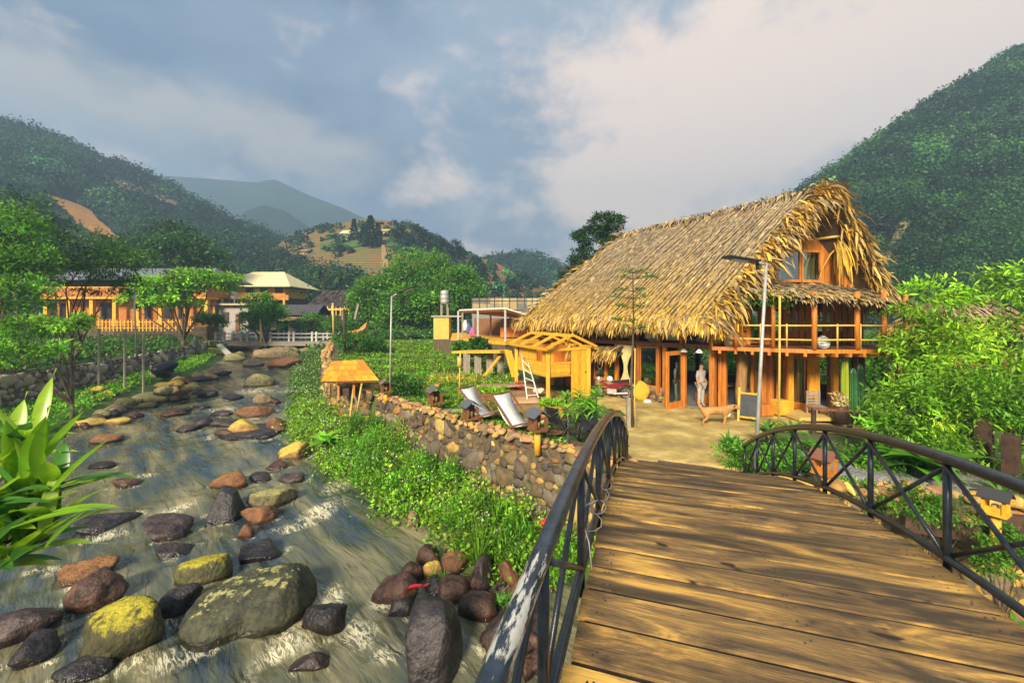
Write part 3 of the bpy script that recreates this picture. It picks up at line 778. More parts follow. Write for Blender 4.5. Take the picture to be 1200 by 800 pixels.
bx, by = BL(.84, 3.0)
bridge = thing('footbridge', (bx, by, -.2), 'arched footbridge of weathered planks with black iron railings', 'bridge', rotz=-BA)
S0 = 3.0; T0 = .84
def LP(tt, s, z): return (tt - T0, s - S0, z + .2)
TL, TR = -.36, 2.04
mb = MB(); s = -4.0
while s < 9.62:
    wd = random.uniform(.25, .31); a, b = s + .02, min(s + wd - .02, 9.62)
    mb.tc = (random.random(), random.random(), random.random())
    e0, e1 = TL - random.uniform(0, .03), TR + random.uniform(0, .03)
    za, zb = zdeck(a) + random.uniform(-.004, .004), zdeck(b) + random.uniform(-.004, .004)
    pts = []
    for (x_, s_, z_) in ((e0, a, za), (e1, a, za), (e1, b, zb), (e0, b, zb)): pts.append(Vector(LP(x_, s_, z_)))
    mb.prism(pts, (0, 0, -.05)); s += wd
    mb.mi = 1; mb.tc = (0, 0, 0)  # dark strip added in each plank gap for its shade and dirt
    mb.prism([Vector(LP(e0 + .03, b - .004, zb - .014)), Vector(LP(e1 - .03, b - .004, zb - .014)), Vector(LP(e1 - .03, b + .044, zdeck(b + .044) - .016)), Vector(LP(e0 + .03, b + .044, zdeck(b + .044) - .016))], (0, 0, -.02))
    mb.mi = 2
    for x_ in (TL + .1, TL + .13, T0 - .02, T0 + .02, TR - .1, TR - .14):
        for sq in (.25, .75):
            q_ = a + (b - a) * sq + random.uniform(-.02, .02); xx = x_ + random.uniform(-.015, .015)
            mb.lathe(LP(xx, q_, zdeck(q_) - .002), [(.007, 0), (.007, .004)], 6)
    mb.mi = 0
mb.build('deck', [deck_mat(), mat('gap_shade_dirt', (.012, .009, .006), (.03, .022, .015), 12, rough=1), M_IRON], bridge, local=True)
for x_ in (TL + .1, T0, TR - .1):
    mb = MB()
    for i in range(30):
        a, b = -4 + i * .46, -4 + (i + 1) * .46
        mb.prism([Vector(LP(x_ - .06, a, zdeck(a) - .06)), Vector(LP(x_ + .06, a, zdeck(a) - .06)), Vector(LP(x_ + .06, b, zdeck(b) - .06)), Vector(LP(x_ - .06, b, zdeck(b) - .06))], (0, 0, -.22))
    mb.build('girder', M_IRON, bridge, local=True)
mb = MB()
for i in range(5):
    a = 9.63 + i * .15
    mb.tc = (random.uniform(.7, 1.3),) * 3
    pts = [Vector(LP(TL - .05, a, max(zdeck(a), .05) + .012 + random.uniform(0, .02))), Vector(LP(TR + .08, a + random.uniform(-.05, .05), max(zdeck(a), .05) + .012)), Vector(LP(TR + .08, a + .13, max(zdeck(a + .14), .05) + .016)), Vector(LP(TL - .05, a + .13, max(zdeck(a + .14), .05) + .01))]
    mb.prism(pts, (0, 0, -.05))
mb.build('end_boards', mat('dark_end_boards', (.035, .034, .036), (.10, .095, .09), 5, rough=.8, bump=.6, tint=True, stretch=(.6, 5, 1)), bridge, local=True)
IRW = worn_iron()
posts_s = [10.25 - 1.07 * i for i in range(13)]
for side in (0, 1):
    tx = TL - .05 if side == 0 else TR + .06
    rail = MB()
    ss = np.linspace(-3.6, 10.32, 60)
    rail.tube([LP(tx, q, zdeck(q) + .77) for q in ss], .043, 12)
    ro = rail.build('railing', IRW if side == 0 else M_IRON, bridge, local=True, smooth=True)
    bt = MB(); bt.tube([LP(tx, q, zdeck(q) + .045) for q in ss], .030, 8); bt.build('bottom_rail', M_IRON, ro, local=True, smooth=True)
    for i, q in enumerate(posts_s):
        pb = MB(); pb.tube([LP(tx, q, zdeck(q) - .12), LP(tx, q, zdeck(q) + .75)], .026, 8)
        pb.build('post', M_IRON, ro, local=True, smooth=True)
        if i < len(posts_s) - 1:
            n_ = posts_s[i + 1]
            for (qa, qb, o_) in ((q, n_, .014), (n_, q, -.014)):
                pb = MB(); pb.tube([LP(tx + o_, qa, zdeck(qa) + .06), LP(tx + o_, qb, zdeck(qb) + .73)], .017, 7)
                pb.build('brace', M_IRON, ro, local=True, smooth=True)
    if side == 0:
        pb = MB(); pts = []
        for k in range(30):
            q = 2.7 + k * .06; a = k * 1.1
            pts.append(LP(tx + .05 * math.cos(a) + .03, q, zdeck(q) + .10 + .35 * max(0, math.sin(k * .35)) * (k < 12) + .03 * math.sin(a)))
        pb.tube(pts, .005, 5); pb.build('wire', M_STEEL, ro, local=True, smooth=True)
# dark planks and rods lying on the path just past the bridge
for i, (a, b, r_) in enumerate(((( -.2, 10.62), (1.3, 10.58), .025), ((.3, 10.75), (2.3, 10.50), .03))):
    p0, p1 = BL(*a), BL(*b); z_ = .05
    m_ = MB(); m_.tube([(p0[0], p0[1], z_), ((p0[0]+p1[0])/2, (p0[1]+p1[1])/2, z_ + .01), (p1[0], p1[1], z_)], r_, 8)
    tag(m_.build('wooden_pole', M_DARKWOOD, loc=(p0[0], p0[1], 0)), ['short dark pole lying across the path at the foot of the bridge', 'long dark pole lying askew at the foot of the bridge'][i], 'pole')

# ================================================================ stone walls
ico = None
def ico_base(sub):
    bm = bmesh.new(); bmesh.ops.create_icosphere(bm, subdivisions=sub, radius=1)
    v = np.array([x.co[:] for x in bm.verts]); f = np.array([[y.index for y in x.verts] for x in bm.faces]); bm.free(); return v, f
ICO1 = ico_base(1); ICO2 = ico_base(2); ICO3 = ico_base(3)
STONEC = [(.24, .17, .08), (.40, .25, .07), (.17, .12, .07), (.12, .09, .07), (.32, .15, .05), (.45, .32, .10), (.14, .09, .06), (.20, .17, .11), (.09, .07, .06), (.11, .085, .06), (.15, .12, .08)]
def stones(soup, C, rad, flat, nrm, palette=STONEC, var=.2):
    n = len(C)
    pal = np.array(palette); tc_ = pal[rng.integers(0, len(pal), n)] * np.exp(rng.normal(0, var, (n, 1)))
    bv, bf = ICO2
    base = bv[None] * (1 + .22 * np.sin(bv[None] @ rng.normal(0, 2.2, (n, 3, 3)) + rng.uniform(0, 6, (n, 1, 3))).mean(-1, keepdims=True) * 1.6)
    for j in range(7):
        nj = norm(rng.normal(0, 1, (n, 1, 3))); cj = rng.uniform(.45, .85, (n, 1)); qj = (base * nj).sum(-1); base = base - nj * (np.maximum(qj - cj, 0) * .9)[..., None]
    z = norm(nrm + rng.normal(0, .15, (n, 3))); a = rng.normal(0, 1, (n, 3)); a[:, 2] *= .3
    x = norm(np.cross(np.cross(z, a), z)); y = np.cross(z, x)
    Rm = np.stack([x, y, z], -1) * np.stack([rad * rng.uniform(.95, 1.5, n), rad * rng.uniform(.7, 1.0, n), flat], -1)[:, None, :]
    V = np.einsum('nij,nmj->nmi', Rm, base) + C[:, None, :]
    m = len(bv)
    Fc = (bf[None] + (np.arange(n) * m)[:, None, None]).reshape(-1, 3)
    soup.add(V.reshape(-1, 3), Fc, np.repeat(tc_, m, 0))

def stone_wall(name, pts, zbot, ztop, label, r=.15, cap=None, thick=.95, palette=STONEC, dens=1.0, out=1, batter=.18):
    """pts polyline xy; zbot/ztop lists per point; out=+1: face looks to the right of travel"""
    pts = [Vector((p[0], p[1])) for p in pts]
    root = thing(name, (pts[0].x, pts[0].y, min(zbot)), label, 'stone wall')
    core = MB(); sp = Soup(); cp = Soup()
    for i in range(len(pts) - 1):
        a, b = pts[i], pts[i + 1]; d = b - a; Ln = d.length; d.normalize(); nrm = Vector((d.y, -d.x)) * out
        za0, za1, zb0, zb1 = zbot[i], ztop[i], zbot[i + 1], ztop[i + 1]
        q = [(a, za0, .0), (b, zb0, .0), (b, zb1, -batter), (a, za1, -batter)]
        f = [Vector((p.x + nrm.x * o, p.y + nrm.y * o, z)) for p, z, o in q]
        core.prism(f, (-nrm.x * thick, -nrm.y * thick, 0))
        H = ((za1 - za0) + (zb1 - zb0)) / 2
        nx_ = max(2, int(Ln / (r * 1.75))); nz_ = max(2, int(H / (r * 1.35)))
        for k in range(nz_):
            uu = (np.arange(nx_) + .5 + .5 * (k % 2) + rng.normal(0, .17, nx_)) / nx_; vv = (k + .5 + rng.normal(0, .16, nx_)) / nz_
            keep_ = rng.uniform(0, 1, nx_) < dens; uu, vv = np.clip(uu[keep_], 0, 1), np.clip(vv[keep_], 0, 1)
            n = len(uu)
            if not n: continue
            X = a.x + d.x * uu * Ln - nrm.x * batter * vv; Y = a.y + d.y * uu * Ln - nrm.y * batter * vv
            z0 = za0 + (zb0 - za0) * uu; z1 = za1 + (zb1 - za1) * uu
            C = np.stack([X, Y, z0 + (z1 - z0) * vv], -1)
            rr = r * np.exp(rng.normal(-.05, .42, n))
            stones(sp, C, rr, rr * .42, np.tile([nrm.x, nrm.y, .1], (n, 1)), palette)
        if cap:
            m_ = int(Ln / (cap * 1.6)); uu = (np.arange(m_) + rng.uniform(.2, .8, m_)) / max(m_, 1)
            for off in (-.12, -.42):
                C = np.stack([a.x + d.x * uu * Ln + nrm.x * off, a.y + d.y * uu * Ln + nrm.y * off, za1 + (zb1 - za1) * uu + cap * .35 + rng.normal(0, .02, m_)], -1)
                rr = cap * np.exp(rng.normal(0, .25, m_))
                stones(cp, C, rr, rr * .7, np.tile([nrm.x * .3, nrm.y * .3, 1.0], (m_, 1)), [(.55, .33, .08), (.45, .25, .08), (.5, .36, .14), (.32, .2, .1), (.42, .2, .09)])
    core.build('earth_core', M_MORTAR, root)
    sp.build('face_stones', M_STONE, root, smooth=True)
    if cap: cp.build('coping_stones', M_STONE, root, smooth=True)
    return root

YEL = [(.44, .28, .06), (.34, .20, .05), (.24, .17, .07), (.16, .11, .05), (.38, .18, .05), (.46, .33, .10), (.18, .13, .07), (.13, .10, .07)]
stone_wall('retaining_wall', [(-6.3,18.6),(-3.5,15.5),(-1.1,13),(1.9,10.3),(2.75,9.65)], [-1.9,-2.1,-2.25,-2.3,-2.3], [.02,.03,.03,.03,.02],
           'long fieldstone retaining wall below the garden loungers', r=.165, cap=.13, palette=STONEC, dens=.97)
stone_wall('retaining_wall', [(-14.4,31),(-9.7,21.6),(-8.4,20.4),(-6.9,19.6)], [-1.2,-1.7,-1.9,-1.9], [.55,.30,.28,.05],
           'yellow stone river wall running upstream behind the shingled shrine', r=.2, cap=.17, palette=YEL)
stone_wall('retaining_wall', [(-20.2,45.5),(-14.4,31)], [-.4,-1.2], [1.0,.55], 'far rubble wall along the bend of the river', r=.28, cap=.2, palette=STONEC)
stone_wall('retaining_wall', [(5.5,8.85),(8.6,8.25),(13,7.5),(20,6.6)], [-2.3,-2.4,-2.5,-2.5], [-.05,-.1,-.35,-.5], 'low stone bank wall right of the footbridge', r=.15, cap=.15, palette=YEL, dens=.8)
GRY = [(.30, .25, .2), (.42, .36, .28), (.2, .17, .15), (.5, .42, .31), (.34, .26, .19), (.16, .14, .13), (.56, .46, .32)]
stone_wall('bank_wall', [(-33,44.5),(-30.5,36),(-28.6,29),(-27.6,24),(-27,19),(-24.5,13)], [-.75,-1.15,-1.45,-1.6,-1.7,-1.75], [.95,.62,.50,.42,.35,.30],
           'grey dry stone wall along the left bank above the grass', r=.22, palette=GRY, thick=1.1, out=-1, batter=.25)
# ================================================================ thatched house
u2 = Vector((-.643, .766)); v2 = Vector((.766, .643)); A2 = Vector((7.7, 15.7)); w2 = Vector((.985, .174)); w2n = Vector((.174, -.985))
def K(k, o=0.0, z=0.0):      # long wall: k metres back, o metres outward
    p = A2 + u2 * k - v2 * o; return Vector((p.x, p.y, z))
def Q(q, o=0.0, z=0.0):      # front wall: q metres right, o metres outward
    p = A2 + w2 * q + w2n * o; return Vector((p.x, p.y, z))
house = thing('thatched_house', (9.5, 18.5, 0), 'two storey timber house with golden thatched roof and balcony', 'house')
LEN, WID = 9.6, 6.8
E2 = A2 + w2 * WID
ZF = 2.55
# floors
def poly3(pts, z): return [Vector((p[0], p[1], z)) for p in pts]
Bk1 = A2 + u2 * LEN; Bk2 = E2 + u2 * 8.0
plan = [A2, E2, Bk2, Bk1]
mb = MB(); mb.prism(poly3(plan, -.1), (0, 0, .16)); mb.build('ground_floor', mat('floor_slab', (.16, .15, .13), (.24, .22, .19), 3, rough=.5), house)
mb = MB(); mb.prism(poly3([K(.0, .02), Q(WID), Bk2, K(LEN, .02)], ZF - .16), (0, 0, .14)); mb.build('upper_floor', M_BROWN, house)
# inner walls: back long side and back gable, dark timber with openings to daylight at right
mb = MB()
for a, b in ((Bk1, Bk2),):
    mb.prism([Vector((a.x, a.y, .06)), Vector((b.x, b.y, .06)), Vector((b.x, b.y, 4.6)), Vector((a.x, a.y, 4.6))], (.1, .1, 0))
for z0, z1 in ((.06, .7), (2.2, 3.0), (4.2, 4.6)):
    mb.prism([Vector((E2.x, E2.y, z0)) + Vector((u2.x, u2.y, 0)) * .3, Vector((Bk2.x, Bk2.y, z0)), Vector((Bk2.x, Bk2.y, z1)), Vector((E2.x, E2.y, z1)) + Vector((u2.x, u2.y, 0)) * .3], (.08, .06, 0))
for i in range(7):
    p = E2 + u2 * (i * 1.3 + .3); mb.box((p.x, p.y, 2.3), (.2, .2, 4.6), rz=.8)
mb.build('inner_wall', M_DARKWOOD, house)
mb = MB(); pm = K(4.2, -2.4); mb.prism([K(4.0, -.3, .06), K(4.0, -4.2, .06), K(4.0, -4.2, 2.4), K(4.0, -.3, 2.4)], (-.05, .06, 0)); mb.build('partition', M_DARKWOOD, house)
# plaster wall section on the long side
RED = mat('red_plaster', (.40, .11, .025), (.52, .18, .04), 2, rough=.9, bump=.2)
mb = MB(); mb.prism([K(5.75, .02, .05), K(7.7, .02, .05), K(7.7, .02, ZF - .2), K(5.75, .02, ZF - .2)], (v2.x * .15, v2.y * .15, 0)); mb.build('plaster_wall', RED, house)
mb = MB(); mb.prism([K(7.72, .0, .05), K(LEN, .0, .05), K(LEN, .0, ZF - .2), K(7.72, .0, ZF - .2)], (v2.x * .15, v2.y * .15, 0)); mb.tc = (.9, .9, .9); mb.build('board_wall', M_BROWN, house)
# brick dwarf wall
def brick_mat():
    m = bpy.data.materials.new('mixed_brick'); m.use_nodes = True; t = m.node_tree; L = t.links.new
    bs = t.nodes['Principled BSDF']; tc = nd(t, 'ShaderNodeTexCoord'); mp = nd(t, 'ShaderNodeMapping')
    mp.inputs['Rotation'].default_value = (R(90), 0, R(-50)); L(tc.outputs['Object'], mp.inputs[0])
    br = nd(t, 'ShaderNodeTexBrick'); br.inputs['Scale'].default_value = 4.2; br.inputs['Color1'].default_value = (.40, .17, .06, 1); br.inputs['Color2'].default_value = (.28, .17, .10, 1); br.inputs['Mortar'].default_value = (.34, .29, .22, 1)
    br.inputs['Mortar Size'].default_value = .03; L(mp.outputs[0], br.inputs['Vector']); L(br.outputs['Color'], bs.inputs['Base Color']); bs.inputs['Roughness'].default_value = .9; return m
M_BRICK = brick_mat()
mb = MB(); mb.prism([K(1.95, .04, 0), K(5.74, .04, 0), K(5.74, .04, .62), K(1.95, .04, .62)], (v2.x * .2, v2.y * .2, 0)); mb.build('brick_base', M_BRICK, house)
st_ = Soup(); n = 40; kk = rng.uniform(1.95, 3.2, n); C = np.array([K(a, .12, z_)[:] for a, z_ in zip(kk, rng.uniform(.05, .5, n))]); stones(st_, C, np.full(n, .11), np.full(n, .07), np.tile([-v2.x, -v2.y, 0], (n, 1)))
st_.build('pebble_facing', M_STONE, house, smooth=True)
# posts
def post(p, z0, z1, w, m=M_ORANGE, name='post', rnd=False, tcol=None):
    b = MB(); b.tc = tcol or (random.uniform(.75, 1.1),) * 3
    if rnd: b.tube([(p.x, p.y, z0), (p.x + random.uniform(-.02, .02), p.y, (z0 + z1) / 2), (p.x, p.y, z1)], w / 2, 10)
    else: b.box((p.x, p.y, (z0 + z1) / 2), (w, w, z1 - z0), rz=math.atan2(u2.y, u2.x))
    return b.build(name, m, house, smooth=rnd)
post(K(-.05, .12), 0, ZF + .9, .20)
for k in (1.12, 1.95, 2.25, 3.2, 4.35): post(K(k, .05), .0, ZF - .15, .15)
for k in (5.7, 7.7): post(K(k, .08), .0, ZF + .9, .16, M_BROWN)
for k in (.0, 1.2, 2.2, 3.25, 3.6, 4.3, 5.0, 5.7, 6.5, 7.3, 8.1, 8.9, 9.6): post(K(k, .03), ZF, 3.9, .13, random.choice((M_ORANGE, M_BROWN, M_ORANGE)))
# beam along the long side
mb = MB(); mb.beam(K(-.4, .1, ZF - .08), K(LEN + .2, .1, ZF - .08), .16, .18); mb.tc = (.8, .8, .8); mb.build('edge_beam', M_BROWN, house)
mb = MB(); mb.beam(K(.0, .06, ZF + .45), K(LEN, .06, ZF + .45), .05, .06); mb.build('window_rail', M_ORANGE, house)
# glazing of the long side
def glaze(name, a, b, z0, z1, fw=.07, m=M_ORANGE, mullions=0):
    """framed window between two wall points"""
    a, b = Vector((a.x, a.y, 0)), Vector((b.x, b.y, 0)); d = (b - a).normalized(); up = Vector((0, 0, 1))
    f = MB(); f.tc = (random.uniform(.85, 1.1),) * 3
    f.beam(a + up * z0, a + up * z1, fw, fw, up=d); f.beam(b + up * z0, b + up * z1, fw, fw, up=d)
    f.beam(a + d * fw / 2 + up * (z0 + fw / 2), b - d * fw / 2 + up * (z0 + fw / 2), fw * .9, fw); f.beam(a + d * fw / 2 + up * (z1 - fw / 2), b - d * fw / 2 + up * (z1 - fw / 2), fw * .9, fw)
    for i in range(mullions):
        p = a.lerp(b, (i + 1) / (mullions + 1)); f.beam(p + up * (z0 + fw), p + up * (z1 - fw), fw * .5, fw * .5, up=d)
    o = f.build(name, m, house)
    g = MB(); n_ = Vector((-d.y, d.x, 0)) * .004
    g.prism([a + up * (z0 + fw) + d * fw / 2, b + up * (z0 + fw) - d * fw / 2, b + up * (z1 - fw) - d * fw / 2, a + up * (z1 - fw) + d * fw / 2], n_)
    g.build('pane', M_GLASS, o); return o
glaze('window', K(2.32, .04), K(3.12, .04), .62, ZF - .2, .06)
glaze('window', K(4.95, .06), K(5.65, .06), .62, ZF - .35, .13, mullions=0)
glaze('window', K(4.43, .04), K(4.9, .04), .62, ZF - .3, .05)
for k in (1.3, 2.3, 3.7, 4.35, 5.05, 5.8, 6.6, 7.4, 8.2): glaze('upper_window', K(k, .0), K(k + .62, .0), ZF + .1, 3.6, .05, random.choice((M_ORANGE, M_BROWN)))
# the open door leaf
d0 = K(1.15, .12); d1 = Vector((6.13, 15.95, 0))
dd = Vector((d1.x - d0.x, d1.y - d0.y, 0)).normalized()
def door_leaf(a, dirv, width, z0, z1, name='door', fw=.15, m=M_ORANGE):
    f = MB(); up = Vector((0, 0, 1)); b = a + dirv * width; a = Vector((a.x, a.y, 0)); b = Vector((b.x, b.y, 0)); f.tc = (1.12, 1.08, 1)
    f.beam(a + up * z0, a + up * z1, fw, .06, up=dirv.cross(up)); f.beam(b + up * z0, b + up * z1, fw, .06, up=dirv.cross(up))
    f.beam(a + dirv * fw / 2 + up * (z0 + .13), b - dirv * fw / 2 + up * (z0 + .13), .055, .26); f.beam(a + dirv * fw / 2 + up * (z1 - .08), b - dirv * fw / 2 + up * (z1 - .08), .055, .16)
    o = f.build(name, m, house); g = MB()
    g.prism([a + up * (z0 + .26) + dirv * fw / 2, b + up * (z0 + .26) - dirv * fw / 2, b + up * (z1 - .16) - dirv * fw / 2, a + up * (z1 - .16) + dirv * fw / 2], dirv.cross(up) * .005)
    g.build('pane', M_GLASS, o)
    h = MB(); hp = b - dirv * .06 + up * (z0 + 1.05); h.beam(hp, hp + dirv.cross(up) * .09 + up * .06, .03); h.build('handle', M_IRON, o); return o
door_leaf(d0, dd, 1.05, .02, 2.28)
# front wall, ground floor
post(Q(.32, .0), 0, ZF - .15, .12); post(Q(.5, .02), 0, ZF - .15, .13)
b = MB(); b.tube([Q(.95, .35, 0), Q(.92, .34, .8), Q(.96, .36, 1.6), Q(.94, .35, ZF - .15)], [.21, .19, .185, .19], 12); b.build('log_column', mat('log_wood', (.24, .12, .045), (.40, .22, .08), 3, rough=.8, bump=.6, stretch=(4, 4, .6)), house, smooth=True)
for q, w_, m_ in ((2.25, .14, M_ORANGE), (2.5, .2, M_ORANGE), (3.2, .11, M_ORANGE), (2.85, .10, M_ORANGE), (1.2, .11, M_ORANGE), (1.7, .10, M_ORANGE), (3.6, .12, M_ORANGE), (4.1, .1, M_ORANGE), (4.6, .12, M_ORANGE), (5.2, .12, M_ORANGE), (5.95, .13, M_ORANGE), (6.5, .12, M_ORANGE), (6.8, .2, M_BROWN)): post(Q(q, .02), 0, ZF - .15, w_, m_)
glaze('window', Q(1.15, -.02), Q(2.15, -.02), .1, ZF - .2, .07, M_ORANGE)
glaze('window', Q(2.62, -.02), Q(3.12, -.02), .1, ZF - .2, .07, M_ORANGE)
glaze('window', Q(5.7, -.02), Q(6.45, -.02), .5, ZF - .2, .06, M_BROWN)
for q0, q1 in ((10.46, 11.24), (11.44, 12.14)):
    f = MB(); f.tc = (1.0, .80, .8)
    for q in (q0, q1): f.box((q, 15.4, 1.17), (.19, .12, 2.34))
    f.box(((q0 + q1) / 2, 15.4, 2.26), (q1 - q0 - .19, .115, .16))
    o = f.build('door_frame', M_YELLOW, house)
door_leaf(Q(3.52, -.0, 0), Vector((w2.x, w2.y, 0)), .86, .05, 2.3, fw=.12)
door_leaf(Vector((11.34, 15.45, 0)), Vector((-.45, .89, 0)).normalized(), .8, .05, 2.16, fw=.1)
# timber step and threshold
mb = MB(); mb.box((11.2, 14.9, .06), (2.4, 1.3, .12)); mb.build('door_step', mat('yellow_step', (.50, .34, .10), (.62, .43, .13), 3, rough=.9), house)
# upper front wall
def glz(q0, q1, z0, z1, fw=.07, m=M_ORANGE): return glaze('upper_window', Q(q0, .0), Q(q1, .0), z0, z1, fw, m)
for q in (.15, .5, .8, 1.16, 1.5, 2.1, 2.33, 2.55, 3.2, 3.55, 3.9, 4.2, 4.5, 4.95, 5.3, 5.6, 5.9, 6.2, 6.75): post(Q(q, .06), ZF, 4.95, random.choice((.12, .16, .14)), M_ORANGE, tcol=(1.15, 1.15, 1.1))
for q0, q1, z0 in ((.3, .75, 2.6), (.9, 1.42, 3.1), (1.6, 2.03, 2.6), (2.62, 3.12, 2.65), (3.28, 3.82, 3.0), (4.0, 4.42, 2.6), (5.05, 5.52, 3.0), (5.7, 6.12, 2.6)): glz(q0, q1, z0, 4.4, .07)
for q0, q1 in ((.9, 1.42), (3.28, 3.82), (5.05, 5.52)):
    mb = MB(); mb.box(Q((q0 + q1) / 2, .0, 2.78), (q1 - q0, .05, .5), rz=.175); mb.build('dado_panel', M_ORANGE, house)
mb = MB(); mb.beam(Q(0, .02, 4.85), Q(WID, .02, 4.85), .14, .16); mb.build('head_beam', M_BROWN, house)
# balcony
Bp = [K(-.3, .75), Vector((10.0, 13.55, 0)), Vector((12.25, 13.5, 0)), Vector((14.8, 15.4, 0))]
inner = [Q(WID, .01), Q(0, .01)]
mb = MB(); mb.prism([Vector((p.x, p.y, ZF - .12)) for p in Bp + inner], (0, 0, .10)); mb.build('balcony_floor', M_BROWN, house)
mb = MB(); mb.tc = (1.1, 1.05, 1)
for a, b in zip(Bp[:-1], Bp[1:]): mb.beam(Vector((a.x, a.y, ZF - .07)), Vector((b.x, b.y, ZF - .07)), .05, .13)
mb.build('balcony_fascia', M_ORANGE, house)
mb = MB()
for a, b in zip(Bp[:-1], Bp[1:]):
    n_ = int((b - a).length / .45); d = (b - a).normalized(); nn_ = Vector((-d.y, d.x, 0))
    for i in range(n_):
        p = a.lerp(b, (i + .5) / n_); mb.beam(Vector((p.x, p.y, ZF - .19)) - nn_ * .08, Vector((p.x, p.y, ZF - .19)) + nn_ * 1.2, .09, .12)
jo = mb.build('floor_joists', M_ORANGE, house)
rl = MB()
for z in (.30, .78):
    for a, b in zip(Bp[:-1], Bp[1:]): rl.tube([Vector((a.x, a.y, ZF + z)), (a + b) / 2 + Vector((0, 0, ZF + z + random.uniform(-.02, .02))), Vector((b.x, b.y, ZF + z))], .032, 8)
ro = rl.build('balcony_railing', M_BAMBOO, house, smooth=True)
for a, b in zip(Bp[:-1], Bp[1:]):
    n_ = max(2, int((b - a).length / .75))
    for i in range(n_ + 1):
        p = a.lerp(b, i / n_); q = MB(); q.tube([(p.x, p.y, ZF), (p.x, p.y, ZF + .84)], .028, 8); q.build('baluster', M_BAMBOO, ro, smooth=True)
for p, w_ in ((Bp[1], .17), (Bp[2], .15), (Bp[3], .15), (Bp[1].lerp(Bp[2], .62), .17), (Bp[0].lerp(Bp[1], .25), .16), (Bp[0].lerp(Bp[1], .62), .13)): post(p, ZF, 4.45, w_, M_ORANGE, 'balcony_post', True, (1.05, 1.0, .9))
for p in (Bp[1], Bp[2], Bp[3]): post(Vector((p.x, p.y + .25, 0)), 0, ZF - .2, .16, M_BROWN, 'balcony_post', True) if p is Bp[3] else None
# attic gable wall
def roofz(q):   # rough underside height along the front wall
    return 8.15 - abs(q - 4.05) * (1.02 if q < 4.05 else 1.35)
mb = MB()
def gp(q0, q1, z0, z1, o=.03):
    mb.prism([Q(q0, o, z0), Q(q1, o, z0), Q(q1, o, z1), Q(q0, o, z1)], (w2n.x * -.06, w2n.y * -.06, 0))
q = .5
while q < 6.9:
    q1 = min(q + .16, 6.9); top = min(roofz(q), roofz(q1)); mb.tc = (random.uniform(.7, 1.15),) * 3
    lo_, hi_ = 4.94, 6.32
    if 2.7 < (q + q1) / 2 < 4.78: gp(q, q1 - .006, hi_, max(top, hi_ + .05))
    elif top > lo_: gp(q, q1 - .006, lo_, top)
    q = q1
mb.build('gable_boards', M_ORANGE, house)
glaze('gable_window', Q(2.7, .08), Q(3.8, .08), 5.0, 6.3, .10); glaze('gable_window', Q(3.85, .08), Q(4.75, .08), 5.0, 6.3, .10)
cu = Soup()
def curtain(a, b, z0, z1, folds=9, amp=.04, gather=1.0, col=(.8, .75, .6), name='curtain', nrm_=None):
    a, b = Vector((a.x, a.y, 0)), Vector((b.x, b.y, 0)); d = (b - a); nrm_ = Vector((-d.y, d.x, 0)).normalized()
    nx, nz = 40, 14; V = []
    for j in range(nz):
        f = j / (nz - 1); wv = 1 - (1 - gather) * math.sin(min(1, f * 1.15) * math.pi) ** .8
        for i in range(nx):
            s_ = i / (nx - 1); p = a + d * (.5 + (s_ - .5) * wv) + nrm_ * amp * math.sin(s_ * folds * 6.283)
            V.append((p.x, p.y, z0 + (z1 - z0) * f))
    me = mesh_np(name, np.array(V) - np.array(wloc(house)), grid_faces(nx, nz), M_CLOTH, np.tile(col, (len(V), 1)), smooth=True); return link(name, me, house)
curtain(Q(3.9, -.15), Q(4.7, -.15), 5.0, 6.2, 6, .04, 1, (.42, .36, .24)); curtain(Q(2.75, -.2), Q(3.2, -.2), 5.0, 6.15, 4, .04, 1, (.3, .34, .22))
curtain(K(3.35, .16), K(4.25, .16), .55, 2.35, 6, .04, .22, (1, .88, .45))
curtain(K(6.3, -.25), K(6.75, -.25), ZF + .05, 3.6, 4, .03, .8); curtain(K(.35, -.2), K(.75, -.2), ZF + .1, 3.6, 4, .03, .8)
curtain(Q(1.2, -.25), Q(1.45, -.25), .6, 2.35, 3, .03, .45, (.9, .8, .5)); curtain(Q(.35, -.15), Q(.6, -.15), ZF + .1, 4.3, 3, .03, .8, (.9, .8, .5)); curtain(Q(1.65, -.15), Q(1.95, -.15), ZF + .1, 4.3, 3, .03, .8, (.9, .78, .4))
curtain(Q(2.65, -.15), Q(2.9, -.15), ZF + .1, 4.3, 3, .03, .8, (.95, .8, .4))

# ---------------------------------------------------------------- thatch
def V3(x, y, z): return np.array([x, y, z], float)
RF = V3(11.87, 15.2, 8.55); RBk = V3(6.08, 22.1, 8.15)
EL = V3(7.22, 14.55, 3.38); EBk = V3(.42, 22.75, 3.42)
ER = V3(15.15, 16.4, 4.3); ERb = V3(8.9, 24.6, 4.3); EBr = V3(6.0, 26.6, 3.3)
def patchpt(c, a, b, bulge=.0):
    """c = (eave0, eave1, ridge1, ridge0); a along, b up"""
    a = np.asarray(a, float)[..., None]; b = np.asarray(b, float)[..., None]
    p = (c[0]*(1-a) + c[1]*a)*(1-b) + (c[3]*(1-a) + c[2]*a)*b
    n_ = np.cross(c[1]-c[0], c[3]-c[0]); n_ = n_ / np.linalg.norm(n_)
    if n_[2] < 0: n_ = -n_
    return p + n_ * bulge * np.sin(b * np.pi) + np.array([0, 0, -1.0]) * .12 * np.sin(a * np.pi) * b, n_
GOLD = np.array([.52, .32, .05]); TAN = np.array([.36, .285, .175]); GREY = np.array([.22, .18, .145]); OLD = np.array([.24, .172, .108])
roof = Soup()
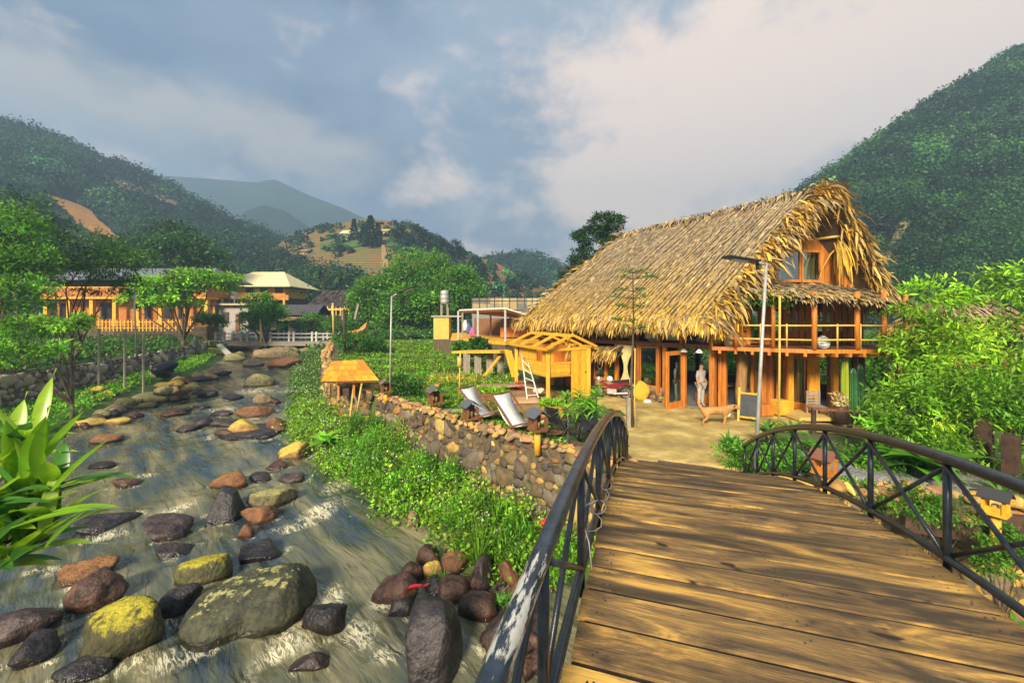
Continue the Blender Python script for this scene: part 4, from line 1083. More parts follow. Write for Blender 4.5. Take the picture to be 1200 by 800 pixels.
def thatch(c, cols, rows, ln, wd, bulge=.0, goldp=.6, lift=.12, thick=.22, jit=.10, sub_=1):
    n_ = None
    # slab
    a_, b_ = np.meshgrid(np.linspace(0, 1, 24), np.linspace(0, 1, 12)); top, n_ = patchpt(c, a_, b_, bulge)
    tv = top.reshape(-1, 3) - n_ * .03; bv = tv - n_ * thick; gf = grid_faces(24, 12)
    roof.add(np.concatenate([tv, bv]), np.concatenate([gf, gf[:, ::-1] + len(tv)]), np.tile(np.array([.13, .09, .055]), (2 * len(tv), 1)))
    A, B = np.meshgrid((np.arange(cols) + .5) / cols, (np.arange(rows) + .6) / rows)
    # every column of leaf tips runs up the slope with a narrow gap to the next
    A = A + rng.normal(0, jit / cols, A.shape) + rng.normal(0, .10 / cols, (1, cols)); B = B + rng.normal(0, .38 / rows, B.shape)
    A, B = A.ravel(), B.ravel()
    if sub_ > 1: A = np.concatenate([A + (k - (sub_ - 1) / 2) * .17 / cols for k in range(sub_)]); B = np.concatenate([B + rng.normal(0, .3 / rows, len(B)) for k in range(sub_)])
    A, B = np.clip(A, 0, 1), np.clip(B, 0, 1.0)
    p, n_ = patchpt(c, A, B, bulge); p2_, _ = patchpt(c, A, B - .02, bulge)
    d = norm(p2_ - p); side = norm(np.cross(np.broadcast_to(n_, d.shape), d))
    d = norm(d + side * rng.normal(0, .035, (len(d), 1)) + n_ * rng.normal(lift, lift * .8, (len(d), 1)))
    up = norm(n_ + rng.normal(0, .18, d.shape))
    L_ = ln * np.exp(rng.normal(0, .25, len(d))); W_ = wd * np.exp(rng.normal(0, .3, len(d)))
    Rm = frames(d, up) * np.stack([L_, W_, L_ * .35], -1)[:, None, :]
    big_ = snoise(A * 9, B * 6, 1.0, 9) * .5 + .5
    g = np.clip((1 - B) ** 2.2 * .9 + goldp * (big_ - .45) * .8 + rng.normal(0, .22, len(d)), 0, 1)[:, None]
    low = np.where(rng.uniform(0, 1, (len(d), 1)) < .45, TAN, np.where(rng.uniform(0, 1, (len(d), 1)) < .5, GREY, OLD))
    colr = low * (1 - g) + GOLD * g
    colr = colr * np.exp(rng.normal(0, .28, (len(d), 1)))
    Vv_, Ff, Tt = inst(BLADEV, BLADEF, Rm, p + n_ * .02, colr); roof.add(Vv_, Ff, Tt)
def fringe(pts, outv, n, ln, wd, gold=.7, down=1.0, layers=1, spread=.35, target=None, curl=.5, back=0.0):
    """drooping leaf bundles along a polyline; each leaf is a 3-quad strip that curls down"""
    pts = np.array(pts); seg = np.linalg.norm(np.diff(pts, axis=0), axis=1); cum = np.concatenate([[0], np.cumsum(seg)]) / seg.sum()
    t_ = rng.uniform(0, 1, n); p = np.stack([np.interp(t_, cum, pts[:, i]) for i in range(3)], -1)
    o = np.array(outv, float); o = o if o.ndim == 2 else np.tile(o, (n, 1))
    clump = np.sin(t_ * 47)[:, None] * .3 + np.sin(t_ * 23 + 1)[:, None] * .2
    d0 = norm(o * (.8 + clump) + rng.normal(0, spread, (n, 3)) + np.array([0, 0, -.15]) * down)
    L_ = (ln * np.exp(rng.normal(0, .28, n)))[:, None]; wv = (wd * np.exp(rng.normal(0, .25, n)))[:, None]
    side = norm(np.cross(d0, rng.normal(0, .6, (n, 3)) + np.array([0, 0, 1.0])))
    dn = np.array([0, 0, -1.0])
    rows = []
    q = p + rng.normal(0, .06, (n, 3)) - d0 * back * rng.uniform(0, 1, (n, 1)); dcur = d0
    for k, (f, ww) in enumerate(((0, .5), (.33, 1.0), (.68, .85), (1.0, .12))):
        if k: q = q + dcur * L_ * .34; dcur = norm(dcur + dn * curl * down)
        rows += [q - side * wv * ww * .5, q + side * wv * ww * .5]
    Vv_ = np.stack(rows, 1)
    Ff = np.array([[0, 1, 3, 2], [2, 3, 5, 4], [4, 5, 7, 6]])
    g = np.clip(gold + rng.normal(0, .3, (n, 1)), 0, 1)
    colr = (np.where(rng.uniform(0, 1, (n, 1)) < .6, TAN, GREY) * (1 - g) + np.array([.66, .40, .05]) * g) * np.exp(rng.normal(0, .3, (n, 1)))
    F_ = (Ff[None] + (np.arange(n) * 8)[:, None, None]).reshape(-1, 4)
    (target or roof).add(Vv_.reshape(-1, 3), F_, np.repeat(colr, 8, 0))
left = (EL, EBk, RBk, RF)
thatch(left, 60, 118, .24, .036, .10, .26, lift=.016, sub_=3)
right_ = (ERb, ER, RF, RBk)
thatch(right_, 50, 40, .4, .06, .08, .45, sub_=2)
thatch((EBk, EBr, RBk, RBk + V3(.01, .01, 0)), 40, 30, .7, .10, .12, .8)
thatch((EBr, ERb, RBk + V3(.01, .01, 0), RBk), 24, 16, .7, .14, .05)
ov = V3(-v2.x, -v2.y, -.9)
fringe([EL, (EL + EBk) / 2 + V3(0, 0, .02), EBk], ov, 1500, .4, .075, .62, 1.2, spread=.25)
fringe([EL + V3(.2, .1, .25), EBk + V3(.2, .2, .25)], ov, 1200, .45, .075, .5, 1.0, spread=.25)
fringe([EBk, EBr], V3(-.7, .4, -.8), 400, .5, .08, .6, 1.2, spread=.25)
fringe([ERb, ER], V3(v2.x, v2.y, -.8), 500, .6, .09, .6, 1.2)
fringe([RBk, RF], V3(-v2.x, -v2.y, -.5), 420, .35, .06, .1, .8, spread=.25)
fringe([RBk, RF], V3(v2.x, v2.y, -.5), 300, .35, .06, .1, .8, spread=.25)
fringe([EBk, RBk], V3(-.8, .4, .2), 260, .5, .07, .5, .8, spread=.4)
roof.build('thatch_roof', M_DRY, house)
# shaggy leaf bundles along the gable edges
barge = Soup()
roof_keep = roof; fw_ = V3(w2n.x, w2n.y, 0)
Lp = [EL * (1 - f) + RF * f + V3(.0, 0, .12 * math.sin(f * 3.14)) for f in np.linspace(0, 1, 6)]
Rp = [RF * (1 - f) + ER * f + V3(0, 0, .12 * math.sin(f * 3.14)) for f in np.linspace(0, 1, 6)]
inL = norm(fw_ * .8 + V3(w2.x, w2.y, 0) * .5 + V3(0, 0, -.2)); inR = norm(fw_ * .55 + V3(w2.x, w2.y, 0) * .75 + V3(0, 0, -.55))
fringe(Lp, inL, 1500, .62, .085, .5, 1.0, spread=.3, target=barge, curl=.55, back=.5)
fringe([p + V3(-.35, .2, -.1) for p in Lp], inL, 600, .6, .08, .75, 1.0, spread=.35, target=barge, curl=.7)
fringe(Rp, inR, 1100, .6, .085, .5, 1.0, spread=.3, target=barge, curl=.6, back=.5)
fringe([p + V3(-.1, .25, -.3) for p in Rp[1:]], inR, 350, .55, .08, .8, 1.2, spread=.3, target=barge, curl=.8)
for pp, n_, l_ in ((EL + V3(.15, .0, .3), 90, .62), (EL + V3(.75, .1, .8), 70, .75), (Rp[2] + V3(-.45, .3, -.45), 90, 1.2), (EL + V3(.0, .35, .1), 60, .5)):
    fringe([pp, pp + V3(.12, .03, .05)], V3(0, -.3, -1), n_, l_, .07, 1.0, 1.4, spread=.16, target=barge)
barge.build('barge_fringe', M_DRY, house)
# porch roof
porch = Soup(); roof = porch
PE = [V3(8.35, 14.25, 4.45), V3(10.15, 13.2, 4.25), V3(12.5, 13.15, 4.08), V3(15.1, 15.3, 3.95)]
PI = [np.array(Q(.6, .02, 5.05)), np.array(Q(2.6, .02, 5.05)), np.array(Q(4.6, .02, 5.0)), np.array(Q(6.6, .02, 4.9))]
for i in range(3):
    thatch((PE[i], PE[i+1], PI[i+1], PI[i]), 24, 14, .4, .075, .04, .3, .03, .12)
    oo = (PE[i] + PE[i+1]) / 2 - (PI[i] + PI[i+1]) / 2; oo[2] = -.5
    fringe([PE[i], PE[i+1]], norm(oo), 240, .2, .05, .2, 1.2, spread=.3)
porch.build('porch_roof', M_DRY, house)
# sagging thatch awning over the shop window
aw = Soup(); roof = aw
thatch((np.array(K(3.9, .85, 1.95)), np.array(K(6.6, .8, 2.05)), np.array(K(6.6, .1, 2.35)), np.array(K(3.9, .1, 2.33))), 30, 8, .35, .06, .02, 1.0)
fringe([np.array(K(3.9, .85, 2.0)), np.array(K(6.6, .8, 2.08))], V3(-v2.x, -v2.y, -.9), 420, .36, .05, .75, 1.2, spread=.22)
aw.build('thatch_awning', M_DRY, house)
roof = roof_keep
# rafters under the gable overhang
for f in (.15, .4, .65, .9):
    for e_ in (EL, ER):
        a = e_ * (1 - f) + RF * f - V3(0, 0, .3); b = Vector(a) + Vector((u2.x, u2.y, 0)) * 2.6
        mb = MB(); mb.tube([Vector(a), b], .06, 6); mb.build('roof_pole', M_BAMBOO, house, smooth=True)
# things at the house
def place_text(body, size, p, xdir, m, parent, name='lettering'):
    x = Vector(xdir).normalized(); return x
sg = thing('banner_sign', K(6.45, .16, .2), 'white upright banner with dark vertical lettering on the red wall', 'sign')
mb = MB(); mb.prism([K(6.15, .13, .45), K(6.85, .13, .45), K(6.85, .13, 1.62), K(6.15, .13, 1.62)], (-v2.x * .03, -v2.y * .03, 0)); mb.build('panel', M_WHITE, sg)
mb = MB()
rs = random.Random(5)
for col_, (kc, n_) in enumerate(((6.58, 7), (6.4, 4))):
    for i in range(n_):
        z = 1.5 - i * .145 - col_ * .12
        for j in range(3):
            mb.prism([K(kc - .05, .165, z - j * .035), K(kc + .05, .165, z - j * .035), K(kc + .05, .165, z + .014 - j * .035), K(kc - .05, .165, z + .014 - j * .035)], (-v2.x * .003, -v2.y * .003, 0))
        mb.prism([K(kc - .01, .166, z - .085), K(kc + .012, .166, z - .085), K(kc + .012, .166, z + .03), K(kc - .01, .166, z + .03)], (-v2.x * .004, -v2.y * .004, 0))
mb.build('lettering', M_BLACK, sg)
# window lettering, reading upward
yb = Vector((u2.x, u2.y, 0)); Mx = Matrix((( 0, 0, 0, 0),) * 4)
xa = Vector((0, 0, 1)); ya = Vector((u2.x, u2.y, 0)).normalized(); za = Vector((-v2.x, -v2.y, 0)).normalized()
Mt = Matrix.Translation(K(5.3, .085, 1.42) - wloc(house)) @ Matrix((xa, ya, xa.cross(ya))).transposed().to_4x4()
text_mesh('lettering', 'OSI', .42, M_WHITE, house, Mt)
# pale bedding in the upper windows
def lump(name, c, r, m, label=None, cat=None, parent=None, seed=1, sub=ICO3, amp=.12, group=None, tintc=None, flatb=True):
    v, f = sub; rg = np.random.default_rng(seed)
    k = np.zeros(len(v))
    for _ in range(6): k += np.sin(v @ rg.normal(0, 2.4, 3) + rg.uniform(0, 6)) * amp / 2
    V = v * (1 + k[:, None]) * np.array(r)
    me = mesh_np(name, V, f, m, np.tile(tintc if tintc is not None else (1, 1, 1), (len(V), 1)), smooth=True)
    o = link(name, me, parent, c)
    if label: tag(o, label, cat, group)
    return o
for k, lab in ((2.65, 'cream bundle of bedding in the upstairs window above the open door'), (5.3, 'wide pale bedroll in the upstairs window above the hanging awning')):
    lump('bedding', K(k, -.32, ZF + .3), (.42, .3, .34), M_CLOTH, lab, 'bedding', seed=int(k * 9), amp=.07)
pot = thing('plant_pot', Vector((7.95, 15.0, ZF)) , 'cream clay pot standing on the corner of the balcony', 'pot')
mb = MB(); mb.lathe((7.95, 15.0, ZF), [(.15, 0), (.2, .25), (.24, .5), (.27, .5), (.27, .58), (.22, .58), (.2, .5)], 18); mb.build('bowl', mat('cream_clay', (.62, .48, .30), (.72, .58, .40), 4, rough=.8), pot, smooth=True)
s_ = Soup(); n = 90; leaves(s_, np.tile([7.95, 15.0, ZF + .5], (n, 1)) + rng.normal(0, .08, (n, 3)), rdir(n, .9), rng.uniform(.2, .4, n), tints(n, (.07, .16, .03)), .3); s_.build('foliage', M_LEAF, pot)
bk = MB(); c_ = Vector((10.35, 13.62, ZF + .22)); bk.lathe(c_, [(.0, -.06), (.2, -.06), (.235, 0), (.2, .06), (0, .06)], 18, axis=(.1, -1, .15))
tag(bk.build('round_cushion', mat('striped_cushion', (.55, .53, .48), (.12, .12, .13), 3, stretch=(1, 1, 9), lo=.48, hi=.52), loc=c_, smooth=True), 'round grey striped cushion propped behind the balcony rail', 'cushion')
s_ = Soup(); n = 900; hp = Vector((8.95, 13.95, 4.2)); pts = np.array([9.1, 14.05, 4.22]) + rng.normal(0, 1, (n, 3)) * np.array([.55, .3, .13])
leaves(s_, pts, rdir(n, -.3), rng.uniform(.08, .16, n), tints(n, (.06, .17, .02)), .7)
tag(s_.build('climbing_plant', M_LEAF, loc=(9.1, 14.05, 4.0)), 'green climber spilling over the porch roof beside the lamp post', 'plant')
for p, lab in ((K(.15, .8, 2.3), 'small white lamp under the balcony corner beside the log column'), (K(1.0, .3, 2.25), 'white bulb lamp hanging over the open doorway')):
    b = thing('hanging_lamp', p, lab, 'lamp'); mb = MB(); mb.lathe(p, [(.02, .12), (.05, .1), (.14, 0), (.13, -.02)], 14); mb.build('shade', M_WHITE, b, smooth=True)
    mb = MB(); mb.tube([p + Vector((0, 0, .1)), p + Vector((0, 0, .3))], .012, 6); mb.build('cord', M_BLACK, b)
# furniture glimpsed inside
def table(p, rz, lab, sx=1.0, sy=.6, h=.72, m=M_BROWN):
    t_ = thing('cafe_table', p, lab, 'table'); Q_ = Matrix.Rotation(rz, 3, 'Z')
    mb = MB(); mb.box(Vector(p) + Vector((0, 0, h)), (sx, sy, .05), rz=rz); mb.build('tabletop', m, t_)
    for sx_ in (-1, 1):
        for sy_ in (-1, 1):
            c = Vector(p) + Q_ @ Vector((sx_ * (sx/2 - .07), sy_ * (sy/2 - .07), 0)); mb = MB(); mb.box(c + Vector((0, 0, (h - .03) / 2)), (.05, .05, h - .03), rz=rz); mb.build('leg', m, t_)
table(Q(1.7, -1.2, .06), .2, 'dark table inside the glass front beside the log column'); table(Q(4.0, -1.6, .06), .2, 'dark table seen through the right hand doorway')
mb = MB(); p = K(.75, -1.3, .06); mb.box(p + Vector((0, 0, .22)), (1.0, .4, .44), rz=.3)
tag(mb.build('wooden_chest', M_ORANGE, loc=p, bevel=.02), 'low orange wooden chest on the floor inside the open doorway', 'chest')
mb = MB(); p = K(.55, -1.7, .06); mb.tube([p, p + Vector((.02, 0, 1.2)), p + Vector((0, 0, 2.3))], [.2, .18, .19], 12)
mb.build('inner_column', M_BROWN, house, smooth=True)
# ================================================================ vegetation helpers
def clumpleaves(soup, cen, rad, ncl, nl, ls, col, var=.28, shell=.5, cs=.22, lw=.8, droop=-.1):
    cen = np.array(cen, float); rad = np.array(rad, float)
    d = rdir(ncl, .15); r_ = (rng.uniform(shell ** 3, 1, ncl) ** (1 / 3))[:, None]
    C = cen + d * r_ * rad * (1 + .18 * np.sin(d[:, :1] * 4.1 + cen[0]) * np.cos(d[:, 2:] * 5.3 + cen[1]))
    ct = tints(ncl, col, var, .07)
    pts = np.repeat(C, nl, 0) + np.clip(rng.normal(0, 1, (ncl * nl, 3)), -1.7, 1.7) * cs * rad.mean() * np.array([1, 1, .6])
    dd = norm(np.repeat(d, nl, 0) * .7 + rdir(ncl * nl, droop))
    tt = np.repeat(ct, nl, 0) * np.exp(rng.normal(0, .18, (ncl * nl, 1)))
    leaves(soup, pts, dd, ls * rng.uniform(.6, 1.35, ncl * nl), tt, lw); return C

def tree(name, label, base, lobes, ncl, nl, ls, col, tr=.2, cat='tree', group=None, fork=.35, multi=1, bark=None, var=.3, lw=.8, cs=.22, lean=(0, 0), droop=-.1):
    """lobes: (dx, dy, z, rx, ry, rz) relative to base"""
    base = Vector(base); o = thing(name, base, label, cat, group)
    if nl < 32: nl = int(nl * 1.9); ls = ls * .72
    sp = Soup(); tb = MB()
    tot = sum(l[3] * l[4] * l[5] for l in lobes) ; ends = []
    for l in lobes:
        k = max(6, int(ncl * (l[3] * l[4] * l[5]) / tot))
        C = clumpleaves(sp, base + Vector(l[:3]), l[3:], k, nl, ls, col, var, cs=cs, lw=lw, droop=droop)
        ends += [Vector(c) for c in C[:max(2, 14 // len(lobes))]]
    topz = min(l[2] - l[5] * .3 for l in lobes); fk = base + Vector((lean[0], lean[1], max(topz * fork, .15)))
    for k in range(multi):
        off = Vector((random.uniform(-.3, .3), random.uniform(-.3, .3), 0)) * (multi > 1) * tr * 6
        f2 = fk + off * 1.5
        tb.tube([base + off * .4 - Vector((0, 0, .3)), (base + f2) / 2 + off * .3 + Vector((random.uniform(-.1, .1) * tr * 3, 0, 0)), f2], [tr * 1.25 / multi ** .5, tr / multi ** .5, tr * .8 / multi ** .5], 8)
        for e in ends[k::multi]:
            m_ = f2.lerp(e, .5) + Vector((random.uniform(-.15, .15), random.uniform(-.15, .15), random.uniform(0, .15))) * (e - f2).length
            tb.tube([f2, m_, e], [tr * .5 / multi ** .5, tr * .28 / multi ** .5, tr * .08], 6, cap=False)
    tb.build('trunk', bark or M_BARK, o, smooth=True); sp.build('crown', M_LEAF, o); return o

def bladepts(soup, p, d, ln, wd, droop, col, seg=6, fold=.25, upv=(0, 0, 1), tip=.08):
    """one long arching leaf with a folded midrib; p,d vectors"""
    p = Vector(p); d = Vector(d).normalized(); V = []
    for i in range(seg + 1):
        f = i / seg; w_ = wd * (math.sin(min(1, f * 1.15 + .06) * math.pi) ** .7 if f < .87 else max(tip, (1 - f) / .13 * .5)) * .5
        side = d.cross(Vector(upv)).normalized() if abs(d.dot(Vector(upv))) < .995 else Vector((1, 0, 0)); nn_ = side.cross(d).normalized()
        V += [p - side * w_ + nn_ * w_ * fold, p.copy(), p + side * w_ + nn_ * w_ * fold]
        p = p + d * (ln / seg); d = (d + Vector((0, 0, -1)) * droop / seg).normalized()
    Fc = []
    for i in range(seg):
        a = i * 3; Fc += [(a, a + 1, a + 4, a + 3), (a + 1, a + 2, a + 5, a + 4)]
    soup.add(np.array(V), np.array(Fc), np.array(col)[None] * np.exp(rng.normal(0, .05, (len(V), 1))))

def rosette(name, label, base, n, ln, wd, col, up=.8, droop=1.0, cat='plant', stem=0.0, heads=1, spread=.25, group=None, var=.25, parent=None):
    base = Vector(base); o = parent or thing(name, base, label, cat, group); sp = Soup(); tb = MB()
    for h in range(heads):
        tb = MB()
        hp = base + Vector((random.uniform(-spread, spread), random.uniform(-spread, spread), 0)) * (heads > 1)
        top = hp + Vector((random.uniform(-.08, .08), random.uniform(-.08, .08), stem * random.uniform(.75, 1.15)))
        if stem:
            tb.tube([hp - Vector((0, 0, .05)), (hp + top) / 2 + Vector((random.uniform(-.03, .03), 0, 0)), top], [.035, .03, .025], 6)
            tb.build('stem', M_BARK, o, smooth=True)
        for i in range(n):
            a = 2.4 * i + random.uniform(-.3, .3); e = up * random.uniform(.5, 1.4) * (1 - .6 * i / n) + .15
            bladepts(sp, top - Vector((0, 0, stem * .22 * i / n)), (math.cos(a), math.sin(a), e), ln * random.uniform(.7, 1.15), wd * random.uniform(.8, 1.2), droop * random.uniform(.7, 1.3), tints(1, col, var, .08)[0], 5)
    sp.build('foliage', M_LEAF, o)
    return o

def cover(name, label, X, Y, hgt, ls, col, nper, flowers=0, fcol=(.75, .75, .68), lw=.9, var=.3, zoff=0.0, amp=.5):
    """leafy ground cover over scattered points (stuff)"""
    n = len(X); Z = terr(X, Y); sp = Soup()
    hh = hgt * np.exp(rng.normal(0, .25, n)) * np.clip(.8 + amp * snoise(X, Y, 2.2, 3.3) + .5 * amp * snoise(X, Y, 5.0, 1.3), .15, 3)
    ct = tints(n, col, var, .15)
    dead = rng.uniform(0, 1, n) < .05; ct[dead] = np.array([.22, .15, .05])
    P_ = np.repeat(np.stack([X, Y, Z + zoff], -1), nper, 0); N = n * nper
    P_ = P_ + rng.normal(0, 1, (N, 3)) * np.array([hgt * .45, hgt * .45, 0]); P_[:, 2] += np.repeat(np.abs(hh), nper) * rng.uniform(0, 1, N) ** .6
    tt = np.repeat(ct, nper, 0) * np.exp(rng.normal(0, .2, (N, 1)))
    leaves(sp, P_, rdir(N, .35), ls * rng.uniform(.6, 1.3, N), tt, lw)
    if flowers:
        i = rng.integers(0, n, flowers); Fp = np.stack([X[i], Y[i], Z[i] + zoff + np.abs(hh[i]) * 1.02], -1) + rng.normal(0, .05, (flowers, 3))
        leaves(sp, Fp, rdir(flowers, 1.5), ls * .55, np.tile(fcol, (flowers, 1)), 1.4)
    return tag(sp.build(name, M_LEAF), label, kind='stuff')

def scatter(n, x0, x1, y0, y1, keep):
    X = rng.uniform(x0, x1, n); Y = rng.uniform(y0, y1, n); k = keep(X, Y); return X[k], Y[k]
rb = lambda X, Y: sdist(RB, X, Y); rw = lambda X, Y: sdist(RW, X, Y)
lb = lambda X, Y: sdist(LB, X, Y, False); lw_ = lambda X, Y: sdist(LW, X, Y, False)

# river bank undergrowth on the right bank, below the wall
X, Y = scatter(15000, -12, 3.4, 8.3, 24, lambda X, Y: (rb(X, Y) > .25 + .25 * np.sin(X * 2.1)) & (rw(X, Y) < -.15) & ~((X > .2) & (Y < 9.6)))
hX = .38 + .0 * X
cover('bank_undergrowth', 'leafy green undergrowth with tiny white flowers along the foot of the stone wall', X, Y, .62, .12, (.20, .40, .02), 14, 1100, amp=.95, var=.4)
sp = Soup(); k_ = 0
while k_ < 44:
    f_ = random.random(); i_ = random.choice((0, 0, 1, 1, 1, 2, 2, 3)); a_, b_ = RW[6 + min(i_, 2)], RW[7 + min(i_, 2)]
    x_ = a_[0] + (b_[0] - a_[0]) * f_; y_ = a_[1] + (b_[1] - a_[1]) * f_; o_ = random.uniform(.35, 1.9)
    d_ = np.array((b_[0] - a_[0], b_[1] - a_[1])); d_ /= np.hypot(*d_); x_ -= -d_[1] * o_; y_ -= d_[0] * o_
    if float(rb(np.array([x_]), np.array([y_]))[0]) < .4: continue
    k_ += 1; h_ = random.uniform(.35, .95) * (1 if x_ < -.6 else .55); r_ = random.uniform(.3, .6)
    c_ = random.choice(((.16, .38, .025), (.12, .31, .02), (.24, .42, .035), (.09, .25, .02)))
    C_ = clumpleaves(sp, (x_, y_, float(terr(x_, y_)) + h_ * .75), (r_, r_, h_ * .8), 26, 34, .10, c_, .3, cs=.28, lw=.6)
    n_ = 40; P__ = C_[rng.integers(0, len(C_), n_)] + np.array([0, 0, .1]); leaves(sp, P__, norm(rng.normal(0, .35, (n_, 3)) + np.array([0, 0, 1.0])), rng.uniform(.2, .45, n_), tints(n_, c_, .3), .12)
tag(sp.build('bank_bushes', M_LEAF), 'taller loose green growth climbing the face of the fieldstone wall', kind='stuff')
X, Y = scatter(9000, -26, -8, 20, 46, lambda X, Y: (rb(X, Y) > .3) & (rw(X, Y) < -.1))
cover('bank_undergrowth', 'weeds covering the river bank upstream of the shingled shrine', X, Y, .4, .16, (.11, .23, .025), 9, 500)
# garden
def ingarden(X, Y): return (rw(X, Y) > .5) & ~((X > .0) & (Y < 30)) & (X < 9)
X, Y = scatter(8000, -14, 2.5, 20, 44, lambda X, Y: ingarden(X, Y) & (np.sin(Y * 2.2 + .25 * X + .6 * np.sin(X * .6)) > -.35))
cover('garden_crops', 'rows of green vegetable crops in the terraced garden', X, Y, .26, .16, (.19, .36, .02), 9, 300, (.6, .55, .1))
X, Y = scatter(9000, -7, 3, 10, 22, lambda X, Y: (rw(X, Y) > .25) & (X + .2 * Y < 3.9) & ~((X > -.2) & (Y > 15.5)))
cover('garden_grass', 'short grass and weeds between the loungers and the wall top', X, Y, .09, .10, (.17, .33, .02), 7)
# left bank grass
X, Y = scatter(16000, -33, -13, 6, 45, lambda X, Y: (lb(X, Y) > .9) & (lw_(X, Y) < -.25))
cover('bank_grass', 'bright green grass sloping from the grey wall to the river', X, Y, .16, .17, (.19, .42, .02), 9)
X, Y = scatter(9000, -60, -24, 16, 62, lambda X, Y: (lw_(X, Y) > .5) & (lw_(X, Y) < 26))
cover('plot_greenery', 'green weeds and crops filling the plots behind the grey wall', X, Y, .5, .3, (.065, .17, .02), 9)
X, Y = scatter(5000, -42, -8, 46, 66, lambda X, Y: ((rb(X, Y) > 1) | (lb(X, Y) > 1)))
cover('far_bank_greenery', 'low green growth around the white railed bridge', X, Y, .6, .42, (.07, .19, .025), 9)

# ================================================================ dirt path and gravel
def sheet(name, outline, m, lift, step=.22, jit=.0):
    """draped sheet over the terrain inside an outline"""
    ol = np.array(outline, float); x0, y0 = ol.min(0); x1, y1 = ol.max(0)
    gx = np.arange(x0, x1 + step, step); gy = np.arange(y0, y1 + step, step); X, Y = np.meshgrid(gx, gy)
    ins = np.zeros(X.shape, bool); j = len(ol) - 1
    Xn, Yn = X + snoise(X, Y, 2.5, 4) * .15, Y + snoise(X, Y, 2.5, 5) * .15
    for i in range(len(ol)):
        c = ((ol[i, 1] > Yn) != (ol[j, 1] > Yn)) & (Xn < (ol[j, 0] - ol[i, 0]) * (Yn - ol[i, 1]) / (ol[j, 1] - ol[i, 1] + 1e-9) + ol[i, 0]); ins ^= c; j = i
    Z = terr(X, Y) + lift + snoise(X, Y, 3, 6) * .008
    f = grid_faces(len(gx), len(gy)); k = ins.ravel()[f].all(1); f = f[k]
    used = np.unique(f); re = np.full(X.size, -1); re[used] = np.arange(len(used))
    return link(name, mesh_np(name, np.stack([X, Y, Z], -1).reshape(-1, 3)[used], re[f], m, smooth=True))
M_DIRT = mat('sandy_dirt', (.30, .21, .08), (.66, .50, .17), 1.0, rough=.95, bump=.6, detail=12, bscale=14, c3=(.46, .33, .10))
tag(sheet('dirt_path', [(2.7,9.7),(5.3,8.95),(6.2,10.2),(7.2,11.6),(8.4,12.6),(12.6,13.0),(12.4,15.4),(7.7,15.65),(5.2,18.6),(3.7,20.4),(2.4,20.2),(3.0,18.0),(3.9,15.5),(3.3,12.4)], M_DIRT, .035), kind='structure')
tag(sheet('earth_yard', [(-3.2,22.5),(-2.2,17.5),(-.9,15.2),(1.2,14.6),(3.2,16.2),(2.6,19.6),(1.2,23.5),(-1,25.5)], mat('brown_earth', (.20, .115, .05), (.36, .22, .09), 1.1, rough=.95, bump=.4, detail=12), .02), kind='structure')
M_GRAVEL = mat('gravel', (.16, .16, .155), (.48, .46, .43), 26, rough=.9, bump=1.0, detail=3, lo=.42, hi=.58)
tag(sheet('gravel_strip', [(5.9,9.2),(6.6,11.2),(8.8,10.9),(11.2,9.8),(12.0,8.6),(8.6,8.5)], M_GRAVEL, .05, .18), kind='structure')
tag(sheet('farm_track', [(-46,40),(-36,33),(-31.5,27),(-31.5,25.6),(-37,31),(-47,37.5)], M_DIRT, .06, .5), kind='structure')
tag(sheet('yard_dirt', [(-38,46),(-33.5,43),(-30.8,43.2),(-31.5,49),(-36,53)], M_DIRT, .06, .4), kind='structure')

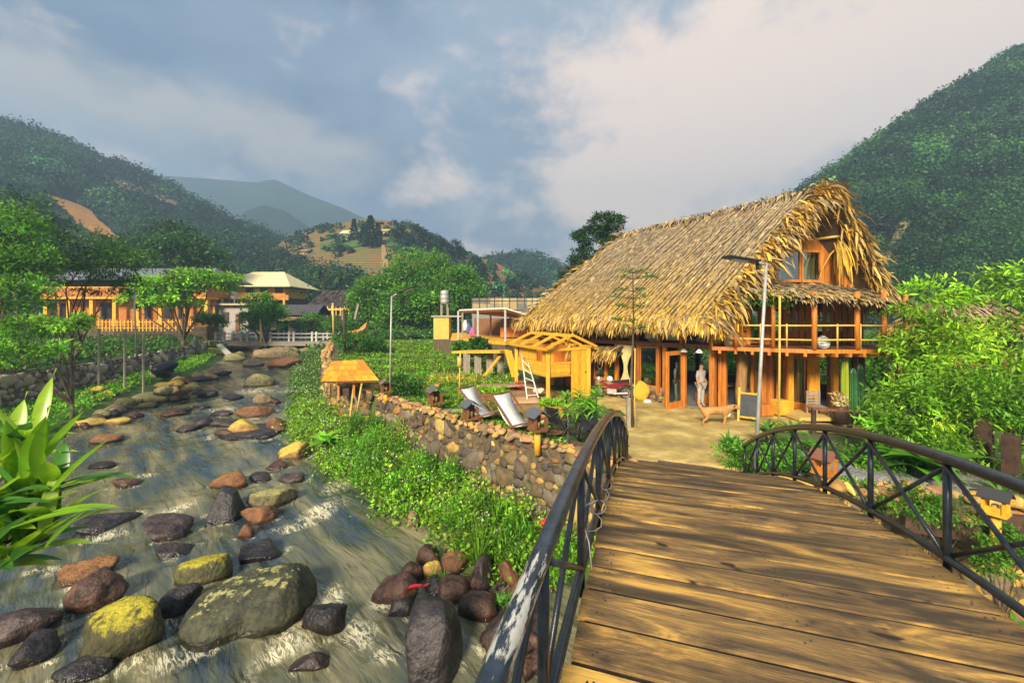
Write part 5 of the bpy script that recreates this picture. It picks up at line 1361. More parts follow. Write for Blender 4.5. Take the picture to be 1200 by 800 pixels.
# ================================================================ river boulders
ICO4 = ico_base(4)
def rockmat(name, a, b, sc, rough, top=None, lo=.38, hi=.62, topt=(.55, .9), bump=.6):
    m = mat(name, a, b, sc * 1.8, rough=min(rough + .12, .85), bump=1.0, rnd=.22, lo=lo, hi=hi, bscale=sc * 6, detail=14)
    t = m.node_tree; L = t.links.new; bs = [n for n in t.nodes if n.type == 'BSDF_PRINCIPLED'][0]; old = bs.inputs['Base Color'].links[0].from_socket
    tz = nd(t, 'ShaderNodeTexCoord'); sz = nd(t, 'ShaderNodeSeparateXYZ'); L(tz.outputs['Object'], sz.inputs[0])
    nw = nd(t, 'ShaderNodeTexNoise'); nw.inputs['Scale'].default_value = 3.5; nw.inputs['Detail'].default_value = 5; L(tz.outputs['Object'], nw.inputs['Vector'])
    aw_ = nd(t, 'ShaderNodeMath', operation='MULTIPLY_ADD'); L(nw.outputs['Fac'], aw_.inputs[0]); aw_.inputs[1].default_value = -.22; L(sz.outputs['Z'], aw_.inputs[2])
    wr = nd(t, 'ShaderNodeMapRange', interpolation_type='SMOOTHSTEP'); wr.inputs['From Min'].default_value = -.04; wr.inputs['From Max'].default_value = .07; wr.inputs['To Min'].default_value = 1; wr.inputs['To Max'].default_value = 0; L(aw_.outputs[0], wr.inputs['Value'])
    def wetten():
        o2 = bs.inputs['Base Color'].links[0].from_socket
        wm = nd(t, 'ShaderNodeMix', data_type='RGBA', blend_type='MULTIPLY'); L(wr.outputs[0], wm.inputs['Factor']); L(o2, wm.inputs[6]); wm.inputs[7].default_value = (.34, .32, .30, 1); L(wm.outputs[2], bs.inputs['Base Color'])
        rm = nd(t, 'ShaderNodeMapRange'); rm.inputs['To Min'].default_value = min(rough + .12, .85); rm.inputs['To Max'].default_value = .12; L(wr.outputs[0], rm.inputs['Value']); L(rm.outputs[0], bs.inputs['Roughness'])
    if not top: wetten()
    if top:
        ge = nd(t, 'ShaderNodeNewGeometry'); sp = nd(t, 'ShaderNodeSeparateXYZ'); L(ge.outputs['Normal'], sp.inputs[0])
        tc = nd(t, 'ShaderNodeTexCoord'); nz = nd(t, 'ShaderNodeTexNoise'); nz.inputs['Scale'].default_value = sc * 2.6; nz.inputs['Detail'].default_value = 9; nz.inputs['Roughness'].default_value = .7; L(tc.outputs['Object'], nz.inputs['Vector'])
        ma = nd(t, 'ShaderNodeMath', operation='MULTIPLY_ADD'); L(nz.outputs['Fac'], ma.inputs[0]); ma.inputs[1].default_value = 1.9; s_ = nd(t, 'ShaderNodeMath', operation='SUBTRACT'); L(sp.outputs['Z'], s_.inputs[0]); s_.inputs[1].default_value = .95; L(s_.outputs[0], ma.inputs[2])
        mr = nd(t, 'ShaderNodeMapRange'); mr.inputs['From Min'].default_value = topt[0]; mr.inputs['From Max'].default_value = topt[1]; L(ma.outputs[0], mr.inputs['Value'])
        mx = nd(t, 'ShaderNodeMix', data_type='RGBA'); L(mr.outputs[0], mx.inputs['Factor']); L(old, mx.inputs[6]); mx.inputs[7].default_value = (*top, 1); L(mx.outputs[2], bs.inputs['Base Color']); wetten()
    return m
RM = {
 'd': rockmat('wet_dark_rock', (.014, .013, .016), (.060, .048, .046), 2.2, .3),
 'p': rockmat('purple_rock', (.030, .021, .022), (.10, .066, .055), 2.0, .35),
 'r': rockmat('red_brown_rock', (.034, .02, .015), (.13, .062, .036), 2.0, .45),
 'o': rockmat('orange_rock', (.10, .05, .03), (.22, .09, .035), 2.0, .6, top=(.36, .17, .05), topt=(.65, 1.25)),  # brighter orange on upward faces paints in the upper highlights
 'm': rockmat('yellow_moss_rock', (.045, .045, .022), (.11, .10, .035), 2.6, .7, top=(.42, .36, .025), topt=(.62, .95)),
 'l': rockmat('lichen_specked_rock', (.028, .030, .018), (.085, .085, .045), 2.0, .6, top=(.36, .34, .12), topt=(1.02, 1.10)),
 'g': rockmat('olive_rock', (.07, .065, .03), (.22, .19, .09), 2.4, .7, top=(.30, .27, .09), topt=(.5, 1.0)),
 't': rockmat('tan_rock', (.16, .11, .06), (.36, .26, .14), 2.2, .75),
 'y': rockmat('ochre_rock', (.22, .12, .04), (.46, .28, .08), 2.2, .7, top=(.55, .40, .06), topt=(.5, .8)),
}
def boulder(px, py, w, h, kind, label, group=None, seed=0, d=None, ang=0, fz=1.0, ydep=.75, box=0.0, nf=9):
    base = W_at(px, py) if d is None else P(px, py, d)
    k = base.y / F; rx = w * k / 2; rz = max(h * k * .60, .05); ry = max(rx * ydep, rz * .8)
    rg = np.random.default_rng(seed * 7 + int(px) * 3 + int(py))
    v, f = ICO4 if w > 45 else ICO3
    dsp = np.zeros(len(v))
    for j in range(5): dsp += np.sin(v @ rg.normal(0, 1.7, 3) + rg.uniform(0, 6)) * .075
    V = v * (1 + dsp[:, None])
    for j in range(nf):          # broken facets
        n_ = norm(rg.normal(0, 1, 3)); c_ = rg.uniform(.5, .88); q = V @ n_; V = V - np.outer(np.maximum(q - c_, 0) * .85, n_)
    fine_ = 0
    for j in range(7): fine_ = fine_ + np.sin(v @ rg.normal(0, 6 + j, 3) + rg.uniform(0, 6)) * .013
    V = V * (1 + fine_[:, None])
    if box: V = np.sign(V) * np.abs(V) ** (1 - box)
    V = V * np.array([rx, ry, rz])
    a = R(ang); c, s = math.cos(a), math.sin(a)
    V = V @ np.array([[c, 0, -s], [0, 1, 0], [s, 0, c]]).T      # tilt in the picture plane
    V[:, 2] += rz * .55; V[:, 1] += ry * .6
    o = link('boulder', mesh_np('boulder', V - np.array([0, 0, .30 * rz]), f, RM[kind], smooth=True), None, base)
    return tag(o, label, 'boulder', group)
for r_ in ROCKS:
    boulder(r_[0], r_[1], r_[2], r_[3], r_[4], r_[5], None, 1, None, r_[6], box=.35 if 'tall' in r_[5] else 0, nf=2 if r_[4] in 'lmg' else 9)
rq = random.Random(4)
for i in range(36):      # small stones along the left waterline
    f = i / 35; px = 88 + 165 * f + rq.uniform(-8, 8); py = 505 - 64 * f + rq.uniform(-7, 3)
    boulder(px, py, rq.uniform(11, 24), rq.uniform(7, 12), rq.choice('gtrdg'), 'small stone among many along the left waterline', 'small stones along the left waterline', i)
for i in range(22):      # rubble of the rapids under the far bridge
    px = rq.uniform(255, 385); py = rq.uniform(407, 421)
    boulder(px, py, rq.uniform(12, 26), rq.uniform(6, 12), rq.choice('ttggo'), 'pale boulder in the rubble below the white railed bridge', 'boulders in the rapids below the far bridge', i)
for i in range(34):
    px = rq.uniform(60, 215); py = rq.uniform(446, 482)
    p = P(px, py, 28); z = float(terr(p.x, p.y))
    d_ = 28
    for _ in range(12): q_ = P(px, py, d_); zz = float(terr(q_.x, q_.y)); d_ = (EYE - zz) * F / (py - HY)
    boulder(px, py, rq.uniform(12, 32), rq.uniform(6, 11), rq.choice('gty'), 'mossy stone lying in the grass of the left bank', 'stones lying in the left bank grass', i, d=d_)
for i in range(24):
    px = rq.uniform(452, 640); py = rq.uniform(668, 800)
    if abs(px - 503) < 48 and py > 700: continue
    boulder(px, py, rq.uniform(22, 46), rq.uniform(16, 30), rq.choice('rrdop'), 'red brown boulder among others of the rock pile by the handrail', 'boulders packed in the rock pile', i + 50)
for i in range(18):
    f = i / 17; px = 500 + 140 * f + rq.uniform(-10, 10); py = 640 + 60 * f + rq.uniform(-10, 25)
    boulder(px, py, rq.uniform(10, 20), rq.uniform(7, 13), rq.choice('rrotp'), 'small brown stone filling a gap of the rock pile', 'small stones in the gaps of the rock pile', i)
# ================================================================ near and garden trees, shrubs
GB = (.24, .46, .02)
def gz(x, y): return float(terr(x, y))
def at(px, d): x = (px - CX) / F * d; return (x, d, gz(x, d))
def zpx(py, d): return EYE - (py - HY) / F * d

def big(name, label, base, lobes, ncl, nl, ls, col, **k): return tree(name, label, base, lobes, ncl, nl, ls, col, **k)
def rel(base, px, py, d, r): # lobe from picture estimate at its own distance
    p = P(px, py, d); return (p.x - base[0], p.y - base[1], p.z - base[2], *r)
b = at(1068, 12.6)
tree('feathery_tree', 'bright feathery tree at the right end of the balcony', b, [rel(b,1085,352,12.4,(.95,.9,.55)), rel(b,1072,412,12.2,(.7,.7,.6)), rel(b,1100,400,12.4,(1.0,1,.7)), rel(b,1085,445,12,(1.0,.9,.7))], 140, 34, .215, GB, var=.5, tr=.08, lw=.42, cs=.24, droop=-.35, multi=2)
b = at(1180, 12.0)
tree('feathery_tree', 'tall bright feathery tree at the right edge above the iron railing', b, [rel(b,1205,335,12.5,(1.3,1.2,.6)), rel(b,1215,395,12,(1.5,1.3,.8)), rel(b,1140,430,11.5,(1.2,1,.7)), rel(b,1195,455,11,(1.4,1,.8))], 160, 34, .215, (.22,.44,.02), var=.45, tr=.1, lw=.42, cs=.24, droop=-.35, multi=2)
b = at(1095, 10.6)
tree('leafy_shrub', 'dense leafy shrub between the broad leaved plant and the balcony', b, [rel(b,1070,480,10.6,(1.0,.8,.75)), rel(b,1120,470,10.6,(1.0,.8,.8)), rel(b,1055,505,10.2,(.7,.6,.5)), rel(b,1100,520,10,(.9,.7,.6))], 150, 34, .19, (.18,.39,.02), var=.5, tr=.06, lw=.42, cs=.25, droop=-.3, multi=3, cat='shrub')
b = at(1180, 9.6)
tree('leafy_shrub', 'darker overhanging shrub above the right hand lantern house', b, [rel(b,1165,470,9.8,(.9,.8,.6)), rel(b,1215,480,9.4,(.9,.8,.6)), rel(b,1205,540,9.2,(.6,.6,.5))], 110, 30, .18, (.15,.33,.02), var=.5, tr=.07, lw=.5, cs=.25, droop=-.3, multi=2, cat='shrub')
b = at(1030, 11.2)
tree('leafy_shrub', 'low shrub beneath the balcony beside the cactus pots', b, [rel(b,1035,525,11,(.5,.5,.35)), rel(b,1015,545,10,(.6,.6,.4)), rel(b,1045,550,9.8,(.6,.5,.4))], 80, 22, .18, (.10,.27,.02), tr=.04, lw=.5, multi=2, cat='shrub')
# broad leaved plant
rosette('broad_leaved_plant', 'plant with very large broad green leaves right of the gravel', at(1085, 9.3), 12, 1.15, .50, (.12,.33,.02), .75, 1.5, stem=.35, heads=2, spread=.3)
rosette('broad_leaved_plant', 'smaller broad leaved plant below the bench rail by the balcony', at(1030, 10.2), 11, .6, .26, (.10,.30,.03), .7, 1.5, stem=.25, heads=2, spread=.25)
rosette('fern', 'upright fern on the right bank beside dark posts', at(1172, 8.6), 16, .7, .08, (.12,.32,.02), 1.3, 1.2)
for px, d, ln, lab in ((1010, 8.9, .6, 'fern spilling over the gravel behind the railing lantern'), (1050, 8.6, .7, 'arching fern on the stone bank in the middle of the right railing'), (1120, 8.0, .65, 'lush fern below the dark edging plank'), (1195, 7.6, .7, 'fern at the right edge beside the yellow lantern house'), (1000, 9.9, .6, 'fern under the balcony shrub beside the gravel')):
    rosette('fern', lab, at(px, d), 22, ln, .075, (.15,.36,.02), 1.0, 1.5, heads=3, spread=.35)
for px, d, lob, lab in ((1085, 7.9, [(1075,590,7.9,.5,.3),(1110,600,7.7,.4,.25)], 'low dark bush rooted in the stone bank right of the bridge'), (1180, 7.2, [(1185,640,7.1,.5,.3),(1160,655,7.0,.35,.22)], 'low dark bush at the foot of the yellow lantern house'), (1010, 8.8, [(1005,575,8.8,.4,.25),(1025,585,8.6,.35,.2)], 'small bush between the gravel and the railing lantern')):
    b = at(px, d); tree('low_bush', lab, b, [rel(b,x,y,dd,(r_,r_*.8,rz)) for x, y, dd, r_, rz in lob], 50, 24, .12, (.10,.25,.02), tr=.03, multi=2, cat='bush', lw=.6)
# bed at the lamp post
for i, (px, d, n, ln, wd, st, hd, lab) in enumerate((
    (905, 11.0, 22, .62, .085, .55, 3, 'spiky dark green cordyline beside the right lamp post'),
    (868, 10.4, 20, .5, .07, .25, 5, 'low glossy plant clump at the path edge left of the lamp post'),
    (940, 10.6, 20, .5, .06, .15, 4, 'low strappy plants behind the right railing of the bridge'),
    (905, 9.8, 20, .48, .06, .1, 6, 'green tussock plants growing round the foot of the lamp post'))):
    rosette('strappy_plant', lab, at(px, d), n, ln, wd, (.095,.29,.025), 1.1, 1.0, stem=st, heads=hd, spread=.5)
b = at(870, 9.9)
tree('low_bush', 'small leaved bush beside the end of the right railing', b, [rel(b,862,535,9.9,(.6,.4,.3)), rel(b,900,540,9.6,(.6,.4,.32)), rel(b,935,545,9.4,(.5,.4,.3))], 90, 24, .11, (.12,.33,.02), tr=.03, multi=2, cat='bush')
rosette('agave', 'spiky agave with dry brown heart beside the bridge railing', at(955, 10.9), 18, .7, .09, (.15,.27,.05), .9, .5)
# dracaena clump
rosette('dracaena', 'tall clump of dracaena canes with arching leaves beside the black chairs', (2.15, 12.35, 0), 24, .52, .075, (.20,.46,.03), .9, 1.7, stem=1.25, heads=11, spread=.62)
rosette('garden_plant', 'bright rosette plant beside the stone lantern on the wall top', at(514, 17.3), 22, .75, .12, (.13,.42,.06), 1.3, .9, stem=.3)
rosette('garden_plant', 'pale leaved plant behind the left white lounger', at(572, 15.6), 18, .6, .12, (.17,.42,.05), 1.0, 1.0, heads=2, spread=.3)
rosette('garden_plant', 'small strappy plant between the two white loungers', at(601, 14.6), 12, .35, .05, (.13,.36,.05), 1.4, .6)
rosette('broad_leaved_plant', 'bright big leaved weed on the bank below the shingled shrine', (-7.6, 17.2, gz(-7.6, 17.2)), 10, .8, .34, (.22,.50,.03), .9, 1.0, stem=.5, heads=2, spread=.4)
rosette('reed_tuft', 'tall tuft of bright reeds at the water edge by the rock pile', (-.75, 9.75, gz(-.75, 9.75)), 60, 1.25, .035, (.20,.42,.03), 4.5, .55, spread=.2)
rosette('reed_tuft', 'small arching grass tuft at the edge of the green bank', (-1.6, 10.2, gz(-1.6, 10.2)), 24, .6, .03, (.2,.42,.04), 2.5, 1.2)
fl = lump('red_flower', (.62, 9.1, -1.05), (.09, .09, .08), mat('red_petal', (.62,.02,.015), (.75,.04,.02), 6, rough=.5), 'bright red flower among the leaves beside the handrail', 'flower', seed=3, amp=.35)
fl.location = P(640, 612, 8.9)
sp = Soup(); bladepts(sp, fl.location + Vector((0, 0, -.5)), (0, 0, 1), .48, .02, 0, (.1,.25,.02)); sp.build('stalk', M_LEAF, fl)
# slim layered tree in front of the thatch
b = (3.95, 13.4, 0); o = thing('slim_tree', b, 'slender young tree with layered leaves staked in front of the thatch', 'tree')
sp = Soup(); tb = MB(); tb.tube([(3.95,13.4,-.1),(3.9,13.4,1.6),(3.98,13.4,3.4),(3.95,13.4,5.15)], [.045,.04,.03,.012], 7)
for z, r_, dx in ((5.15,.30,.1),(4.95,.45,.15),(4.55,.32,-.05),(4.3,.42,-.15),(4.0,.3,-.1),(3.55,.28,-.25),(3.3,.25,.05)):
    n = 130; a = rng.uniform(0, 6.28, n); q = r_ * rng.uniform(.1, 1, n) ** .5
    leaves(sp, np.stack([3.95 + dx + np.cos(a) * q * 1.5, 13.4 + np.sin(a) * q, z + rng.normal(0, .045, n)], -1), norm(np.stack([np.cos(a), np.sin(a), rng.normal(-.1, .2, n)], -1)), rng.uniform(.07, .13, n), tints(n, (.08,.20,.025)), .6)
    for k in range(5): tb.tube([(3.95,13.4,z-.1),(3.95+dx+math.cos(k*1.3)*r_*1.2,13.4+math.sin(k*1.3)*r_*.8,z)], [.012,.005], 5, cap=False)
tb.build('trunk', M_BARK, o, smooth=True); sp.build('crown', M_LEAF, o)
m_ = MB(); m_.tube([(4.03,13.36,0),(4.0,13.37,1.0),(4.02,13.38,2.6)], .022, 7); tag(m_.build('bamboo_stake', M_BAMBOO, loc=(4.03,13.36,0), smooth=True), 'pale bamboo stake tied beside the slender young tree', 'stake')
m_ = MB(); m_.box((3.78,13.3,.5),(.11,.11,1.0)); tag(m_.build('wooden_post', M_GREYWOOD, loc=(3.78,13.3,0)), 'short brown wooden post beside the slender young tree', 'post')
m_ = MB(); m_.tube([(8.6,13.2,0),(8.62,13.2,2.2),(8.66,13.25,4.3)], .035, 8); tag(m_.build('bamboo_pole', M_BAMBOO, loc=(8.6,13.2,0), smooth=True), 'tall yellow bamboo pole carrying the green climber', 'pole')

# ---------------------------------------------------------------- trees left, middle and behind
DK = (.035,.085,.018)
b = at(78, 27.5)
tree('spreading_tree', 'dark feathery tree with thin forked trunks in front of the orange house', b, [rel(b,95,292,27,(2.6,2.2,1.4)), rel(b,140,305,27,(2.2,1.8,1.3)), rel(b,60,315,26,(1.8,1.6,1.1)), rel(b,120,335,27,(1.7,1.5,.8)), rel(b,155,335,28,(1.2,1.2,.7))], 170, 22, .36, (.06,.14,.022), tr=.2, lw=.45, multi=3, fork=.25, cs=.2)
b = at(-8, 23)
tree('leaning_tree', 'bright green tree at the left edge reaching over the bank', b, [rel(b,5,265,23,(1.6,1.5,1.2)), rel(b,-20,310,22,(2.0,1.5,1.4)), rel(b,35,305,23,(1.5,1.3,1.0)), rel(b,10,345,21,(1.7,1.4,.9))], 240, 24, .36, (.12,.29,.02), var=.45, tr=.22, lw=.55, fork=.4)
b = at(85, 20.5)
tree('young_tree', 'bright layered young tree on the bank above the grey wall', b, [rel(b,30,385,20.5,(1.7,1.2,.45)), rel(b,80,378,20.5,(1.2,1.0,.35)), rel(b,5,415,19,(1.3,1.0,.4)), rel(b,55,408,20,(1.0,.8,.3))], 130, 24, .30, (.19,.42,.025), var=.45, tr=.09, lw=.6, fork=.3)
b = at(215, 40)
tree('umbrella_tree', 'flat crowned green tree with bare forked trunk beside the orange house', b, [rel(b,190,338,40,(2.3,2,1.1)), rel(b,220,330,40,(2.2,2,1.0)), rel(b,258,330,40,(2.0,1.6,.8)), rel(b,165,350,40,(1.6,1.5,.8)), rel(b,205,352,39,(1.8,1.5,.7))], 220, 26, .5, (.19,.40,.02), var=.4, tr=.22, fork=.32, multi=1, lw=.7)
for px, py, d, r_, lab in ((205,292,66,5.2,'big dusky tree behind the flat crowned tree'), (165,300,70,4.8,'dusky round tree behind the orange house roof'), (235,305,78,4.4,'smaller dusky tree above the pale roofed house'), (20,255,60,5.5,'dark tree on the slope at the left edge')):
    b = at(px, d); tree('hillside_tree', lab, b, [rel(b,px,py,d,(r_,r_*.8,r_*.75)), rel(b,px-r_*4,py+16,d,(r_*.7,r_*.6,r_*.6)), rel(b,px+r_*3,py+20,d,(r_*.8,r_*.6,r_*.6))], 120, 24, .9, (.05,.13,.022), tr=.35)
b = at(312, 47)
tree('round_tree', 'round bright tree behind the white railed bridge', b, [rel(b,308,362,47,(2.0,1.8,1.6)), rel(b,320,370,47,(1.7,1.5,1.2)), rel(b,298,374,47,(1.4,1.3,1.0))], 120, 28, .42, (.10,.30,.02), tr=.18)
for px, d, lob, lab in (
    (440, 58, [(442,348,3.4,3.0),(428,362,2.6,2.2),(455,360,2.8,2.3)], 'round green tree at the left of the middle tree group'),
    (490, 64, [(490,320,5.0,3.6),(470,338,4.0,3.0),(510,335,4.2,3.2)], 'tallest tree of the middle group behind the left lamp'),
    (535, 62, [(535,338,3.8,3.0),(520,355,3.2,2.4),(548,350,2.6,2.2)], 'broad tree behind the water tank'),
    (478, 54, [(478,358,3.2,2.3),(500,362,2.8,2.1),(460,372,2.4,1.8)], 'leafy tree at the front of the middle group')):
    b = at(px, d); tree('broad_tree', lab, b, [rel(b,x,y,d,(r_,r_*.8,rz)) for x, y, r_, rz in lob], 300, 31, .58, (.11,.28,.018), tr=.3, lw=.8)
b = at(704, 40)
tree('tall_tree', 'tall dark tree rising behind the thatched roof', b, [rel(b,712,263,40,(1.5,1.3,1.0)), rel(b,692,278,40,(1.5,1.3,1.0)), rel(b,682,300,40,(1.3,1.1,.8)), rel(b,674,318,40,(1.2,1,.8)), rel(b,720,285,40,(1.2,1.1,1.0))], 190, 26, .42, (.03,.085,.02), tr=.25, lw=.6, lean=(-.6, 0), fork=.6)
b = at(415, 34)
tree('round_bush', 'dark bushes at the end of the yellow stone river wall', b, [rel(b,418,402,34,(1.3,1.2,.9)), rel(b,440,405,34,(1.1,1,.7)), rel(b,405,398,35,(.9,.8,.7))], 110, 26, .26, (.06,.18,.015), tr=.08, cat='bush')
b = at(478, 18.8)
tree('round_bush', 'dark leafy bush at the foot of the left lamp', b, [rel(b,475,455,18.8,(.75,.6,.55)), rel(b,492,465,18.6,(.55,.5,.4))], 90, 26, .15, (.04,.14,.015), tr=.05, cat='bush')
for px, py, d, r_, lab in ((542,408,27,.6,'low bush in front of the pavilion posts'), (560,402,29,.5,'small bush under the pavilion edge'), (243,374,46,1.3,'dense dark hedge between the orange house and grey hut'), (365,378,50,2.0,'green bushes below the dark thatched hut'), (395,382,48,1.7,'bush beside the yellow bamboo pole')):
    b = at(px, d); tree('low_bush', lab, b, [rel(b,px,py,d,(r_,r_*.8,r_*.6)), rel(b,px+r_*10,py+3,d,(r_*.7,r_*.7,r_*.45))], 60, 26, .3, (.065,.20,.02), tr=.05, cat='bush')
for x_, y_, r_, lab in ((11.5, 31, 2.6, 'leafy tree glimpsed through the house from the front'), (16.5, 27, 2.4, 'leafy tree behind the right end of the thatched house'), (20, 23, 2.2, 'broad shrub behind the balcony end'), (6.5, 33, 2.2, 'leafy tree behind the back hip of the thatched roof')):
    b = (x_, y_, gz(x_, y_)); tree('backyard_tree', lab, b, [(0,0,1.6,r_,r_*.8,1.5),(r_*.6,.3,1.0,r_*.7,r_*.6,1.0),(-r_*.7,-.2,1.1,r_*.7,r_*.6,1.1)], 120, 26, .4, (.10,.27,.02), tr=.14)
def conifer(px, py0, py1, d, lab, col=(.018,.05,.022)):
    d = H_mid.on(px, py1).y
    x = (px - CX) / F * d; z0, z1 = zpx(py1, d), zpx(py0, d); o = thing('conifer', (x, d, z0), lab, 'tree'); sp = Soup(); n = 700
    f = rng.uniform(0, 1, n); a = rng.uniform(0, 6.28, n); rr = (1 - f) * (z1 - z0) * .27 * (.75 + .25 * np.sin(f * 40)) * rng.uniform(.4, 1, n)
    leaves(sp, np.stack([x + np.cos(a) * rr, d + np.sin(a) * rr, z0 + (z1 - z0) * (.08 + .92 * f)], -1), norm(np.stack([np.cos(a), np.sin(a), np.full(n, -.5)], -1)), (z1 - z0) * .11, tints(n, col, .2), .7)
    sp.build('crown', M_LEAF, o); tb = MB(); tb.tube([(x, d, z0 - 1), (x, d, z0 + (z1 - z0) * .9)], [.2, .05], 6); tb.build('trunk', M_BARK, o)
conifer(434, 252, 290, 160, 'tallest dark conifer between the two hilltop houses'); conifer(415, 256, 282, 162, 'slim conifer beside the white hilltop house')
conifer(426, 262, 288, 158, 'shorter conifer hugging the tallest one'); conifer(443, 260, 288, 161, 'pointed conifer left of the yellow roofed hilltop house')
for px, a, b_, lab in ((470,264,288,'dark bushy tree right of the yellow roofed hilltop house'),(488,265,292,'second bushy tree along the terraced hilltop'),(508,272,298,'bushy tree halfway down the terraced crest'),(532,280,306,'dark tree on the shoulder of the terraced hill'),(556,303,332,'dark conifer above the red soil')):
    d = H_mid.on(px, b_).y
    bb = P(px, b_, d); tree('hill_tree', lab, bb, [rel(bb,px,(a+b_)/2,d,(3.6,3,(b_-a)/F*d*.42)), rel(bb,px+6,(a+b_)/2+5,d,(3,2.6,2.6))], 50, 24, 1.1, (.022,.06,.025), tr=.3)
# palms in the woodland
for px, py, d, lab in ((378,318,92,'feathery palm tree in the woodland under the terraced hill'), (402,325,90,'second palm tree above the dark thatched hut')):
    x = (px - CX) / F * d; z0 = zpx(352, d); z1 = zpx(py, d); o = thing('palm_tree', (x, d, z0), lab, 'tree'); tb = MB(); tb.tube([(x,d,z0),(x+.3,d,(z0+z1)/2),(x,d,z1)], [.3,.22,.18], 7); tb.build('trunk', M_BARK, o)
    sp = Soup()
    for i in range(16): a = i * 2.4; bladepts(sp, (x,d,z1), (math.cos(a),math.sin(a),.9-.06*i), 5.0, .8, 1.6, tints(1,(.05,.13,.025))[0])
    sp.build('crown', M_LEAF, o)

# ---------------------------------------------------------------- big leaved plant in the left foreground
fp = thing('ginger_plant', (-3.3, 2.6, gz(-3.3, 2.6)), 'large leaved ginger like plant leaning in at the lower left', 'plant')
sp = Soup(); cn = MB()
rs = random.Random(9)
whorls = [(20,525,2.6,10),(75,565,2.55,10),(0,585,2.4,12),(35,645,2.4,12),(-10,640,2.3,12),(15,620,2.5,12),(70,605,2.5,10),(50,510,2.6,8),(28,605,2.45,12),(58,630,2.4,12),(12,548,2.6,12),(45,570,2.55,11),(-25,600,2.3,12),(30,545,2.75,9),(-40,540,2.5,10)]
for i, (px, py, d, n) in enumerate(whorls):
    c = P(px, py, d); root = c + Vector((-2.0 - .1 * i, -.5, -1.1))
    mid = root.lerp(c, .6) + Vector((-.1, 0, -.12)); cn.tube([root, mid, c], [.022, .018, .010], 7)
    for k in range(n):
        a = k * 2.4 + rs.uniform(-.3, .3); el = rs.uniform(.15, 1.2)
        dv = Vector((math.cos(a) * .75 + .42, math.sin(a) * .5 - .05, el))
        q = c + (mid - c).normalized() * .035 * k
        light = rs.random() < .6
        bladepts(sp, q, dv, rs.uniform(.32, .52), rs.uniform(.075, .105), rs.uniform(.2, .9), np.array((.36,.56,.03) if light else (.09,.25,.045)) * math.exp(rs.gauss(0, .15)), 7, .3)
for px, py, d, ang, ln, wd in ((45,560,2.4,(.12,0,1),.42,.10),(52,540,2.45,(.62,.1,1),.42,.09),(62,575,2.4,(.75,.1,.85),.5,.08),(62,580,2.5,(1,.15,.38),.42,.085),(30,560,2.4,(.3,0,1),.45,.11),(14,560,2.5,(-.1,0,1),.42,.11),(60,600,2.3,(1,.1,.12),.42,.07),(10,620,2.2,(1,.1,.30),.52,.08),(55,640,2.2,(.72,.1,.8),.32,.07)):
    bladepts(sp, P(px, py, d), ang, ln, wd, .25, np.array((.26,.50,.03)) * math.exp(rs.gauss(0, .15)), 7, .35)
sp.build('leaves', mat('thick_leaf', (.9,.9,.9), (1.1,1.1,1.1), 8, rough=.32, tint=True, trans=.42, spec=.5), fp, smooth=True); cn.build('canes', M_DARKWOOD, fp, smooth=True)

for px, py, lab in ((518, 690, 'small grass tuft growing between the rock pile stones'), (590, 722, 'leafy tuft beside the angular boulder of the rock pile')):
    p = W_at(px, py); rosette('grass_tuft', lab, p + Vector((0, .1, .15)), 26, .32, .025, (.13,.33,.03), 1.8, 1.4, spread=.15, heads=2)
sp = Soup(); p = W_at(468, 702); 
for k in range(3): bladepts(sp, p + Vector((.02*k, -.12 - .02*k, .22 + .03*k)), (1, .12, .28), .62, .10, .25, (.55,.015,.04), 6, .5, tip=.5)
tag(sp.build('red_cloth', M_MATTE, loc=p, smooth=True), 'strip of crimson cloth caught on the maroon boulder', 'cloth')
# ================================================================ lamps, poles, shrine, playhouse, garden furniture
def solar_lamp(base, top, head_px, label):
    base, top = Vector(base), Vector(top); o = thing('solar_lamp', base, label, 'street lamp')
    m = MB(); m.tube([base - Vector((0, 0, .3)), base.lerp(top, .5), top], [.043, .038, .032], 10); m.build('pole', M_STEEL, o, smooth=True)
    h = Vector(head_px); d = (h - top); m = MB(); m.tube([top - Vector((0, 0, .04)), top + d * .28], .03, 8); m.build('arm', M_STEEL, o, smooth=True)
    m = MB(); m.beam(top + d * .24, top + d, .30, .05); hd = m.build('solar_head', M_BLACK, o, bevel=.01)
    m = MB(); m.beam(top + d * .5 - Vector((0, 0, .04)), top + d * .85 - Vector((0, 0, .04)), .16, .03); m.build('lens', M_WHITE, hd)
    m = MB(); q = top + d * .22 - Vector((0, 0, .1)); m.box(q, (.05, .05, .16)); m.build('sensor', M_BLACK, o)
solar_lamp((5.35, 9.05, 0), (5.62, 9.05, 4.80), (4.66, 8.95, 4.93), 'solar street lamp at the right end of the footbridge before the thatched house')
solar_lamp((-5.55, 18.6, 0), (-5.47, 18.6, 4.58), (-4.25, 18.3, 5.02), 'solar street lamp among the garden crops above the stone wall')
m = MB(); p = P(160, 411, 30); m.tube([p - Vector((0,0,.4)), P(157, 335, 30)], [.06, .045], 8); tag(m.build('utility_pole', M_STEEL, loc=p, smooth=True), 'thin grey metal pole before the orange house on the left bank', 'pole')
for px, y0, y1, d, lab in ((391,355,392,46,'yellow bamboo pole rising by the end of the white railed bridge'), (306,362,400,46,'pale post behind the white railed bridge'), (404,362,408,33,'dark post in front of the yellow bamboo pole')):
    m = MB(); p = P(px, y1, d); m.tube([p - Vector((0,0,.3)), P(px - 1, y0, d)], .11 if d > 40 else .1, 8); tag(m.build('pole', M_DARKWOOD if 'dark' in lab else M_BAMBOO, loc=p, smooth=True), lab, 'pole')
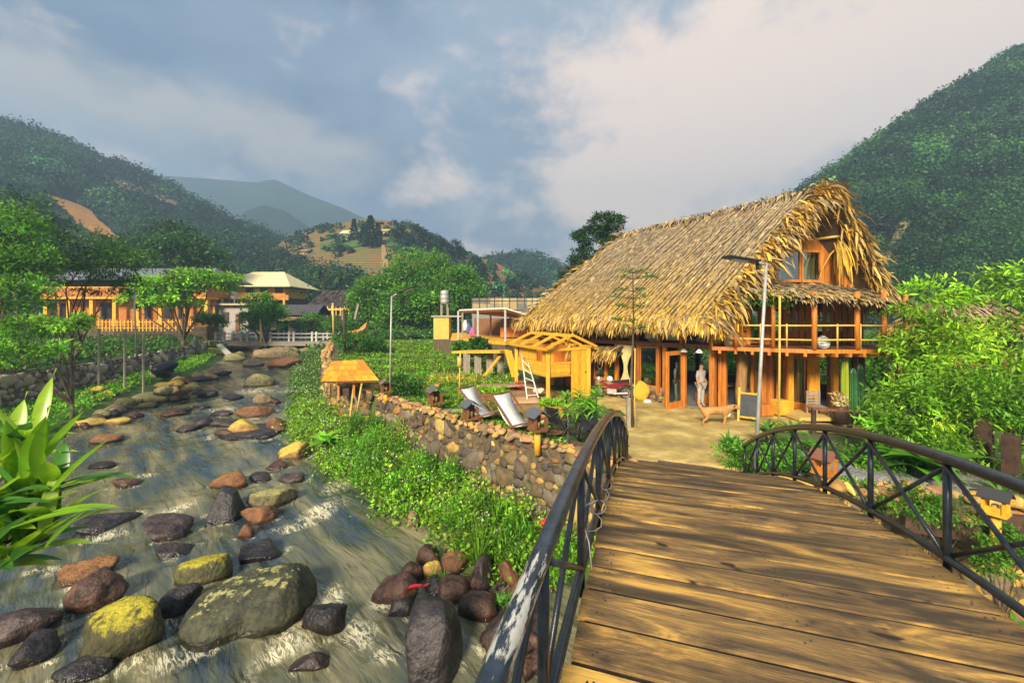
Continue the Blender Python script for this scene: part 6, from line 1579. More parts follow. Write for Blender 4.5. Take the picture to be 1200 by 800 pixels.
for px, y0, y1, lab in ((146,386,402,'pale fence post left of the black covered cart'), (168,390,404,'pale fence post nearest the black covered cart'), (25,405,420,'leaning pale post at the far left of the plots'), (45,404,420,'tilted pale post beside the leaning one'), (116,385,402,'pale post in the middle of the plots')):
    m = MB(); p = P(px, y1, 27); p.z = gz(p.x, p.y) - .1; q = P(px + (3 if 'lean' in lab or 'tilt' in lab else 0), y0, 27); m.tube([p, q], .07, 7); tag(m.build('fence_post', M_GREYWOOD, loc=p), lab, 'post')
# black covered cart on the bank
c = at(193, 31); o = thing('covered_cart', c, 'black tarpaulin covered cart on the bank above the grey wall', 'cart'); c = Vector(c)
lump('tarpaulin', (0,0,.75), (.85,.7,.6), M_BLACK, parent=o, seed=4, amp=.2)
m = MB(); m.beam(c + Vector((.3,-.3,.7)), c + Vector((1.5,-.3,.05)), .5, .06); m.build('ramp', M_BLACK, o)
m = MB(); m.box(c + Vector((-.75,-.3,.5)), (.1,.1,1.1)); m.box(c + Vector((-.2,-.72,.35)), (.3,.05,.4)); m.build('frame', M_GREYWOOD, o)

# shingled shrine on the wall corner
sh = thing('shingled_shrine', (-7.6, 19.6, .0), 'small orange shingle roofed shelter on the corner of the yellow stone wall', 'shelter')
q = [P(376, 448, 18.9), P(445, 447, 18.9), P(425, 422, 21.0), P(389, 424, 21.0)]
n_ = (q[1] - q[0]).cross(q[3] - q[0]).normalized()
m = MB()
for r_ in range(4):
    f0, f1 = r_ / 4, (r_ + 1.25) / 4
    k = 7; offs = .5 * (r_ % 2)
    for i in range(-1, k):
        a0, a1 = (i + offs + .02) / k, (i + offs + .98) / k; a0, a1 = max(a0, 0), min(a1, 1)
        if a1 - a0 < .02: continue
        f1c = min(f1, 1); m.tc = (random.uniform(.75, 1.15), random.uniform(.6, 1.1), random.uniform(.5, 1))
        def pt(a, f, l): return q[0].lerp(q[1], a).lerp(q[3].lerp(q[2], a), f) + n_ * l
        m.prism([pt(a0, f0, .055), pt(a1, f0, .05), pt(a1, f1c, .018), pt(a0, f1c, .02)], n_ * .02)
m.build('shingle_roof', mat('bright_shingle', (.72,.30,.02), (.88,.46,.03), 2.5, rough=.6, tint=True, bump=.15), sh)
m = MB(); m.prism([p - n_ * .04 for p in q], n_ * .05); m.build('roof_board', M_BROWN, sh)
for px, y1, dd_ in ((397, 470, 19.2), (415, 474, 19.2)):
    m = MB(); a = P(px, 449, dd_); m.box((a.x, a.y, (a.z + .0) / 2 + .0), (.1, .1, a.z + .3)); m.build('post', M_ORANGE, sh)
m = MB(); a = P(404, 458, 19.6); m.box(a, (.6, .5, .35)); m.build('box', M_DARKWOOD, sh)
for a, b, lab in ((P(414,456,18.8), P(407,516,17.6), 'long yellow bamboo pole propped against the shingled shelter'), (P(424,449,18.9), P(418,485,18.6), 'short bamboo strut crossing under the shingled shelter'), (P(416,465,18.8), P(420,488,18.7), 'white pipe hanging below the shingled shelter')):
    m = MB(); m.tube([a, b], .045, 7); tag(m.build('bamboo_strut' if 'pipe' not in lab else 'pipe', M_BAMBOO if 'white' not in lab else M_WHITE, loc=b, smooth=True), lab, 'pole' if 'pipe' not in lab else 'pipe')

# lantern houses
def lantern(base, label, s=1.0, post_h=.45, roofc=(.10,.11,.13), body=M_BROWN, postm=M_YELLOW, rz=.5):
    base = Vector(base); o = thing('lantern_house', base, label, 'lantern'); Q_ = Matrix.Rotation(rz, 3, 'Z')
    m = MB(); m.tube([base - Vector((0,0,.25)), base + Vector((0,0,post_h))], [.085*s, .08*s], 10); m.build('post', postm, o, smooth=True)
    c = base + Vector((0,0,post_h)); w_, h_ = .34*s, .30*s
    m = MB(); m.box(c + Vector((0,0,.02*s)), (w_*1.1, w_*1.1, .04*s), rz=rz)
    for sx in (-1,1):
        for sy in (-1,1): m.box(c + Q_ @ Vector((sx*w_*.42, sy*w_*.42, h_/2+.03*s)), (w_*.16, w_*.16, h_), rz=rz)
    m.box(c + Q_ @ Vector((0, w_*.40, h_/2+.03*s)), (w_*.7, .02*s, h_), rz=rz); m.box(c + Q_ @ Vector((-w_*.40, 0, h_*.35)), (.02*s, w_*.68, h_*.45), rz=rz)
    m.build('body', body, o)
    m = MB(); m.tube([c + Vector((0,0,.05*s)), c + Vector((0,0,.2*s))], .06*s, 8); m.build('lamp', mat('amber_lamp', (.6,.42,.16), (.7,.5,.2), 4, rough=.4), o, smooth=True)
    r_ = MB(); r_.tc = roofc; z0, z1 = h_+.03*s, h_+.20*s; e = w_*.68
    for sg in (-1, 1): r_.prism([c + Q_ @ Vector((sg*e, -e, z0)), c + Q_ @ Vector((sg*e, e, z0)), c + Q_ @ Vector((0, e, z1)), c + Q_ @ Vector((0, -e, z1))], (0,0,.025*s))
    r_.build('roof', M_PAINT, o)
    return o
lantern(G(630,523,.05) + Vector((0,.1,0)), 'lantern house on a yellow stump beside the black chairs', 1.15, .42)
lantern(G(510,482,.05), 'weathered lantern house on the wall top left of the garden rosette plant', 1.3, .3, (.12,.10,.10))
lantern(G(552,493,.05) + Vector((0,-.2,0)), 'lantern house directly in front of the left white lounger', 1.25, .12)
lantern(P(452,466,17.9) , 'round topped lantern at the foot of the left lamp', 1.1, .25, (.2,.13,.08))
lantern((6.4, 8.4, -.2), 'lantern house behind the right railing at the gravel edge', .95, .6, (.22,.09,.05), M_ORANGE)
lantern((8.5, 7.2, -.35), 'lantern house of yellow timber at the far right below the shrub', .85, .5, (.05,.048,.045), M_YELLOW)

# playhouse
P1, P2, P0 = Vector((1.56,17.8,0)), Vector((3.5,18.75,0)), Vector((.22,20.9,0)); P3 = P2 + (P0 - P1)
ph = thing('playhouse', (2.0, 19.0, 0), 'bright yellow timber playhouse on stilts with open rafters', 'playhouse')
def pbeam(n, a, b, w_, h_=None, m=M_YELLOW):
    q = MB(); q.tc = (random.uniform(.85,1.1),)*3; q.beam(a, b, w_, h_ or w_); return q.build(n, m, ph)
Z = lambda p, z: Vector((p.x, p.y, z))
for p in (P1, P2, P0, P3): pbeam('post', Z(p,-.05), Z(p,2.25), .16)
m = MB()
for i in range(12): a, b = P1.lerp(P0, i/12), P1.lerp(P0, (i+.92)/12); m.tc=(random.uniform(.8,1.1),)*3; m.prism([Z(a,.98), Z(b,.98), Z(b + (P2-P1),.98), Z(a + (P2-P1),.98)], (0,0,.06))
m.build('platform', M_YELLOW, ph)
def boards(n, a, b, z0, z1, vert, m_=M_YELLOW, off=.0):
    m = MB(); d = (b - a).normalized(); nn_ = Vector((d.y, -d.x, 0)) * .03; L_ = (b - a).length
    if vert:
        k = max(1, int(L_ / .17))
        for i in range(k): p, q_ = a.lerp(b, i/k), a.lerp(b, (i+.96)/k); m.tc=(random.uniform(.8,1.1),)*3; m.prism([Z(p,z0),Z(q_,z0),Z(q_,z1),Z(p,z1)], nn_)
    else:
        k = max(1, int((z1 - z0) / .17))
        for i in range(k): u0, u1 = z0+(z1-z0)*i/k, z0+(z1-z0)*(i+.96)/k; m.tc=(random.uniform(.8,1.1),)*3; m.prism([Z(a,u0),Z(b,u0),Z(b,u1),Z(a,u1)], nn_)
    return m.build(n, m_, ph)
boards('side_panel', P1.lerp(P0,.03), P1.lerp(P0,.97), 1.02, 1.62, False); boards('side_wall', P1.lerp(P0,.34), P1.lerp(P0,.90), 1.63, 2.2, True); boards('side_wall', P1.lerp(P0,.04), P1.lerp(P0,.16), 1.63, 2.2, True)
boards('front_panel', P1.lerp(P2,.05), P1.lerp(P2,.52), 1.02, 1.55, False); boards('front_post_panel', P1.lerp(P2,.04), P1.lerp(P2,.12), 1.56, 2.2, True); boards('door_panel', P1.lerp(P2,.56), P1.lerp(P2,.98), .02, 2.22, True)
boards('back_wall', P0, P3, 1.02, 2.2, True, M_ORANGE); boards('right_wall', P2, P3, 1.02, 2.2, True, M_ORANGE)
pbeam('window_sill', Z(P1.lerp(P2,.1),1.60), Z(P1.lerp(P2,.55),1.60), .1, .07); pbeam('window_head', Z(P1.lerp(P2,.0),2.2), Z(P1.lerp(P2,1.0),2.2), .12, .12)
RF_, RB_ = (P1 + P2) / 2, (P0 + P3) / 2; e = (P1 - P0).normalized() * .3
pbeam('ridge_beam', Z(RF_ + e, 2.80), Z(RB_ - e, 2.80), .10, .14)
for A_, B_ in ((P1, P0), (P2, P3)): s_ = ((P1 - P2) if A_ is P1 else (P2 - P1)).normalized() * .22; pbeam('eave_beam', Z(A_ + e + s_, 2.24), Z(B_ - e + s_, 2.24), .10, .12)
for f in (0, .33, .66, 1.0):
    for A_, B_ in ((P1, P0), (P2, P3)):
        s_ = ((P1 - P2) if A_ is P1 else (P2 - P1)).normalized() * .25; a = A_.lerp(B_, f) + s_; r_ = RF_.lerp(RB_, f); x = e * (1 - 2 * f)
        pbeam('rafter', Z(a + x, 2.28), Z(r_ + x, 2.84), .09, .11)
pbeam('king_post', Z(RF_, 2.22), Z(RF_, 2.76), .12)
m = MB(); m.lathe(Z(P1.lerp(P2, .9) + Vector((.03,-.06,0)), 1.15), [(.0,0),(.03,0),(.03,.03),(0,.03)], 10, axis=(.4,-.9,0)); m.build('knob', M_IRON, ph)
ld = thing('rope_ladder', (1.0, 18.3, 0), 'pale slanting ladder leading up to the playhouse', 'ladder')
for (a, b) in ((P(611,414,19.6), P(618,468,17.6)), (P(619,425,19.4), P(631,466,17.9))): m = MB(); m.tube([a, b], .03, 7); m.build('rail', M_CLOTH, ld, smooth=True)
for f in (.15, .35, .55, .75, .92): m = MB(); m.tube([P(611,414,19.6).lerp(P(618,468,17.6), f), P(619,425,19.4).lerp(P(631,466,17.9), f)], .025, 6); m.build('rung', M_CLOTH, ld)
for i, (px, py, d, c_, sx, lab) in enumerate(((612,407,20.8,(.05,.06,.25),.4,'dark blue cloths hanging in the doorway of the playhouse'), (605,452,20.6,(.5,.03,.04),.6,'red seat in the shade under the playhouse'), (632,458,18.6,(.75,.7,.5),.5,'pale basin on the ground under the playhouse'))):
    lump(('hanging_cloth','child_chair','basin')[i], P(px, py, d), (sx*.5, .2, (.28,.2,.14)[i]), M_MATTE, lab, ('cloth','seat','basin')[i], seed=i+2, tintc=c_, amp=.18)

# rough timber platform and props left of the playhouse
tp = thing('timber_platform', P(565, 437, 25) , 'rough timber trestle platform left of the playhouse', 'platform')
m = MB(); m.beam(P(536,412,26), P(592,411.5,24), 1.1, .14); m.build('slab', M_YELLOW, tp)
for px in (547, 560, 574, 587): m = MB(); m.box(P(px, 427, 25), (.42,.14,1.35)); m.build('leg', M_GREYWOOD, tp)
for a, b, n in ((P(586,417,24), P(568,440,23.4), 'brace'), (P(593,410,23.5), P(602,442,22.6), 'prop'), (P(597,411,23.3), P(606,440,22.4), 'prop')): m = MB(); m.beam(a, b, .2, .08); m.build(n, M_YELLOW, tp)
m = MB(); m.beam(P(487,462,19.5), P(513,451,20.2), .28, .06); tag(m.build('plank', M_YELLOW, loc=P(487,462,19.5)), 'single bright yellow plank lying slanted among the crops', 'plank')
for i in range(7):
    a = P(552 + i * 2, 455 - i * .8, 19.5 + i * .12); b = a + Vector((1.6 + .1 * i, .35 - .12 * i, .02)); m = MB(); m.beam(a, b, .16, .05); m.tc = (1, 1, 1)
    tag(m.build('board', random.choice((M_BROWN, M_GREYWOOD, M_ORANGE)), loc=a), 'loose board in the scrap heap behind the planter crates', 'board', 'boards in the scrap heap')
hs = Soup(); n = 1500; leaves(hs, np.array(G(532,447,.1)) + rng.normal(0, 1, (n,3)) * np.array([.75,.5,.16]), rdir(n, -.2), rng.uniform(.2,.5,n), tints(n, (.55,.40,.06)), .12); tag(hs.build('straw_heap', M_DRY, loc=G(532,450)), 'heap of yellow straw behind the garden plants', 'straw heap')
m = MB(); a = G(538,472); m.tube([a, a + Vector((.05,0,2.2))], .035, 7); m.lathe(a + Vector((.02,-.02,1.5)), [(.02,0),(.1,.06),(.1,.4),(.02,.46)], 10); tag(m.build('bamboo_marker', M_BAMBOO, loc=a, smooth=True), 'upright bamboo pole with a wooden float in the garden', 'pole')
for px, py, sx, sy, lab in ((571,472,1.5,.8,'long wooden planter crate full of lettuce behind the left lounger'), (647,489,.75,.55,'small wooden planter crate beside the dracaena clump')):
    c = G(px, py); o = thing('planter_crate', c, lab, 'planter'); m = MB(); rz_ = -.15
    for k in range(3):
        for sg in (-1, 1): m.box(c + Vector((0, sy/2 + sg*sy/2, .07 + k*.13)), (sx, .03, .115), rz=0); m.box(c + Vector((sg*(sx/2-.018), sy/2, .07 + k*.13)), (.03, sy - .035, .115))
    m.build('crate', M_ORANGE if sx < 1 else M_BROWN, o)
    sp = Soup(); n = 700; leaves(sp, np.array(c) + np.stack([rng.uniform(-sx/2,sx/2,n), rng.uniform(0,sy,n), rng.uniform(.3,.55,n)],-1), rdir(n,.8), rng.uniform(.10,.2,n), tints(n,(.25,.50,.02)), .8); sp.build('lettuce', M_LEAF, o)
for px, py, sx, sy, c_, lab in ((608,470,1.7,1.0,(.55,.33,.16),'flat timber deck board beside the slanting ladder'), (628,494,.9,.5,(.55,.47,.30),'pale flat stone beside the small planter crate'), (530,482,1.0,.3,(.3,.26,.22),'grey flat stone beside the garden rosette plant')):
    c = G(px, py, .03); m = MB(); m.tc = c_; m.box(c + Vector((0,0,.03)), (sx,sy,.09), rz=.2); tag(m.build('flat_slab', M_PLASTER, loc=c, bevel=.02), lab, 'slab')

# white sling loungers
def lounger(c, rz, label, s=1.0):
    c = Vector(c); o = thing('sling_lounger', c, label, 'lounger'); Q_ = Matrix.Rotation(rz, 3, 'Z')
    def T(x, y, z): return c + Q_ @ Vector((x, y, z)) * s
    w_ = .34; prof = [(-.62,.92),(-.42,.62),(-.22,.36),(0,.20),(.22,.17),(.45,.24),(.68,.36)]
    V = []; 
    for x, z in prof:
        for y in (-w_, 0, w_): V.append(T(x, y, z - (.03 if y == 0 else 0)))
    me = mesh_np('sling', np.array(V) - np.array(c), grid_faces(3, len(prof)), M_WHITE, smooth=True); so_ = link('sling', me, o)
    md = so_.modifiers.new('t', 'SOLIDIFY'); md.thickness = .025
    for y in (-w_ - .03, w_ + .03):
        m = MB(); m.beam(T(-.66,y,.98), T(.34,y,.0), .05, .06); m.beam(T(-.45,y+.06*(1 if y>0 else -1),.0), T(.70,y+.06*(1 if y>0 else -1),.40), .05, .06); m.build('frame', M_BROWN, o)
    for x, z in ((-.64,.95),(.68,.37),(.3,.03)): m = MB(); m.beam(T(x,-w_-.05,z), T(x,w_+.05,z), .045, .045); m.build('crossbar', M_BROWN, o)
lounger(G(566,493) + Vector((0,.1,0)), -.55, 'white sling lounger standing behind a lantern house', 1.15)
lounger(G(606,506) + Vector((0,.2,0)), -.75, 'white sling lounger nearest the black chairs', 1.15)
def fold_chair(c, rz, label):
    c = Vector(c); o = thing('folding_chair', c, label, 'chair'); Q_ = Matrix.Rotation(rz, 3, 'Z')
    def T(x, y, z): return c + Q_ @ Vector((x, y, z))
    m = MB(); m.prism([T(-.24,-.24,.40), T(.24,-.24,.40), T(.24,.22,.36), T(-.24,.22,.36)], (0,0,.03)); m.build('seat', M_BLACK, o)
    m = MB(); m.prism([T(-.24,.22,.42), T(.24,.22,.42), T(.24,.40,.92), T(-.24,.40,.92)], (0,.02,.01)); m.build('backrest', M_BLACK, o)
    for sx in (-1, 1):
        m = MB(); m.tube([T(sx*.27,-.28,0), T(sx*.27,.22,.42), T(sx*.27,.42,.95)], .016, 7); m.build('leg', M_IRON, o, smooth=True)
        m = MB(); m.tube([T(sx*.27,.34,0), T(sx*.27,-.22,.42), T(sx*.27,-.24,.62), T(sx*.27,.28,.62)], .016, 7); m.build('armrest', M_IRON, o, smooth=True)
fold_chair(G(656,513) + Vector((0,.2,0)), 2.4, 'black folding chair in front of the small planter crate')
fold_chair(G(681,524) + Vector((0,.1,0)), -.9, 'black folding chair closest to the footbridge handrail')
m = MB(); c = G(648,511); m.lathe(c, [(.05,0),(.3,.12),(.34,.16),(.30,.16),(.05,.06)], 16); tag(m.build('fire_bowl', M_BROWN, loc=c, smooth=True), 'rusty low fire bowl beside the black folding chairs', 'bowl')

# motorbike at the red wall
mo = thing('motorbike', (4.45, 18.2, 0), 'dark red and black motorbike parked by the white banner', 'motorbike'); c = Vector((4.45, 18.2, 0)); dv = Vector((-.72, .30, 0)).normalized(); sdv = Vector((-dv.y, dv.x, 0))
def T(x, y, z): return c + dv * x + sdv * y + Vector((0, 0, z))
for x in (-.6, .62):
    m = MB(); m.torus(T(x,0,.29), .25, .045, sdv, 24, 8); wv_ = m.build('wheel', M_BLACK, mo, smooth=True)
    m = MB(); m.torus(T(x,0,.29), .17, .012, sdv, 20, 6)
    for k in range(6): m.beam(T(x,0,.29), T(x + .17*math.cos(k*1.05),0,.29+.17*math.sin(k*1.05)), .015)
    m.build('rim', M_STEEL, wv_)
m = MB(); m.tc = (.22,.008,.015); m.prism([T(.5,-.1,.78),T(.62,-.1,.55),T(.3,-.1,.42),T(-.1,-.1,.45),T(-.75,-.1,.72),T(-.7,-.1,.8),T(-.1,-.1,.66),T(.2,-.1,.6)], sdv * .2); m.build('fairing', M_PAINT, mo, bevel=.02)
m = MB(); m.prism([T(-.75,-.12,.8),T(-.1,-.12,.7),T(.05,-.12,.74),T(-.1,-.12,.8),T(-.72,-.12,.9)], sdv * .24); m.build('seat', M_BLACK, mo, bevel=.02)
m = MB(); m.box(T(.0,0,.34), (.4,.22,.22), rz=math.atan2(dv.y,dv.x)); m.tube([T(-.1,.14,.25),T(-.7,.16,.32)], .045, 8); m.build('engine', M_STEEL, mo)
for y in (-.06, .06): m = MB(); m.tube([T(.62,y,.29),T(.45,y,.9)], .02, 6); m.build('fork', M_STEEL, mo)
m = MB(); m.tube([T(.36,-.34,1.0),T(.46,-.1,.95),T(.46,.1,.95),T(.36,.34,1.0)], .016, 6); m.build('handlebar', M_IRON, mo, smooth=True)
m = MB(); m.lathe(T(.55,0,.86), [(.0,0),(.09,0),(.1,.05),(0,.12)], 12, axis=tuple(dv)); m.build('headlight', M_WHITE, mo, smooth=True)
for y in (-.3, .3): m = MB(); m.tube([T(.42,y,1.0),T(.44,y*1.15,1.15)], .008, 5); m.lathe(T(.44,y*1.15,1.2), [(0,-.05),(.05,-.03),(.05,.03),(0,.05)], 10); m.build('mirror', M_BLACK, mo)
hl = MB(); hl.lathe(T(.1,0,.80), [(.13,0),(.14,.06),(.12,.14),(.06,.19),(0,.2)], 14); tag(hl.build('helmet', M_WHITE, loc=T(.1,0,.8), smooth=True), 'white helmet resting on the motorbike', 'helmet')
for k, lab in ((5.85,'red crash helmet hanging under the thatch awning'), (5.6,'grey bag hanging beside the red helmet')):
    lump('hanging_bag' if 'bag' in lab else 'hanging_helmet', K(k,.2,1.88), (.16,.14,.15), M_MATTE, lab, 'bag' if 'bag' in lab else 'helmet', seed=5, tintc=(.35,.06,.03) if 'red' in lab else (.25,.24,.24))

# things by the doors
def block(name, c, sz, m, lab, cat, rz=.2, tintc=None, bevel=.03):
    b = MB(); b.tc = tintc or (1,1,1); b.box(Vector(c) + Vector((0,0,sz[2]/2)), sz, rz=rz); return tag(b.build(name, m, loc=c, bevel=bevel), lab, cat)
sc_ = lump('yellow_sack', K(2.75,.55,.42), (.33,.2,.46), M_MATTE, 'tall ochre yellow sack leaning on the brick base', 'sack', seed=8, tintc=(.62,.42,.04), amp=.1)
block('wooden_stool', (9.9,15.15,.02), (.45,.4,.55), M_YELLOW, 'yellow block stool left of the orange door frames', 'stool')
block('wooden_stool', (9.25,15.0,.02), (.5,.35,.42), M_ORANGE, 'low orange bench box behind the spiky cordyline', 'bench')
for a, lab in ((K(2.5,.5,.06),'white pebble dish on the ground by the stone facing'),): lump('pebble_dish', a, (.16,.14,.1), M_WHITE, lab, 'dish', seed=2)
bs_ = thing('chalkboard', Vector((8.0,13.9,0)), 'yellow framed chalkboard easel between log column and lamp post', 'sign'); c = Vector((8.0,13.9,0)); ex = Vector((.80,-.6,0)).normalized(); back = Vector((.6,.8,0))
def T2(x, z, o): return c + ex * x + back * o + Vector((0,0,z))
m = MB(); m.prism([T2(-.26,.22,.06), T2(.26,.22,.06), T2(.26,.95,.30), T2(-.26,.95,.30)], back * .02); m.build('board', mat('slate', (.02,.026,.03),(.045,.05,.055),5,rough=.6), bs_)
m = MB()
for x in (-.29, .29): m.beam(T2(x,0,0), T2(x,1.15,.36), .07, .05)
for z, o_ in ((.2,.065),(.98,.31)): m.beam(T2(-.25,z,o_), T2(.25,z,o_), .05, .06)
m.build('frame', M_YELLOW, bs_)
for x in (-.25, .25): m = MB(); m.beam(T2(x,1.05,.36), T2(x,0,.75), .04, .04); m.build('leg', M_YELLOW, bs_)
# bench rail, cactus pots and pale flowers under the balcony
o = thing('rustic_bench', (9.6, 12.6, 0), 'dark rustic bench rail in front of the door frames', 'bench')
m = MB(); m.beam((9.3,12.7,.78),(11.6,12.3,.72),.14,.06); m.build('seat', M_BROWN, o)
for x, y in ((9.35,12.7),(11.3,12.35),(10.3,12.5)): m = MB(); m.tube([(x,y,-.1),(x,y,.74)], .07, 8); m.build('leg', M_DARKWOOD, o)
for i, (px, h_, c_, lab) in enumerate(((990,1.9,(.30,.36,.03),'yellow green columnar cactus under the balcony'), (1000,1.55,(.05,.16,.05),'dark green columnar cactus beside the yellow one'), (1008,1.7,(.04,.13,.05),'tallest dark columnar cactus at the right of the row'))):
    x, y = (px - CX) / F * 14.2, 14.2; o = thing('cactus', (x, y, 0), lab, 'cactus'); m = MB(); m.tc = c_; n = 12; vs = []
    prof = [(.09,0),(.10,.3),(.10,h_*.6),(.085,h_*.9),(.03,h_)]
    for r_, z in prof:
        for j in range(24): a = 2*math.pi*j/24; rr = r_*(1 + .14*(-1)**j); vs.append((x+rr*math.cos(a), y+rr*math.sin(a), .3+z))
    m.add(vs, [(k*24+j, k*24+(j+1)%24, (k+1)*24+(j+1)%24, (k+1)*24+j) for k in range(4) for j in range(24)]); m.build('stem', M_PAINT, o)
    m = MB(); m.lathe((x,y,0), [(.13,0),(.18,.3),(.16,.32),(.1,.3)], 14); m.build('pot', M_BLACK, o, smooth=True)
o = thing('flower_pot', (11.15, 13.9, 0), 'pot of pale cream flowers behind the bench rail', 'plant'); m = MB(); m.lathe((11.15,13.9,0), [(.16,0),(.22,.6),(.2,.62),(.12,.55)], 14); m.build('pot', M_DARKWOOD, o, smooth=True)
sp = Soup(); n = 160; leaves(sp, np.array([11.15,13.9,.78]) + np.clip(rng.normal(0,.11,(n,3)),-.18,.18), rdir(n,.6), rng.uniform(.12,.26,n), tints(n,(.72,.60,.30),.2), .55); sp.build('flower_cluster', M_LEAF, o)
o = thing('slatted_chair', (10.95, 14.75, 0), 'grey slatted chair between the two door frames', 'chair')
m = MB()
for k in range(5): m.box((10.95,14.9,.5+k*.1), (.5,.03,.06))
m.build('backrest', M_GREYWOOD, o); m = MB(); m.box((10.95,14.65,.42), (.5,.5,.04)); m.build('seat', M_GREYWOOD, o)
for x in (10.73,11.17):
    for y in (14.43,14.9): m = MB(); m.box((x,y,.21 if y<14.7 else .47), (.05,.05,.40 if y<14.7 else .94)); m.build('leg', M_GREYWOOD, o)
# right bank: timber edging and dark posts
for i, (a, b, lab) in enumerate((((7.4,7.75,-.28),(9.6,7.2,-.4),'long dark timber edging plank beside the right lantern house'), ((9.3,7.9,-.3),(11.5,7.5,-.4),'second timber edging plank under the right shrub'))):
    m = MB(); m.beam(a, b, .12, .28); tag(m.build('edging_plank', M_DARKWOOD, loc=a), lab, 'plank')
for px, d, h_, lab in ((1152,9.6,1.5,'dark square post in the shade of the right shrub'), (1185,8.8,1.3,'rough dark post at the right edge behind the fern'), (1165,8.4,.7,'short grey block post beside the yellow lantern house')):
    c = Vector(at(px, d)); m = MB(); m.box(c + Vector((0,0,h_/2-.1)), (.26,.22,h_), rz=.4); tag(m.build('timber_post', M_DARKWOOD if h_ > 1 else M_GREYWOOD, loc=c), lab, 'post')
hut = thing('thatched_hut', (22, 20, 0), 'small thatched hut roof showing through the right hand trees', 'hut'); sv_ = roof; roof = Soup()
hc = np.array([22.0, 20.0, 0]); cs_ = [hc + np.array(q_) for q_ in ((-2.2,-1.6,2.9),(2.2,-1.8,2.9),(2.2,1.8,2.9),(-2.2,1.8,2.9))]; r0, r1 = hc + np.array((-1.2,0,4.6)), hc + np.array((1.2,0,4.6))
thatch((cs_[0],cs_[1],r1,r0), 30, 18, .5, .09); thatch((cs_[2],cs_[3],r0,r1), 30, 18, .5, .09); thatch((cs_[3],cs_[0],r0,r0+.01), 20, 18, .5, .09); thatch((cs_[1],cs_[2],r1,r1+.01), 20, 18, .5, .09)
roof.build('roof', M_DRY, hut); roof = sv_
for q_ in cs_: m = MB(); m.box((q_[0]*.9+hc[0]*.1, q_[1]*.9+hc[1]*.1, 1.45), (.2,.2,3.0)); m.build('post', M_BROWN, hut)
m = MB(); m.box((22.0,20.3,1.2), (3.4,2.2,2.6)); m.build('wall', M_BROWN, hut)

# dog
dg_ = Vector((6.75, 13.5, .03)); S = 1.0
dpts = [(-.36,0,.50),(-.12,0,.50),(.14,0,.51),(.32,0,.54),(.44,0,.62),(.55,0,.66),(.66,0,.62),(.75,0,.59),
        (-.46,0,.55),(-.56,0,.66),(-.60,0,.78),(-.54,0,.86),
        (.27,.07,.38),(.30,.08,.20),(.29,.08,.03),(.33,.08,.015), (.24,-.07,.38),(.22,-.08,.20),(.16,-.08,.03),(.20,-.08,.015),
        (-.34,.08,.36),(-.27,.09,.28),(-.38,.09,.17),(-.35,.09,.03),(-.30,.09,.015), (-.36,-.08,.36),(-.31,-.09,.28),(-.46,-.09,.17),(-.45,-.09,.03),(-.40,-.09,.015)]
de = [(0,1),(1,2),(2,3),(3,4),(4,5),(5,6),(6,7),(0,8),(8,9),(9,10),(10,11),(3,12),(12,13),(13,14),(14,15),(3,16),(16,17),(17,18),(18,19),(0,20),(20,21),(21,22),(22,23),(23,24),(0,25),(25,26),(26,27),(27,28),(28,29)]
dr = [.13,.125,.14,.13,.09,.085,.055,.04,.05,.032,.026,.018,.06,.035,.028,.03,.06,.035,.028,.03,.085,.055,.032,.026,.03,.085,.055,.032,.026,.03]
M_DOG = mat('tan_fur', (.34,.17,.05), (.52,.29,.09), 3, rough=.85, bump=.3, bscale=40)
dog = skin('dog', [Vector(p) * S for p in dpts], de, [r_ * S * 1.12 for r_ in dr], M_DOG, None, dg_, 2, 1); dog.rotation_euler = (0,0,-.12)
tag(dog, 'tan dog with raised tail walking right past the doors', 'dog')
def dpart(name, pts, r_, m): q = MB(); q.tube([Vector(p) for p in pts], r_, 8); return q.build(name, m, dog, local=True, smooth=True)
for s_ in (-1, 1):
    q = MB(); q.prism([(.50, s_*.05, .70), (.57, s_*.055, .70), (.52, s_*.10, .64), (.49, s_*.09, .66)], (0, s_*.012, .004)); q.build('ear', M_DARKWOOD, dog, local=True)
    q = MB(); q.lathe((.63, s_*.055, .655), [(0,-.012),(.012,0),(0,.012)], 8); q.build('eye', M_BLACK, dog, local=True, smooth=True)
q = MB(); q.lathe((.785,0,.595), [(0,-.022),(.022,0),(0,.022)], 8); q.build('nose', M_BLACK, dog, local=True, smooth=True)
v_, f_ = ICO2; link('white_chest', mesh_np('white_chest', v_ * np.array([.09,.085,.14]) + np.array([.345,0,.43]), f_, M_WHITE, smooth=True), dog)
# person standing inside the doorway
pp = K(.62, -.35, .06)
hp_ = [(0,0,.92),(0,0,1.12),(0,.0,1.34),(0,0,1.46),(0,-.02,1.56),(0,-.02,1.66),
       (.17,0,1.38),(.21,.02,1.12),(.17,-.12,.98),(.15,-.18,.94), (-.17,0,1.38),(-.22,.02,1.12),(-.2,-.03,.88),(-.2,-.05,.79),
       (.09,0,.86),(.10,0,.48),(.10,.02,.08),(.10,-.12,.03), (-.09,0,.86),(-.10,0,.48),(-.10,.02,.08),(-.10,-.12,.03)]
he = [(0,1),(1,2),(2,3),(3,4),(4,5),(2,6),(6,7),(7,8),(8,9),(2,10),(10,11),(11,12),(12,13),(0,14),(14,15),(15,16),(16,17),(0,18),(18,19),(19,20),(20,21)]
hr = [.14,.13,.14,.055,.085,.085,.06,.045,.035,.035,.06,.045,.035,.035,.09,.06,.042,.04,.09,.06,.042,.04]
M_SKIN = mat('skin', (.42,.24,.15), (.5,.3,.19), 5, rough=.6)
per = skin('person', [Vector(p) for p in hp_], he, hr, M_SKIN, None, pp, 2, 0); per.rotation_euler = (0,0,.5)
tag(per, 'person in pale grey shirt and trousers standing inside the open doorway', 'person')
